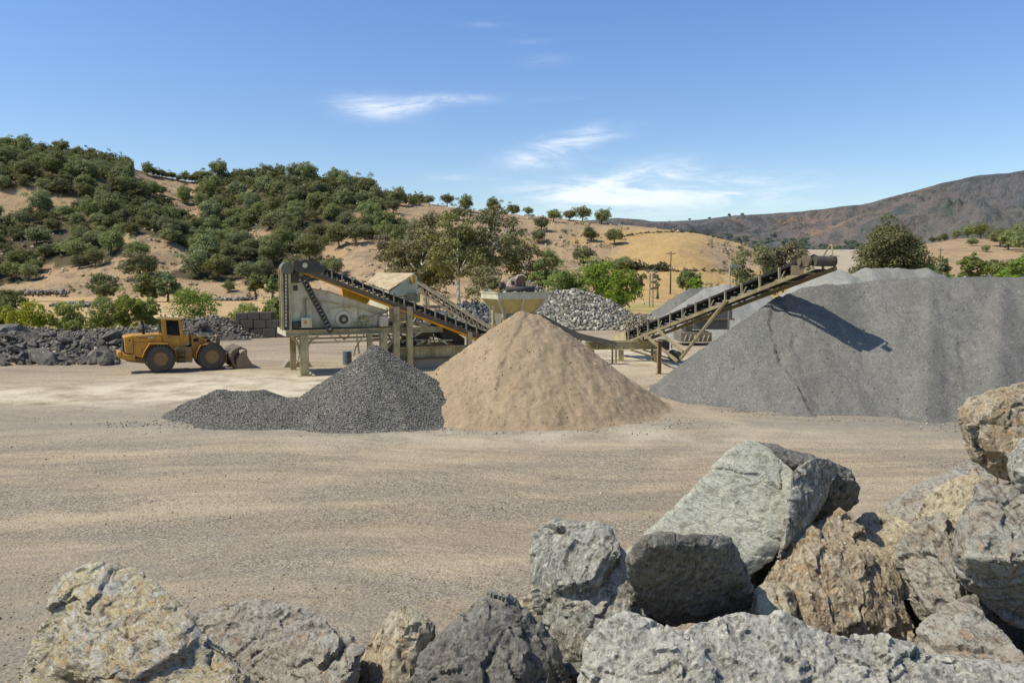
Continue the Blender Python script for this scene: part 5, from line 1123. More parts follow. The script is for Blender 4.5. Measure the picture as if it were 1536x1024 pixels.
strip(S_(420, 452), S_(490, 440), .05); strip(S_(490, 440), S_(560, 448), .05); strip(S_(515, 398), S_(515, 478), .05); strip(S_(120, 575), S_(760, 580), .12)
strip(S_(216, 376), S_(216, 470), .05); strip(S_(216, 470), S_(190, 520), .05); strip(S_(345, 400), S_(345, 580), .04); strip(S_(620, 450), S_(620, 580), .04)
b.build('stiffener', OLV, sb)
cx_, _, cz_ = S_(512, 530)
b = MB(); b.lathe_y(cx_, cz_, [(vs0-.08, .42), (vs0-.08, .47), (vs0+.02, .50), (vs0+.02, .36), (vs0-.06, .38)], 32); b.build('bearing_ring', CRM, sb)
MB().lathe_y(cx_, cz_, [(vs0-.12, .10), (vs0-.12, .26), (vs0-.02, .30)], 24).build('bearing_hub', DRK, sb)
MB().lathe_y(cx_, cz_, [(vs0-.18, .02), (vs0-.18, .13), (vs0-.14, .14)], 16).build('shaft_cap', OLV, sb)
b = MB(); p = S_(200, 590); q_ = S_(276, 515); b.box(p[0], q_[0], vs0-.38, vs0-.04, p[2], q_[2]); cab_ = b.build('control_cabinet', CRM, PA, bevel=.02)
MB().box(p[0]+.12, p[0]+.30, vs0-.385, vs0-.375, (p[2]+q_[2])/2-.08, (p[2]+q_[2])/2+.12).build('warning_sign', m_plain('sign_orange', hx(200, 140, 50), .6, .1, 3, 0), cab_)
b = MB(); p = S_(768, 580); q_ = S_(826, 505); b.box(p[0], q_[0], vs0-.5, vs0+.3, p[2], q_[2]); b.build('motor_box', CRM, PA, bevel=.03)
b = MB(); b.tube(S_(160, 545), S_(165, 590), .28, n=14); b.build('drive_motor', DRK, PA, True)
b = MB(); g_ = random.Random(4)
for (a, c) in [(600, 555), (632, 530), (655, 560), (690, 545), (640, 515), (668, 520)]:
    p = S_(a, c); s = g_.uniform(.06, .14); b.box(p[0]-s, p[0]+s, vs0-.2, vs0-.02, p[2]-s*.8, p[2]+s*.8)
b.path([S_(590, 560), S_(625, 548), S_(700, 575)], .035); b.path([S_(600, 530), S_(650, 500), S_(690, 510)], .025); b.build('hydraulic_valves', m_plain('valve_metal', hx(150, 140, 110), .5, .3, 6, .01, .3), PA)
b = MB(); p = S_(148, 290); b.box(p[0]-.02, p[0]+.22, vs0-.03, vs0-.001, p[2]-.25, p[2]+.05); b.build('inspection_hatch', DRK, sb)
b = MB(); p = S_(232, 380); b.path([(p[0], vs0-.08, p[2]), (p[0]+.02, vs0-.08, p[2]-.9), (p[0]-.06, vs0-.08, p[2]-1.15)], .035); b.build('conduit', STEEL, sb)
# right-hand light truss walkway and clutter between the housing and the belt
b = MB()
for i, (a, c, d, e_) in enumerate([(0, 475, 170, 455), (0, 505, 190, 500), (110, 440, 110, 580), (60, 470, 60, 560), (200, 470, 480, 540), (320, 560, 360, 500), (360, 500, 400, 560), (0, 690, 200, 690), (215, 700, 260, 660)]):
    b.beam(T(fA, Z7, a, c, 1.0+(i % 3)*.5), T(fA, Z7, d, e_, 1.0+(i % 3)*.5), .09, .09)
b.build('service_frame', CRM, PA)
# dark discharge chutes under the belt
b = MB()
b.prism(TZ(fA, Z7, [(205, 745), (300, 690), (440, 625), (500, 640), (430, 700), (330, 745)], .6), .6, 2.2); b.prism(TZ(fA, Z7, [(540, 610), (620, 600), (740, 690), (735, 760), (640, 720), (560, 690)], .6), .6, 2.2)
b.prism(TZ(fA, Z7, [(480, 560), (600, 590), (560, 640), (420, 600)], .8), .8, 2.4); b.build('discharge_chute', DRK, PA)
b = MB()
for (a, c, d, e_) in [(350, 735, 410, 710), (440, 735, 480, 690), (530, 690, 600, 735), (230, 720, 280, 690), (470, 620, 540, 612)]: MB().beam(T(fA, Z7, a, c, .3), T(fA, Z7, d, e_, .3), .05, .10).build('chute_brace', CRM, PA)
# chassis
b = MB(); uu0 = T(fA, Z7, 200, 790, -.1)[0]; uu1 = T(fA, Z7, 820, 790, -.1)[0]; zc0 = T(fA, Z7, 500, 832, -.1)[2]; zc1 = T(fA, Z7, 500, 750, -.1)[2]
for v in (-.05, VD-.1):
    b.ibeam((uu0, v, (zc0+zc1)/2), (uu1, v, (zc0+zc1)/2), .3, zc1-zc0, .06)
for i in range(7): b.box(uu0+i*(uu1-uu0)/7, uu0+i*(uu1-uu0)/7+.06, -.2, -.02, zc0+.06, zc1-.06)
b.build('chassis', OLV, PA)
b = MB(); b.beam((uu0-1.2, -.25, zc0-.05), (uu1, -.25, zc0-.05), .15, .07); b.build('ledge_rail', BRN, PA)
b = MB()
g5 = random.Random(8)
for i in range(9):
    a = 20+i*62; b.beam(T(fA, Z7, a, 560+g5.uniform(-10, 30), 2.2), T(fA, Z7, a+g5.uniform(30, 90), 735, 2.2), .07, .08)
for yv, v in ((560, 2.4), (660, 1.6), (700, .3), (530, 2.6)): b.beam(T(fA, Z7, -60, yv, v), T(fA, Z7, 640, yv+g5.uniform(-8, 16), v), .06, .09)
b.build('lower_truss', OLV, PA)
b = MB()
for (a, c, d, e_) in [(-40, 520, 60, 470), (60, 470, 90, 560), (90, 560, 250, 545), (200, 640, 330, 655), (330, 655, 360, 730), (-100, 610, 40, 640), (40, 640, 70, 720), (380, 560, 520, 600)]: b.tube(T(fA, Z7, a, c, -.1), T(fA, Z7, d, e_, -.1), .035, n=6)
b.build('pipework', STEEL, PA)
b = MB()
for (a, c, w, h_) in [(30, 560, 60, 50), (120, 540, 50, 60), (240, 560, 50, 40), (150, 720, 70, 60), (-50, 560, 50, 44)]:
    p = T(fA, Z7, a, c+h_, 1.2); q_ = T(fA, Z7, a+w, c, 1.2); b = MB(); b.box(p[0], q_[0], 1.2, 2.0, p[2], q_[2]); b.build('gear_housing', DRK, PA, bevel=.04)
# concrete footing
ft = empty('concrete_footing', (fA.P+fA.u*((uu0+uu1)/2)), fA.a, 'grey concrete footing block under the plant chassis', 'concrete footing'); w_ = (uu1-uu0)/2
MB().box(-w_+.3, w_+1, -.1, VD, 0, zc0-.12).build('footing', m_plain('footing_concrete', hx(150, 144, 132), .9, .2, 1.2, .02), ft, bevel=.03)
MB().box(-w_-.9, w_+1, -.6, VD+.2, 0, .12).build('plinth', bpy.data.materials['footing_concrete'], ft)
P_ = gnd(446, 551); e = empty('concrete_block', P_, .3, 'rough dark concrete block on the ground beside the far plant leg', 'concrete block'); MB().prism([(-.9, 0), (.9, 0), (.7, .38), (-.6, .45)], 0, .8).build('block', bpy.data.materials['footing_concrete'], e, bevel=.06)
P_ = gnd(521, 547); e = empty('steel_drum', P_, 0, 'small blue grey drum half hidden behind the dark gravel heap', 'drum'); dm = m_paint('drum_blue', hx(96, 108, 120), hx(120, 112, 100), hx(100, 66, 44), .4, .5, .3)
b = MB(); b.v = []; 
for z0, z1, r in ((0, .28, .29), (.28, .31, .305), (.31, .58, .29), (.58, .61, .305), (.61, .86, .29)): b.tube((0, 0, z0), (0, 0, z1), r, n=20)
b.build('drum_body', dm, e); MB().tube((0, 0, .86), (0, 0, .88), .30, n=20).build('lid', dm, e)
# ------------------------------------------------------------------ hoist column at the head
K_ = empty('drive_tower', fA.P+fA.u*T(fA, Z6, 95, 600)[0], fA.a, 'dark vertical belt guard column at the left end of the plant deck', 'drive tower')
ox = T(fA, Z6, 95, 600)[0]
def TK(a, c, v=0): p = T(fA, Z6, a, c, v); return (p[0]-ox, v, p[2])
zb = DZ1+.01; z_t = TK(95, 110)[2]
b = MB()
for a in (66, 122): b.box(TK(a, 300)[0]-.07, TK(a, 300)[0]+.07, .10, .24, zb, z_t-.35)
b.box(TK(66, 300)[0]-.05, TK(66, 300)[0]+.05, .9, 1.0, zb, z_t-.4)
b.build('guide_post', OLV, K_)
b = MB(); b.box(TK(78, 300)[0], TK(112, 300)[0], .16, .9, zb, z_t-.35); b.build('belt_guard', DRK, K_)
b = MB()
for c in range(210, 590, 26): p = TK(95, c); b.box(p[0]-.05, p[0]+.05, .135, .158, p[2]-.09, p[2]+.06)
b.build('guard_bracket', CRM, K_)
cxh, _, czh = TK(128, 158); b = MB(); b.lathe_y(TK(104, 170)[0], TK(104, 158)[2], [(.0, .02), (.0, .34), (1.1, .34), (1.1, .02)], 28); b.build('tower_hood', m_paint('hood_grey', hx(120, 118, 108), hx(90, 84, 74), hx(80, 60, 44), .5, .6, .3), K_)
b = MB(); b.box(TK(104, 200)[0], TK(192, 200)[0], .2, 1.1, TK(150, 265)[2], TK(150, 170)[2]); b.build('gearbox', DRK, K_, bevel=.08)
# ladder lying against the screen box
p0 = T(fA, Z6, 215, 225, vs0-.45); p1 = T(fA, Z6, 425, 625, vs0-.45); lo = Vector(p1)
e = empty('access_ladder', fA.P+fA.u*p1[0]+fA.n*p1[1]+Vector((0, 0, p1[2])), fA.a, 'steep dark ladder leaning across the side of the screen box', 'ladder')
b = MB(); d_ = Vector(p0)-lo
side = Vector((0, 1, 0))*.0; wv_ = Vector((.11, 0, .06))
for s in (-1, 1): b.beam(wv_*s, d_+wv_*s, .14, .09)
b.beam(Vector((0, .05, 0)), d_+Vector((0, .05, 0)), .02, .2)
b.build('rail', DRK, e)
b = MB()
for i in range(1, 15): c_ = d_*(i/15); b.beam(c_-wv_, c_+wv_, .05, .04)
b.build('rung', CRM, e)
# ================================================================== LEFT CONVEYOR
pa = fA.hit(441, 391, -.25); pb = fA.hit(745, 503, -.25)
org_ = fA.P+fA.u*pb[0]+fA.n*(-.25); CV = empty('belt_conveyor', org_, fA.a, 'long inclined belt conveyor with orange underside running over the plant', 'conveyor'); ofs = Vector((pb[0], -.25, 0))
def C_(px, py, v=-.25): return Vector(fA.hit(px, py, v))-ofs
def lin(px, off=0): return 392.5+(px-462)*.392+off          # belt top line
WBt = 1.05
tp = C_(470, lin(470)); bt = C_(748, lin(748)); hd = C_(444, 390.5)
b = MB()
def slab(p, q_, th, w0, w1): b.add([(p.x, w0, p.z), (q_.x, w0, q_.z), (q_.x, w1, q_.z), (p.x, w1, p.z), (p.x, w0, p.z-th), (q_.x, w0, q_.z-th), (q_.x, w1, q_.z-th), (p.x, w1, p.z-th)], [(0, 1, 2, 3), (4, 7, 6, 5), (0, 4, 5, 1), (1, 5, 6, 2), (2, 6, 7, 3), (3, 7, 4, 0)])
slab(hd, tp, .18, 0, WBt); slab(tp, bt, .16, 0, WBt); b.build('belt', RUB_BELT, CV)
b = MB(); f0 = C_(452, lin(462, 8)); f1 = C_(748, lin(748, 8))
for v in (-.03, WBt-.09): b.beam((f0.x, v, f0.z-.12), (f1.x, v, f1.z-.12), .12, .28)
b.build('side_frame', BRN, CV)
b = MB(); f0 = C_(452, lin(452, 18)); f1 = C_(748, lin(748, 17)); b.beam((f0.x, .02, f0.z), (f1.x, .02, f1.z), .1, .14); b.beam((f0.x, WBt/2, f0.z-.02), (f1.x, WBt/2, f1.z-.02), WBt-.3, .04); b.build('orange_tray', ORG, CV)
b = MB(); i = 0; IB = []
for px in np.arange(482, 746, 15.5):
    p = C_(px, lin(px, -3)); q_ = C_(px, lin(px, 12)); b.beam((p.x, -.06, p.z), (q_.x, -.06, q_.z), .07, .07); b.beam((p.x, WBt+.02, p.z), (q_.x, WBt+.02, q_.z), .07, .07)
    b.beam((p.x-.1, -.06, p.z+.02), (p.x+.14, -.06, p.z-.04), .08, .05); b.beam((p.x, -.06, p.z-.04), (p.x, WBt+.02, p.z-.04), .05, .04); IB.append(b); b = MB()
IBm = m_paint('bracket_grey', hx(150, 146, 134), hx(100, 92, 80), hx(90, 60, 44), .5, .6, .3)
for b in IB: b.build('idler_bracket', IBm, CV)
b = MB()
for px in np.arange(475, 746, 7.7):
    p = C_(px, lin(px, 6.5)); b.tube((p.x, .05, p.z), (p.x, WBt-.05, p.z), .055, n=8)
b.build('roller', STEEL, CV)
h0 = C_(457, 398); b = MB(); b.lathe_y(h0.x, h0.z, [(-.06, .02), (-.06, .32), (WBt+.06, .32), (WBt+.06, .02)], 24); b.build('head_drum', DRK, CV)
b = MB(); b.lathe_y(h0.x, h0.z, [(-.12, .02), (-.12, .14), (-.06, .16)], 16); b.build('drum_bearing', CRM, CV)
b = MB(); p = C_(440, 392); q_ = C_(474, 393); b.prism([(p.x, p.z-.35), (p.x+.05, p.z+.05), (q_.x, q_.z+.06), (q_.x+.6, q_.z-.28), (q_.x+.4, q_.z-.62), (p.x+.3, p.z-.66)], -.10, -.05); b.build('head_guard', DRK, CV)
# orange side chute of the screen feeding box
pc = TZ(fA, Z6, [(500, 300), (562, 322), (712, 383), (680, 425), (510, 372)], 2.78)
e = empty('orange_chute', fA.P, fA.a, 'bright orange feed chute between the screen box and the gabled housing', 'chute'); MB().prism(pc, 2.78, 3.2).build('chute_plate', ORG, e, bevel=.02); MB().beam((pc[1][0], 2.74, pc[1][1]), (pc[2][0], 2.74, pc[2][1]), .06, .08).build('chute_lip', CRM, e)
# ================================================================== GABLED HOUSING
def quad_prism(b, pts, dz):      # polygon of 3D points and its copy moved down
    n = len(pts); lo_ = [(p[0], p[1], p[2]-dz) for p in pts]; b.add([tuple(p) for p in pts]+lo_, [tuple(range(n)), tuple(range(2*n-1, n-1, -1))]+[(i, i+n, (i+1) % n+n, (i+1) % n) for i in range(n)])
RA = at(565, 409, 55.5); RB = at(622, 409.5, 53.5); EA = at(551, 423, 53.2); EB = at(583, 435, 50.9); org_ = Vector((EB.x, EB.y, 0))
GH = empty('gabled_housing', org_, 0, 'cream sheet metal housing with a sloping corrugated roof behind the conveyor', 'machine housing')
rel = lambda v: Vector(v)-org_
ROOFM, rt, rb_ = nt('rusty_corrugated_roof'); q = N(rt); v_ = q.coord('Object'); wvx = q.n('ShaderNodeTexWave', bands_direction='DIAGONAL'); wvx.inputs['Scale'].default_value = 3.2; q.L(v_, wvx.inputs['Vector'])
cc_ = q.mix(q.ramp(q.noise(q.mapv(v_, (1, 1, 1)), 1.4, 8, .7), .35, .7), hx(198, 182, 152), hx(158, 132, 100)); cc_ = q.mix(q.ramp(q.noise(v_, 6, 8, .7), .55, .75, 0, .6), cc_, hx(124, 92, 64)); q.L(cc_, rb_.inputs['Base Color']); rb_.inputs['Roughness'].default_value = .7; q.L(q.bump(wvx.outputs['Fac'], .05, .6), rb_.inputs['Normal'])
b = MB(); quad_prism(b, [rel(EA), rel(EB), rel(RB), rel(RA)], .06); b.build('roof', ROOFM, GH)
RBk = rel(RB); EBk = rel(EB); zw = at(590, 446, 51.5).z; zw2 = at(622, 440, 53.5).z
dv = Vector((.25, 1.2, 0))
b = MB(); b.add([EBk+Vector((.05, .1, -.1)), RBk+Vector((0, 0, -.07)), RBk+Vector((.12, .5, -.25)), Vector((RBk.x+.1, RBk.y+.5, zw2)), Vector((EBk.x+.25, EBk.y+.3, zw))], [(0, 1, 2, 3, 4)])
EAk = rel(EA); RAk = rel(RA); zl = DZ1
b.add([EAk+Vector((.1, .1, -.08)), EBk+Vector((0, .1, -.08)), Vector((EBk.x, EBk.y+.1, zl)), Vector((EAk.x+.1, EAk.y+.1, zl))], [(0, 1, 2, 3)])
b.add([RAk+Vector((.1, 0, -.08)), RBk+Vector((0, .6, -.2)), Vector((RBk.x, RBk.y+.6, zl)), Vector((RAk.x+.1, RAk.y+.6, zl))], [(3, 2, 1, 0)])
b.add([RAk+Vector((.1, 0, -.1)), EAk+Vector((.1, .1, -.1)), Vector((EAk.x+.1, EAk.y+.1, zl)), Vector((RAk.x+.1, RAk.y, zl))], [(0, 1, 2, 3)])
b.build('wall', CRM, GH)
p = rel(at(619, 422, 53.1)); b = MB(); b.tube((p.x, p.y-.06, p.z-.15), (p.x+.02, p.y-.03, p.z+.35), .16, n=12); b.build('lamp', m_plain('amber_lamp', hx(180, 140, 60), .4, .2, 4, 0), GH)
b = MB(); p = rel(at(612, 449, 53)); b.box(p.x-.9, p.x+.7, p.y-.2, p.y+1.0, p.z-.2, p.z+.45); b.build('drive_box', OLV, GH, bevel=.03)
b = MB()
for px, py in ((590, 443), (622, 440)): p = rel(at(px, py, 53.4)); b.box(p.x-.1, p.x+.1, p.y, p.y+.2, 0, p.z)
b.build('support_post', OLV, GH)
# ================================================================== LATTICE CONVEYOR behind
fL = Fr(at(640, 440, 56), R(-8)); LC = empty('lattice_conveyor', fL.P, fL.a, 'light rusty lattice conveyor sloping down from the housing to the hopper', 'conveyor')
t0 = fL.hit(*Z7(350, 235)); t1 = fL.hit(*Z7(930, 600)); s0 = fL.hit(*Z7(350, 300)); s1 = fL.hit(*Z7(930, 665)); LMt = m_paint('pale_rust_steel', hx(176, 162, 140), hx(130, 112, 86), hx(110, 72, 46), .6, .7, .5)
b = MB()
for v in (0, .9):
    b.beam((t0[0], v, t0[2]), (t1[0], v, t1[2]), .10, .12); b.beam((s0[0], v, s0[2]), (s1[0], v, s1[2]), .08, .10)
b.build('chord', LMt, LC)
b = MB(); n_ = 13
for i in range(n_):
    A_ = Vector(t0).lerp(Vector(t1), i/n_); B_ = Vector(s0).lerp(Vector(s1), (i+.5)/n_); C2 = Vector(t0).lerp(Vector(t1), (i+1)/n_)
    for v in (0, .9): b.beam((A_.x, v, A_.z), (B_.x, v, B_.z), .05, .05); b.beam((B_.x, v, B_.z), (C2.x, v, C2.z), .05, .05)
    b.beam((A_.x, 0, A_.z), (A_.x, .9, A_.z), .05, .05)
b.build('lattice_bar', LMt, LC)
b = MB(); b.beam((t0[0], .45, t0[2]-.2), (t1[0], .45, t1[2]-.2), .7, .05); lb = b.build('belt', RUB_BELT, LC)
pts = []
for i in range(260): t = rg.random(); A_ = Vector(t0).lerp(Vector(t1), t); pts.append((A_.x, rg.uniform(.15, .75), A_.z-.12))
o = link('carried_stones', stones_mesh('carried_stones', pts, rg.uniform(.07, .2, len(pts)), rg), COB, LC); tag(o, kind='stuff')
b = MB()
for t in (.12, .45, .8): A_ = Vector(s0).lerp(Vector(s1), t); [b.beam((A_.x, v, A_.z), (A_.x+.2, v, 0), .1, .1) for v in (0, .9)]
b.build('trestle', LMt, LC)
# ================================================================== FEED HOPPER
fH = Fr(at(746.7, 448, 47.5), R(24)); HP = empty('feed_hopper', fH.P, fH.a, 'cream and olive feed hopper rising behind the sand cone', 'hopper')
zt_ = fH.hit(746.7, 439.0)[2]; zr_ = fH.hit(746.7, 448.9)[2]; zf = fH.hit(757, 470.5)[2]; UL = 3.35; VL = 2.7
b = MB()
def ring(x0, x1, y0, y1, z0, z1, t): b.box(x0, x1, y0, y0+t, z0, z1); b.box(x0, x1, y1-t, y1, z0, z1); b.box(x0, x0+t, y0+t, y1-t, z0, z1); b.box(x1-t, x1, y0+t, y1-t, z0, z1)
ring(0, UL, 0, VL, zr_, zt_, .06); b.box(-.04, UL+.04, -.04, -.003, zt_-.05, zt_+.02); b.box(-.04, -.003, -.04, VL+.04, zt_-.05, zt_+.02); b.build('rim', CRM, HP)
FUN = m_paint('hopper_funnel_paint', hx(196, 178, 122), hx(130, 112, 74), hx(104, 66, 36), .55, .6, .5, .9)
q1, q2 = .62, UL-.75; r1, r2 = .5, VL-.5
b = MB(); b.add([(0.02, .02, zr_), (UL-.02, .02, zr_), (UL-.02, VL-.02, zr_), (.02, VL-.02, zr_), (q1, r1, zf), (q2, r1, zf), (q2, r2, zf), (q1, r2, zf)], [(0, 1, 5, 4), (1, 2, 6, 5), (2, 3, 7, 6), (3, 0, 4, 7)]); b.build('funnel', FUN, HP)
b = MB(); b.box(q1+.02, q2-.02, r1+.02, r2-.02, zf-1.3, zf); b.build('chute', m_paint('chute_grey', hx(130, 124, 112), hx(96, 88, 76), hx(80, 56, 40), .5, .7, .4), HP)
b = MB()
for (x, y, X2, Y2) in [(.05, .05, q1-.1, r1-.1), (UL*.5, .0, UL*.5, r1-.06), (UL-.05, .05, q2+.1, r1-.1)]: MB().beam((x, y-.03, zr_), (X2, Y2, zf), .07, .14).build('funnel_rib', CRM, HP)
b = MB()
for x, y in ((q1, r1), (q2, r1), (q1, r2), (q2, r2)): b.box(x-.09, x+.09, y-.09, y+.09, 0, zf+.15)
for x in (q1-.1,): b.beam((x, r1, .6), (x, r2, zf-.2), .08, .08); b.beam((x, r2, .6), (x, r1, zf-.2), .08, .08)
b.build('leg', OLV, HP)
b = MB()
for i in range(9): b.box(-.28, -.22, .1, .55, .6+i*.38, .64+i*.38)
b.box(-.29, -.21, .06, .1, .3, 4.0); b.box(-.29, -.21, .55, .59, .3, 4.0); b.build('ladder', OLV, HP)
pts = [(rg.uniform(.2, UL-.2), rg.uniform(.2, VL-.2), zt_-.05+rg.uniform(-.1, .1)) for _ in range(420)]+[(rg.normal(UL-.55, .3), rg.normal(VL*.5, .35), zt_+.1+rg.uniform(0, .22)) for _ in range(120)]
o = link('hopper_stones', stones_mesh('hopper_stones', pts, rg.uniform(.08, .2, len(pts)), rg), COB, HP); tag(o, kind='stuff')
b = MB(); b.box(.1, UL-.1, .1, VL-.1, zt_-.35, zt_-.12); b.build('grizzly_bed', DRK, HP)
# engine and winch standing on the hopper rim
EN = empty('winch_engine', fH.P+fH.u*0+Vector((0, 0, zt_)), fH.a, 'old rusty engine with bent pipes sitting on top of the hopper', 'engine')
def E_(a, c, v=.6): p = fH.hit(*Z8(a, c), v); return Vector((p[0], v, p[2]-zt_))
p0 = E_(500, 250, .5); p1 = E_(800, 252, .5); b = MB(); b.tube((p0.x, .5, p0.z), (p1.x, .5, p1.z), .19, n=18); b.build('roller_drum', DRK, EN, True)
b = MB()
for x in (p0.x+.1, p1.x-.1): b.box(x-.06, x+.06, .35, .65, 0, p0.z)
b.build('drum_stand', OLV, EN)
b = MB(); a0 = E_(618, 200); a1 = E_(735, 200); zt2 = E_(660, 88).z; b.prism([(a0.x, 0.02), (a1.x, .02), (a1.x, zt2*.55), (a1.x-.18, zt2*.85), ((a0.x+a1.x)/2+.05, zt2), (a0.x+.12, zt2*.92), (a0.x, zt2*.7)], .75, 1.35); b.build('engine_block', m_paint('engine_red_brown', hx(132, 96, 80), hx(110, 96, 84), hx(90, 58, 40), .6, .6, .5, 3), EN, bevel=.06)
b = MB(); b.path([E_(510, 222), E_(545, 150), E_(572, 126), E_(612, 132)], .035); b.path([E_(612, 205), E_(600, 150), E_(640, 92), E_(690, 90), E_(728, 120)], .035); b.path([E_(720, 165), E_(790, 180), E_(815, 172)], .03); b.path([E_(735, 150), E_(770, 165)], .03); b.build('pipe', WHT, EN)
b = MB()
for (a, c, s) in [(465, 200, .14), (480, 180, .08), (445, 240, .12), (590, 180, .12), (640, 210, .1), (700, 205, .1)]:
    p = E_(a, c); MB().box(p.x-s, p.x+s, .7-s, .7+s, p.z-s, p.z+s).build('machinery_box', DRK, EN, bevel=.02)
b = MB()
for a, c in ((378, 250), (408, 240), (425, 235)): p = E_(a, c, .2); b.tube((p.x, .2, 0), (p.x, .2, p.z), .03, n=5)
p = E_(375, 262, .2); q_ = E_(470, 262, .2); b.tube(p, q_, .025, n=5); b.build('guard_rail', m_plain('rail_yellow', hx(186, 150, 60), .6, .2, 3, 0), EN)
# ================================================================== TRANSFER CONVEYOR
fT = Fr(at(878, 500, 51), R(10)); TC = empty('transfer_conveyor', fT.P, fT.a, 'low grey trough conveyor running from the hopper to the stacker', 'conveyor')
b = MB(); tr1 = [fT.hit(*Z8(900, 520)), fT.hit(*Z8(1120, 640)), fT.hit(*Z8(1330, 735)), fT.hit(925, 512.5)]; lo1 = [fT.hit(*Z8(900, 570)), fT.hit(*Z8(1120, 695)), fT.hit(*Z8(1330, 805)), fT.hit(925, 518)]
ol = [(p[0], p[2]) for p in tr1]+[(p[0], p[2]) for p in lo1[::-1]]
b.prism(ol, 0, .06); b.prism(ol, .95, 1.01); b.build('trough_side', m_paint('trough_grey', hx(112, 110, 102), hx(90, 84, 74), hx(80, 56, 40), .5, .7, .3), TC)
b = MB()
for p, q_ in zip(tr1[:-1], tr1[1:]): b.beam((p[0], .5, p[2]-.12), (q_[0], .5, q_[2]-.12), .86, .05)
b.build('belt', RUB_BELT, TC)
b = MB()
for i in range(3): p = tr1[i+1]; b.beam((p[0], .1, p[2]-.3), (p[0], .1, 0), .1, .1); b.beam((p[0], .9, p[2]-.3), (p[0], .9, 0), .1, .1); b.beam((p[0], .1, p[2]-.4), (p[0], .9, p[2]-.4), .08, .08); b.build('trestle', OLV, TC); b = MB()
# ================================================================== STACKER CONVEYOR
STO = m_paint('stacker_olive', hx(150, 140, 112), hx(104, 92, 72), hx(92, 60, 38), .8, .75, .7, 1.1)
tail = at(938, 507, 57.0); YH = 34.7; head = at(1236, 390, YH)
du_ = Vector((head.x-tail.x, head.y-tail.y, 0)); fS = Fr((tail.x, tail.y), math.atan2(du_.y, du_.x)); SK = empty('stacker_conveyor', fS.P, fS.a, 'long inclined stacker conveyor whose head drum hangs over the grey stockpile', 'conveyor')
LS = du_.length; zA, zB = tail.z, head.z; dirn = Vector((LS, 0, zB-zA)).normalized(); upv = Vector((-dirn.z, 0, dirn.x))
def K(s, up=0, y=0): return Vector((s*LS, y, zA+(zB-zA)*s))+upv*up
WS = .95; b = MB()
for sy in (-1, 1): b.add([K(0, .10, 0)+Vector((0, sy*.0, 0)), K(1, .10, 0), K(1, .26, sy*WS/2), K(0, .26, sy*WS/2), K(0, .05, 0), K(1, .05, 0), K(1, .21, sy*WS/2), K(0, .21, sy*WS/2)], [(0, 1, 2, 3), (7, 6, 5, 4), (2, 6, 7, 3), (0, 3, 7, 4), (1, 5, 6, 2)])
for sy in (-1, 1): b.beam(K(.02, .19, sy*(WS/2+.0)), K(.99, .20, sy*(WS/2+.0)), .03, .11)
b.beam(K(.01, -.30, 0), K(.98, -.30, 0), WS*.85, .02); b.build('belt', RUB_BELT, SK)
b = MB()
for sy in (-1, 1): b.beam(K(-.02, -.52, sy*(WS/2+.08)), K(1.0, -.36, sy*(WS/2+.08)), .09, .18)
b.build('side_rail', STO, SK)
IB = []; ns = 13
for i in range(ns+1):
    s = .01+i*.95/ns; b = MB(); IB.append(b)
    for sy in (-1, 1): b.beam(K(s, -.42, sy*(WS/2+.08)), K(s+.004, .27, sy*(WS/2+.08)), .10, .07)
    if i % 2 == 0:
        for sy in (-1, 1): b.beam(K(s, -.42, sy*(WS/2+.1)), K(s+.02, .0, sy*(WS/2+.06)), .05, .04)
    b.beam(K(s, -.38, -WS/2-.08), K(s, -.38, WS/2+.08), .05, .05)
IBm = m_paint('stacker_bracket', hx(164, 156, 132), hx(110, 100, 80), hx(96, 62, 40), .5, .6, .4)
for b in IB: b.build('idler_bracket', IBm, SK)
for i in range(ns*2): s = .01+i*.95/ns/2; b = MB(); b.tube(K(s, -.02, -WS/2), K(s, -.02, WS/2), .05, n=8); b.build('roller', DRK, SK)
hc = K(1.0, -.05); b = MB(); b.lathe_y(hc.x, hc.z, [(-WS/2-.03, .02), (-WS/2-.03, .23), (WS/2+.03, .23), (WS/2+.03, .02)], 26); b.build('head_drum', DRK, SK)
b = MB(); b.lathe_y(hc.x-.25, hc.z, [(-WS/2-.26, .03), (-WS/2-.26, .25), (-WS/2-.14, .28), (-WS/2-.14, .03)], 20); b.lathe_y(hc.x-.75, hc.z-.02, [(-WS/2-.26, .03), (-WS/2-.26, .16), (-WS/2-.14, .18), (-WS/2-.14, .03)], 16); b.build('drive_pulley', BRN, SK)
b = MB(); p = K(.955, .0); b.box(p.x-.5, p.x+.45, -WS/2-.14, -WS/2-.09, p.z-.40, p.z+.02); b.build('drive_guard', BRN, SK)
tc_ = K(0, -.2); b = MB(); b.lathe_y(tc_.x, tc_.z, [(-WS/2, .02), (-WS/2, .24), (WS/2, .24), (WS/2, .02)], 18); b.build('tail_drum', DRK, SK)
b = MB(); b.add([K(-.03, -.45, -WS/2-.14), K(.07, -.45, -WS/2-.14), K(.07, .28, -WS/2-.14), K(-.03, .25, -WS/2-.14), K(-.03, -.45, -WS/2-.1), K(.07, -.45, -WS/2-.1), K(.07, .28, -WS/2-.1), K(-.03, .25, -WS/2-.1)], [(0, 1, 2, 3), (7, 6, 5, 4), (3, 2, 6, 7), (0, 3, 7, 4), (1, 5, 6, 2), (0, 4, 5, 1)]); b.build('tail_guard', OLV, SK)
def SH(z, a, c, v=0): return fS.hit(*z(a, c), v)
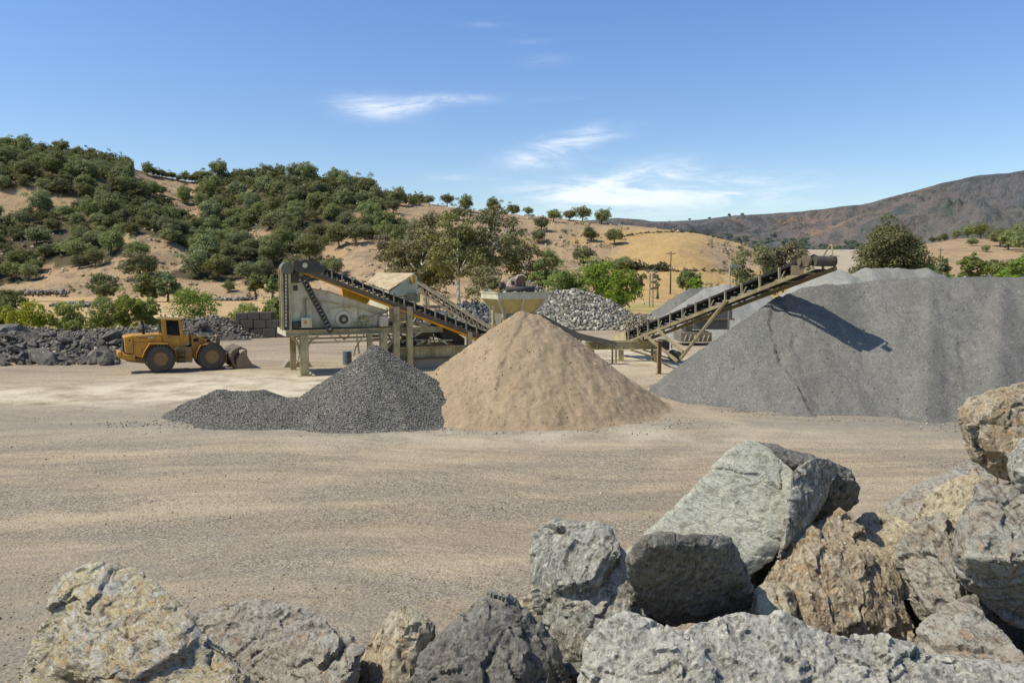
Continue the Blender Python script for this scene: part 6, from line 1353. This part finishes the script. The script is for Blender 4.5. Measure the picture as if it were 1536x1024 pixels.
# overhanging arm with the level sensor
k1 = K(1.0, .1, 0); b = MB(); b.path([K(.985, .1, .1), K(1.0, .1, .1)+Vector((.30, 0, .55)), K(1.0, .1, .1)+Vector((.42, 0, .50)), K(1.0, .1, .1)+Vector((.46, 0, .10))], .035); b.build('sensor_arm', OLV, SK)
MB().beam(K(1.0, .1, .1)+Vector((.35, 0, .05)), K(1.0, .1, .1)+Vector((.75, 0, .05)), .3, .03).build('sensor_plate', STEEL, SK)
# support: chassis, struts, wheels
def SP(z, a, c, v): p = fS.hit(*z(a, c), v); return Vector(p)
b = MB()
for v in (-WS/2-.2, WS/2+.2):
    A_ = SP(Z13, 1090, 150, v); B_ = SP(Z13, 590, 785, v); Bz = Vector((B_.x, v, max(.3, B_.z)))
    b.beam(A_, Bz, .12, .13); b.beam(A_+Vector((.14, 0, 0)), Bz+Vector((.14, 0, 0)), .06, .1)
b.build('long_strut', STO, SK)
b = MB()
for v, dx in ((-WS/2-.25, 0), (WS/2+.25, 0)):
    b.beam(SP(Z13, 185, 520, v), SP(Z13, 560, 820, v), .12, .16); b.beam(SP(Z13, 345, 480, v), SP(Z13, 620, 715, v), .12, .16)
b.build('short_strut', STO, SK)
fS2 = Fr(at(1010, 520, 54), R(4)); CH = empty('stacker_chassis', fS2.P, fS2.a, 'olive steel chassis beam lying under the tail of the stacker', 'chassis')
def Q(z, a, c, v=0): return Vector(fS2.hit(*z(a, c), v))
b = MB(); A_ = Q(Z13, -440, 640); B_ = Q(Z13, 445, 635)
for v in (-.4, .5): b.ibeam((A_.x, v, A_.z), (B_.x, v, A_.z), .22, .55, .05)
for i in range(7): b.box(A_.x+.6+i*.85, A_.x+.66+i*.85, -.5, -.38, A_.z-.22, A_.z+.22)
b.build('beam', OLV, CH)
b = MB(); p = Q(Z13, 360, 690); q_ = Q(Z13, 450, 580); b.box(p.x, q_.x, -.55, .65, p.z, q_.z); b.build('tank', DRK, CH, bevel=.05)
b = MB(); b.beam(Q(Z13, 40, 690), Q(Z13, 545, 850), .08, .12); b.beam(Q(Z13, 180, 690, .5), Q(Z13, 480, 790, .5), .08, .1); b.build('drawbar', OLV, CH)
b = MB()
for a in (-380, -60, 300): p = Q(Z13, a, 690); MB().box(p.x-.08, p.x+.08, -.45, -.3, 0, p.z).build('leg', OLV, CH); MB().box(p.x-.08, p.x+.08, .4, .55, 0, p.z).build('leg', OLV, CH)
p = Q(Z13, 530, 775, .0)
for v in (-.45, .5): b = MB(); b.lathe_y(p.x, .36, [(v-.1, .1), (v-.1, .30), (v-.06, .36), (v+.06, .36), (v+.1, .30), (v+.1, .1)], 22); b.build('wheel', TYRE, CH)
P_ = gnd(988.5, 561); e = empty('support_post', P_, .1, 'rust brown steel post standing in front of the stacker tail', 'post'); zz_ = at(988.5, 512, P_.y).z
PST = m_paint('brown_post', hx(150, 118, 88), hx(110, 88, 66), hx(104, 62, 38), .6, .7, .5, 2)
b = MB(); b.box(-.11, -.07, -.11, .11, 0, zz_); b.box(.07, .11, -.11, .11, 0, zz_); b.box(-.07, .07, -.02, .02, 0, zz_); b.build('column', PST, e); MB().box(-.17, .17, -.17, .17, zz_, zz_+.04).build('cap_plate', PST, e); MB().box(-.2, .2, -.2, .2, 0, .04).build('base_plate', PST, e)
P_ = at(1092.5, 500, 52); e = empty('light_post', (P_.x, 52, 0), 0, 'thin grey post with a small box lamp rising behind the stacker belt', 'lamp post'); zz_ = at(1092.5, 397, 52).z
MB().tube((0, 0, 0), (0, 0, zz_), .07, .05).build('pole', STEEL, e, True); MB().box(.05, .75, -.15, .15, zz_-.25, zz_-.02).build('lamp_head', m_plain('lamp_grey', hx(120, 118, 112), .6, .2, 3, 0), e, bevel=.03)
# ================================================================== CRUSHER UNIT behind the stacker
fC = Fr(at(1030, 505, 66), R(0)); CU = empty('crusher_unit', fC.P, 0, 'dark grey crusher unit on a rusty base frame behind the stacker struts', 'crusher')
def U(a, c, v=0): return Vector(fC.hit(*Z13(a, c), v))
def bx(a0, c0, a1, c1, v0, v1, nm, mt, bev=.03):
    p = U(a0, c1); q_ = U(a1, c0); return MB().box(p.x, q_.x, v0, v1, max(0, p.z), q_.z).build(nm, mt, CU, bevel=bev)
DG2 = m_paint('crusher_grey', hx(92, 92, 92), hx(110, 102, 90), hx(90, 62, 44), .4, .7, .3, 1)
bx(735, 200, 1170, 345, .2, 2.6, 'feed_box', DG2); bx(735, 365, 1130, 470, .1, 2.4, 'crusher_body', DG2); bx(640, 335, 730, 430, .5, 2.0, 'engine_panel', m_paint('panel_pink_grey', hx(176, 160, 148), hx(130, 110, 94), hx(110, 72, 50), .4, .7, .3)); bx(655, 430, 730, 508, .3, 2.0, 'control_box', DRK)
bx(590, 500, 930, 603, -.2, 2.8, 'base_frame', m_paint('base_rust', hx(120, 112, 104), hx(104, 96, 86), hx(104, 72, 54), .5, .8, .4)); bx(893, 235, 930, 365, -.05, .18, 'white_column', CRM, .01)
bx(735, 345, 1180, 365, -.1, 2.7, 'walkway', BRN, .01)
b = MB()
for i in range(6): p = U(625+i*50, 590); q_ = U(650+i*50, 525); b.beam((p.x, -.24, p.z), (q_.x, -.24, q_.z), .05, .06)
b.build('frame_brace', CRM, CU)
# pale broken stones heap beside the far piles
sp = at(962, 480, 84); r3 = np.random.default_rng(4); pts = np.stack([sp.x+r3.normal(0, 1.1, 420), 84+r3.normal(0, .9, 420), np.abs(r3.normal(0, .7, 420))], 1)
tag(link('stone_heap', stones_mesh('stone_heap', pts, r3.uniform(.10, .24, 420), r3), m_stones('cream_stone', hx(132, 122, 104), hx(168, 158, 138), hx(196, 188, 168))), 'small heap of cream coloured stones between the cobbles and the far gravel piles', 'stones', kind='stuff')
print('machines', round(time.time()-T0, 1))
# ================================================================== FOREGROUND BOULDERS
def m_rock(name, base, alt, light, dark, ochre, am=.35, wm=.5, om=.3, streak=(1, 1, 1), rot=(0, 0, 0), dk=.5):
    m, t, b = nt(name); q = N(t); v0 = q.coord('Object'); rr = q.rnd()
    cx = q.n('ShaderNodeCombineXYZ'); q.L(q.math('MULTIPLY', rr, 53), cx.inputs[0]); q.L(q.math('MULTIPLY', rr, 31), cx.inputs[1]); off = q.n('ShaderNodeVectorMath', operation='ADD'); q.L(v0, off.inputs[0]); q.L(cx.outputs[0], off.inputs[1]); v = off.outputs[0]
    vs = q.mapv(v, streak, rot)
    n1 = q.noise(v, 1.7, 9, .62, .4); n2 = q.noise(vs, 5.5, 10, .72, .6); n3 = q.noise(v, 17, 8, .75); n4 = q.noise(v, 55, 5, .8)
    c = q.mix(q.ramp(n1, .36, .64), base, alt)
    c = q.mix(q.ramp(n2, .44, .58, 0, am), c, sc(base, 1.35))
    c = q.mix(q.ramp(n2, .50, .38, 0, dk), c, dark)
    on = q.noise(v, 2.4, 7, .66, .8); c = q.mix(q.math('MULTIPLY', q.ramp(on, .50, .64), om), c, ochre)
    lich = q.noise(v, 4.2, 10, .75, .3); c = q.mix(q.math('MULTIPLY', q.ramp(lich, .50, .60), wm), c, light)
    c = q.mix(q.ramp(n3, .54, .66, 0, wm), c, light); c = q.mix(q.ramp(n3, .42, .32, 0, dk), c, dark)
    oc2 = q.noise(v, 11, 7, .7, .5); c = q.mix(q.math('MULTIPLY', q.ramp(oc2, .60, .68), min(1, om*1.3)), c, sc(ochre, 1.1))
    c = q.mix(q.ramp(n4, .35, .65, 0, .35), sc_mix(q, c, .62), c)
    n5 = q.noise(q.mapv(vs, (1, 1, .4)), 30, 5, .7, .5); c = q.mix(q.ramp(n5, .55, .61, 0, .35+.6*wm), c, light); c = q.mix(q.ramp(n5, .45, .40, 0, .65), c, dark)
    n7 = q.noise(v, 9, 9, .72, .8); c = q.mix(q.math('MULTIPLY', q.ramp(n7, .57, .60), min(1, om*1.2)), c, ochre); c = q.mix(q.ramp(n7, .42, .38, 0, wm), c, light)
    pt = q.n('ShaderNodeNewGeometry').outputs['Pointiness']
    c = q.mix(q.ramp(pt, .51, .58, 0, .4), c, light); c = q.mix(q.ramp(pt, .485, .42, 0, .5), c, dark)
    q.L(c, b.inputs['Base Color']); b.inputs['Roughness'].default_value = .88
    nb = q.bump(n2, .05, .7); nb = q.bump(n3, .028, .8, nb); nb = q.bump(n5, .012, .8, nb); nb = q.bump(q.math('ADD', n4, q.math('MULTIPLY', q.vor(vs, 26, 'DISTANCE_TO_EDGE'), .6)), .010, .8, nb)
    q.L(nb, b.inputs['Normal']); return m
W1 = hx(220, 218, 212); DK = hx(70, 66, 62); OC = hx(186, 140, 84)
def lt(c, k=1.7): return tuple(min(.9, x*k) for x in c)
MR = {
 'grey': m_rock('rock_grey', lt(hx(134, 132, 126)), lt(hx(156, 152, 142)), W1, hx(78, 76, 72), OC, .4, .45, .15),
 'pale': m_rock('rock_pale_green', lt(hx(158, 158, 150)), lt(hx(184, 182, 170)), hx(214, 212, 198), hx(112, 110, 96), hx(190, 170, 126), .5, .4, .12, (1, 1, 3.0), (.6, .5, 0), .45),
 'dark': m_rock('rock_dark', lt(hx(108, 106, 103)), lt(hx(126, 123, 118)), hx(176, 170, 160), hx(60, 56, 54), hx(140, 112, 80), .3, .3, .15),
 'tan': m_rock('rock_tan', lt(hx(172, 163, 144)), lt(hx(152, 143, 124)), hx(216, 206, 186), hx(92, 78, 60), hx(186, 144, 92), .4, .55, .4, (1, 1, .5), (0, .4, 0), .55),
 'rust': m_rock('rock_rust', lt(hx(148, 134, 114)), lt(hx(168, 154, 130)), hx(210, 200, 184), hx(74, 58, 44), hx(178, 136, 88), .4, .6, .42, (1, 1, 1), (0, 0, 0), .6),
 'lichen': m_rock('rock_lichen', lt(hx(158, 155, 148)), lt(hx(182, 178, 170)), hx(224, 220, 212), hx(88, 86, 84), hx(178, 158, 120), .5, .65, .1),
 'brown': m_rock('rock_brown_grey', lt(hx(144, 141, 135)), lt(hx(162, 158, 150)), hx(200, 192, 180), hx(78, 68, 62), hx(178, 136, 92), .4, .45, .3, (1, 1, 2), (.5, .3, 0)),
 'gold': m_rock('rock_gold_lichen', lt(hx(172, 162, 138)), lt(hx(188, 172, 136)), hx(210, 208, 206), hx(84, 82, 82), hx(204, 164, 108), .4, .8, .45, (1, 1, 2), (.7, .6, 0), .6)}
def hull_part(bm, pts):
    vs = [bm.verts.new(p) for p in pts]; r = bmesh.ops.convex_hull(bm, input=vs)
    dead = [e for e in r['geom_interior'] if isinstance(e, bmesh.types.BMVert)]+[e for e in r['geom_unused'] if isinstance(e, bmesh.types.BMVert)]
    bmesh.ops.delete(bm, geom=list(set(dead)), context='VERTS')
def hull_pts(D, out, front=None, thick=None, lean=0., tilt=0., bulge=.12, k=.72, rnd_=None):
    """corner points of one block: outline as the photo shows it, a front face and a back"""
    g = rnd_; xs = [p[0] for p in out]; ys = [p[1] for p in out]; x0, x1, y0, y1 = min(xs), max(xs), min(ys), max(ys); cx, cy = (x0+x1)/2, (y0+y1)/2; w = (x1-x0)*D/F; h = (y1-y0)*D/F
    th = thick or .5*min(w, h)+.1
    def off(x, y): return lean*(cy-y)/max(1, (y1-y0)/2)+tilt*(cx-x)/max(1, (x1-x0)/2)
    P = []
    for p in out:
        d = p[2] if len(p) > 2 else 0; P.append(at(p[0], p[1], D+off(p[0], p[1])+d))
        P.append(at(cx+(p[0]-cx)*.80, cy+(p[1]-cy)*.80, D+off(p[0], p[1])+th*g.uniform(.75, 1.1)))
        P.append(at(cx+(p[0]-cx)*k*g.uniform(.85, 1.1), cy+(p[1]-cy)*k*g.uniform(.85, 1.1), D+off(p[0], p[1])-bulge*g.uniform(.6, 1.15)))
    for p in (front or []): P.append(at(p[0], p[1], D+off(p[0], p[1])+p[2]))
    return P
def boulder(label, mat, parts, vox=.016, amp=1.0, seed=0, strata=None, blocky=1.0, name='boulder', cat='boulder', group=None, smooth=1):
    g = random.Random(seed); bm = bmesh.new()
    for kw in parts: hull_part(bm, hull_pts(rnd_=g, **kw))
    P = np.array([v.co for v in bm.verts]); c = Vector(P.mean(0)); 
    for v in bm.verts: v.co -= c
    me = bpy.data.meshes.new('tmp'); bm.to_mesh(me); bm.free(); o = bpy.data.objects.new('tmp', me); COL.objects.link(o)
    m = o.modifiers.new('r', 'REMESH'); m.mode = 'VOXEL'; m.voxel_size = vox; m2 = o.modifiers.new('s', 'SMOOTH'); m2.iterations = smooth; m2.factor = .5
    dg = bpy.context.evaluated_depsgraph_get(); me2 = bpy.data.meshes.new_from_object(o.evaluated_get(dg)); bpy.data.objects.remove(o)
    n = len(me2.vertices); V = np.empty(n*3, np.float32); me2.vertices.foreach_get('co', V); V = V.reshape(-1, 3).astype(float)
    Nn = np.empty(n*3, np.float32); me2.vertex_normals.foreach_get('vector', Nn) if hasattr(me2.vertex_normals, 'foreach_get') else None; Nn = Nn.reshape(-1, 3).astype(float)
    st_ = np.asarray(strata if strata else (1, .8, 1.7), float); st_ = .6+st_*.6
    # low-frequency swell so the flat hull planes go uneven
    Q = V+seed*7.3
    sN = np.stack([fbm(Q*1.6, 200+i, 3) for i in range(3)], 1)
    wq = Q+.10*np.stack([fbm(Q*3.1, 210+i, 3) for i in range(3)], 1)
    # fracture facets: every cell of broken rock is its own tilted plane
    ss = np.array(strata, float) if strata else np.array([1, 1, 1.3])
    f1, f2, rid, pl = worley(wq*1.7*(.6+.4*ss), 11, True); g1, g2, rid2, pl2 = worley(wq*6.2*(.5+.5*ss), 12, True); h1, h2, rid3, pl3 = worley((Q+.02*sN)*17*(.5+.5*ss), 13, True)
    d = .010*sN[:, 0]+blocky*(.050*np.clip(pl, -.7, .7)+.014*(rid-.5)+.022*np.clip(pl2, -.6, .6)+.008*(rid2-.5)+.007*np.clip(pl3, -.6, .6)+.003*(rid3-.5))
    d -= blocky*.010*np.exp(-((f2-f1)/.03)**2)
    pit = fbm(Q*5.5*st_, 231, 3); d -= .010*np.clip(pit-.25, 0, 1)
    d += .004*fbm(Q*12*st_, 230, 3, .62)+.003*fbm(Q*37, 240, 3)
    if strata:
        s = np.asarray(strata, float); ax = s/np.linalg.norm(s); tl = Q@ax+.04*fbm(Q*2.2, 250, 3)
        d += .012*(((tl*8) % 1)-.5)*np.clip(.5+fbm(Q*1.3, 251, 2), 0, 1)
    V = V+Nn*(d*amp)[:, None]
    me2.vertices.foreach_set('co', V.astype(np.float32).ravel()); me2.update()
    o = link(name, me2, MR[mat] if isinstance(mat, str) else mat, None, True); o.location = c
    try: me2.set_sharp_from_angle(angle=R(28))
    except Exception: pass
    return tag(o, label, cat, group)
Pt = lambda D, out, **k: dict(D=D, out=out, **k)
boulder('large layered boulder with golden lichen, leftmost in the foreground', 'gold', [
    Pt(5.7, [(75, 1010), (68, 930), (78, 888), (100, 858), (150, 846), (197, 849), (236, 872), (262, 905), (290, 925), (303, 950), (296, 990), (200, 1040)], lean=.28, tilt=.12, bulge=.10, thick=.7),
    Pt(5.35, [(120, 1200), (140, 1000), (185, 962), (250, 949), (310, 950), (346, 976), (370, 1010), (388, 1100), (380, 1220)], lean=.2, bulge=.12, thick=.9),
    Pt(5.6, [(-5, 1200), (8, 1060), (22, 1024), (46, 960), (84, 900), (150, 950), (190, 1200)], lean=.25, bulge=.05, thick=.8)], seed=1, strata=(.7, .2, 1.5), amp=.9)
boulder('low brown grey boulder behind, right of the golden lichen one', 'brown', [Pt(6.5, [(285, 1000), (284, 920), (330, 905), (376, 899), (452, 904), (486, 925), (498, 946), (482, 990), (400, 1060), (300, 1060)], lean=.35, bulge=.06, thick=.7)], seed=2)
boulder('brown boulder with a dark right side, in front of the low one', 'brown', [Pt(5.7, [(345, 1200), (352, 1030), (364, 992), (400, 966), (450, 947), (492, 946), (531, 950), (546, 972), (535, 1010), (515, 1060), (505, 1200)], lean=.3, tilt=.25, bulge=.1, thick=.6, front=[(490, 965, -.1), (470, 1050, -.2)])], seed=3)
boulder('slab of tan rock with a rusty right face, left of the dark pyramid', 'tan', [Pt(5.9, [(505, 1150), (520, 1030), (548, 970), (585, 914), (602, 907), (622, 916), (650, 935), (640, 965), (622, 1010), (600, 1150)], lean=.15, tilt=.3, bulge=.05, thick=.5, front=[(610, 930, -.2), (560, 1060, -.25)]),
        Pt(6.2, [(622, 925), (640, 925), (654, 937), (655, 955), (640, 980), (615, 975)], thick=.3, bulge=.05)], seed=4)
boulder('dark grey pyramid shaped boulder at the bottom of the picture', 'dark', [Pt(5.1, [(585, 1220), (605, 1040), (632, 984), (680, 948), (734, 888), (752, 888), (776, 905), (803, 940), (832, 976), (852, 1030), (868, 1220)], lean=.22, tilt=-.05, bulge=.06, thick=.8, front=[(745, 935, -.12), (690, 1000, -.22), (790, 1000, -.26), (735, 1070, -.3)])], seed=5, amp=1.1, blocky=1.3)
boulder('small ochre rock wedged behind the dark pyramid', 'tan', [Pt(6.6, [(765, 930), (775, 902), (800, 891), (832, 897), (850, 960), (830, 1020), (780, 1000)], thick=.4, lean=.1)], seed=6)
boulder('upright grey boulder with a notched top, near the middle of the rocks', 'grey', [
    Pt(6.1, [(796, 802), (814, 786), (836, 781), (882, 788), (912, 796), (926, 812), (930, 830), (900, 880), (820, 900), (800, 870)], lean=.2, tilt=.15, bulge=.08, thick=.5),
    Pt(6.0, [(802, 880), (830, 830), (930, 826), (948, 858), (966, 900), (972, 960), (905, 1010), (850, 1012), (834, 990), (815, 940)], lean=.15, tilt=.05, bulge=.12, thick=.6)], seed=7, amp=1.2)
boulder('dark block with a thin sunlit top and shaded overhanging face', 'dark', [Pt(5.75, [(936, 838), (952, 815), (968, 802), (1002, 799), (1076, 801), (1096, 805), (1122, 856), (1142, 900), (1152, 922), (1100, 933), (1010, 938), (984, 930), (952, 902), (940, 870)], lean=-.30, tilt=-.12, bulge=.07, thick=.7, k=.8, front=[(1000, 806, -.05), (1088, 810, -.05), (985, 870, -.14)])], seed=8, blocky=.8)
boulder('big pale greenish slab tilted toward the sun, largest of the upper rocks', 'pale', [Pt(6.7, [(925, 850), (938, 826), (960, 810), (1020, 765), (1050, 722), (1076, 694), (1100, 671), (1124, 658), (1150, 668), (1188, 702), (1222, 742), (1206, 790), (1164, 838), (1130, 863), (1095, 850), (1000, 880)], lean=.42, tilt=.10, bulge=.025, thick=.40, k=.86)], seed=9, strata=(.5, -.6, 1.6), amp=.8, blocky=.55)
boulder('dark wedge of rock leaning on the right edge of the pale slab', 'grey', [Pt(6.62, [(1186, 706), (1222, 684), (1246, 688), (1259, 700), (1242, 745), (1212, 792), (1166, 840), (1178, 780), (1200, 745)], lean=.1, tilt=-.2, bulge=.05, thick=.45)], seed=10, blocky=.6)
boulder('rounded dark boulder behind the pale slab, in its shade below', 'dark', [Pt(7.3, [(1128, 660), (1166, 667), (1212, 679), (1246, 690), (1276, 705), (1293, 730), (1289, 752), (1266, 772), (1226, 795), (1186, 805), (1160, 740)], lean=-.05, bulge=.2, thick=.7, front=[(1240, 712, -.30)])], seed=11, blocky=.6)
boulder('crumbly ochre and white boulder with deep grooves under the pale slab', 'rust', [
    Pt(6.25, [(1128, 890), (1150, 858), (1182, 812), (1216, 790), (1262, 800), (1300, 806), (1332, 830), (1346, 862), (1356, 920), (1369, 962), (1300, 985), (1200, 980), (1150, 930)], lean=.3, bulge=.12, thick=.7, front=[(1215, 820, -.25), (1210, 900, -.3), (1290, 830, -.22), (1300, 930, -.3)]),
    Pt(6.6, [(1195, 800), (1225, 778), (1262, 763), (1288, 788), (1325, 826), (1300, 860), (1210, 850)], lean=.15, thick=.4)], seed=12, amp=1.4, blocky=.9, vox=.015, strata=(1.8, .6, .3))
boulder('small tan wedge between the dark block and the crumbly ochre boulder', 'tan', [Pt(5.95, [(1128, 888), (1142, 872), (1166, 868), (1186, 884), (1196, 930), (1150, 945), (1130, 925)], lean=.1, thick=.3)], seed=13)
boulder('long whitish lichen covered boulder across the bottom right', 'lichen', [
    Pt(4.5, [(858, 1220), (864, 1024), (880, 962), (900, 934), (940, 917), (972, 925), (1002, 938), (1040, 948), (1080, 1000), (1080, 1220)], lean=.25, tilt=.12, bulge=.12, thick=.8),
    Pt(4.5, [(960, 1220), (985, 960), (1040, 931), (1078, 922), (1112, 917), (1180, 925), (1242, 946), (1260, 1220)], lean=.28, bulge=.12, thick=.8),
    Pt(4.45, [(1180, 1220), (1200, 940), (1242, 947), (1300, 966), (1380, 976), (1442, 987), (1536, 1003), (1640, 1040), (1640, 1220)], lean=.25, bulge=.1, thick=.8)], seed=14, amp=1.3)
boulder('flat topped pale boulder in the gap behind the ochre one', 'tan', [Pt(7.2, [(1272, 782), (1300, 766), (1350, 759), (1402, 762), (1424, 800), (1410, 860), (1330, 860), (1286, 812)], lean=.4, bulge=.05, thick=.7)], seed=15)
boulder('sloping grey boulder at the back, below the orange one', 'brown', [Pt(7.6, [(1320, 766), (1372, 734), (1432, 704), (1472, 689), (1500, 705), (1490, 780), (1430, 800), (1350, 790)], lean=.4, tilt=.15, bulge=.06, thick=.8)], seed=16)
boulder('upright brown boulder with white veins right of the ochre one', 'brown', [Pt(6.3, [(1336, 815), (1376, 782), (1412, 768), (1438, 800), (1450, 880), (1456, 950), (1400, 950), (1372, 925), (1346, 870)], lean=.2, tilt=.15, bulge=.12, thick=.6)], seed=17, amp=1.3)
boulder('yellowish lumpy boulder squeezed behind the large right one', 'tan', [Pt(6.6, [(1370, 770), (1400, 736), (1450, 712), (1494, 722), (1500, 790), (1450, 920), (1425, 880), (1392, 810)], lean=.3, tilt=.1, bulge=.12, thick=.6)], seed=18, amp=1.3)
boulder('large brown grey boulder at the right with a shaded underside', 'brown', [Pt(5.6, [(1428, 830), (1434, 790), (1446, 754), (1476, 724), (1512, 717), (1570, 730), (1640, 790), (1640, 950), (1536, 944), (1484, 908), (1442, 872)], lean=.05, bulge=.12, thick=.9, front=[(1450, 835, -.28), (1530, 840, -.38), (1620, 845, -.38)])], seed=19, amp=1.05)
boulder('rounded orange pitted boulder highest at the right edge', 'rust', [Pt(6.0, [(1433, 632), (1434, 613), (1450, 599), (1492, 584), (1538, 577), (1610, 588), (1650, 650), (1610, 712), (1525, 722), (1482, 706), (1456, 690), (1442, 662)], lean=.1, tilt=.08, bulge=.2, thick=.8, front=[(1480, 650, -.22)])], seed=20, amp=1.0, smooth=4)
boulder('grey boulder cut by the right edge beneath the orange one', 'grey', [Pt(5.7, [(1513, 700), (1518, 676), (1528, 660), (1550, 648), (1620, 660), (1640, 740), (1540, 735), (1520, 722)], lean=.1, thick=.4)], seed=21)
boulder('light wedge shaped boulder at the lower right, above the lichen covered one', 'brown', [Pt(5.0, [(1368, 972), (1398, 934), (1438, 900), (1462, 910), (1500, 950), (1540, 985), (1620, 1060), (1420, 1060)], lean=.25, tilt=.1, bulge=.08, thick=.5)], seed=22)
boulder('dark rock added to fill the shaded gap at the lower right', 'dark', [Pt(5.9, [(1440, 900), (1480, 890), (1560, 900), (1660, 960), (1640, 1080), (1500, 1050)], thick=.4)], seed=23)  # added filler, coloured dark to stand for the shadow in the gap
boulder('dark rock added to fill the shaded gap between the upright grey and lichen boulders', 'dark', [Pt(5.6, [(810, 1010), (840, 985), (900, 985), (930, 1010), (920, 1100), (820, 1120)], thick=.4)], seed=24)  # filler rock added where the gap shows dark, its shade put into the colour
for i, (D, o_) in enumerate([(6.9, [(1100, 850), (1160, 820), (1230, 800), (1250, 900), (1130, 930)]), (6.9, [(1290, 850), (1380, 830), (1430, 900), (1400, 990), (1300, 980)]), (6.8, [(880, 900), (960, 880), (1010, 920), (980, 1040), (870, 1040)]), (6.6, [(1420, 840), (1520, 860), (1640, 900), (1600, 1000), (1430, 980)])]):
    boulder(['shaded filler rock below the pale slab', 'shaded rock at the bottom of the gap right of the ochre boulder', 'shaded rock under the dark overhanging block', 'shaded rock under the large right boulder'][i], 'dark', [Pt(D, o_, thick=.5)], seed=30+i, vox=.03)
for i, (D, o_, mt, lab) in enumerate([(6.1, [(1600, 700), (1660, 640), (1760, 650), (1840, 720), (1830, 860), (1700, 900), (1610, 850)], 'grey', 'grey boulder past the right edge, beside the orange one'), (5.3, [(1610, 960), (1660, 850), (1800, 820), (1900, 900), (1900, 1150), (1640, 1150)], 'brown', 'brown grey boulder past the right edge, low down'),
                     (7.0, [(1640, 800), (1720, 720), (1850, 730), (1920, 850), (1800, 1000), (1660, 960)], 'tan', 'tan boulder past the right edge, at the back')]):
    boulder(lab, mt, [Pt(D, o_, thick=.7, lean=.2)], seed=50+i, vox=.03)
# berm of earth and stones that carries the boulders
bx_ = np.linspace(-11, 14, 170); by_ = np.linspace(-6, 14, 150); BX_, BY_ = np.meshgrid(bx_, by_)
def berm(X, Y):
    z = np.minimum(3.95, 2.45+.64*(5.5-Y)); lift = .75*sst(.2, 1.8, X)*sst(4.2, 5.4, Y)*(1-sst(9, 12, Y))
    z = z+lift-.25; z = z+.10*fbm(P3(X, Y)*.9, 301, 4).reshape(np.shape(X))
    return np.maximum(z, -.3)
me = npmesh('berm', np.stack([BX_.ravel(), BY_.ravel(), berm(BX_, BY_).ravel()], 1), gridfaces(170, 150), 4)
tag(link('embankment', me, m_gravel('berm_dirt', [hx(96, 86, 74), hx(124, 112, 96), hx(150, 138, 120)], cell=14, big=.5, bump=.04), smooth=True), 'stony earth bank that the foreground boulders rest on', 'bank', kind='structure')
print('rocks', round(time.time()-T0, 1))
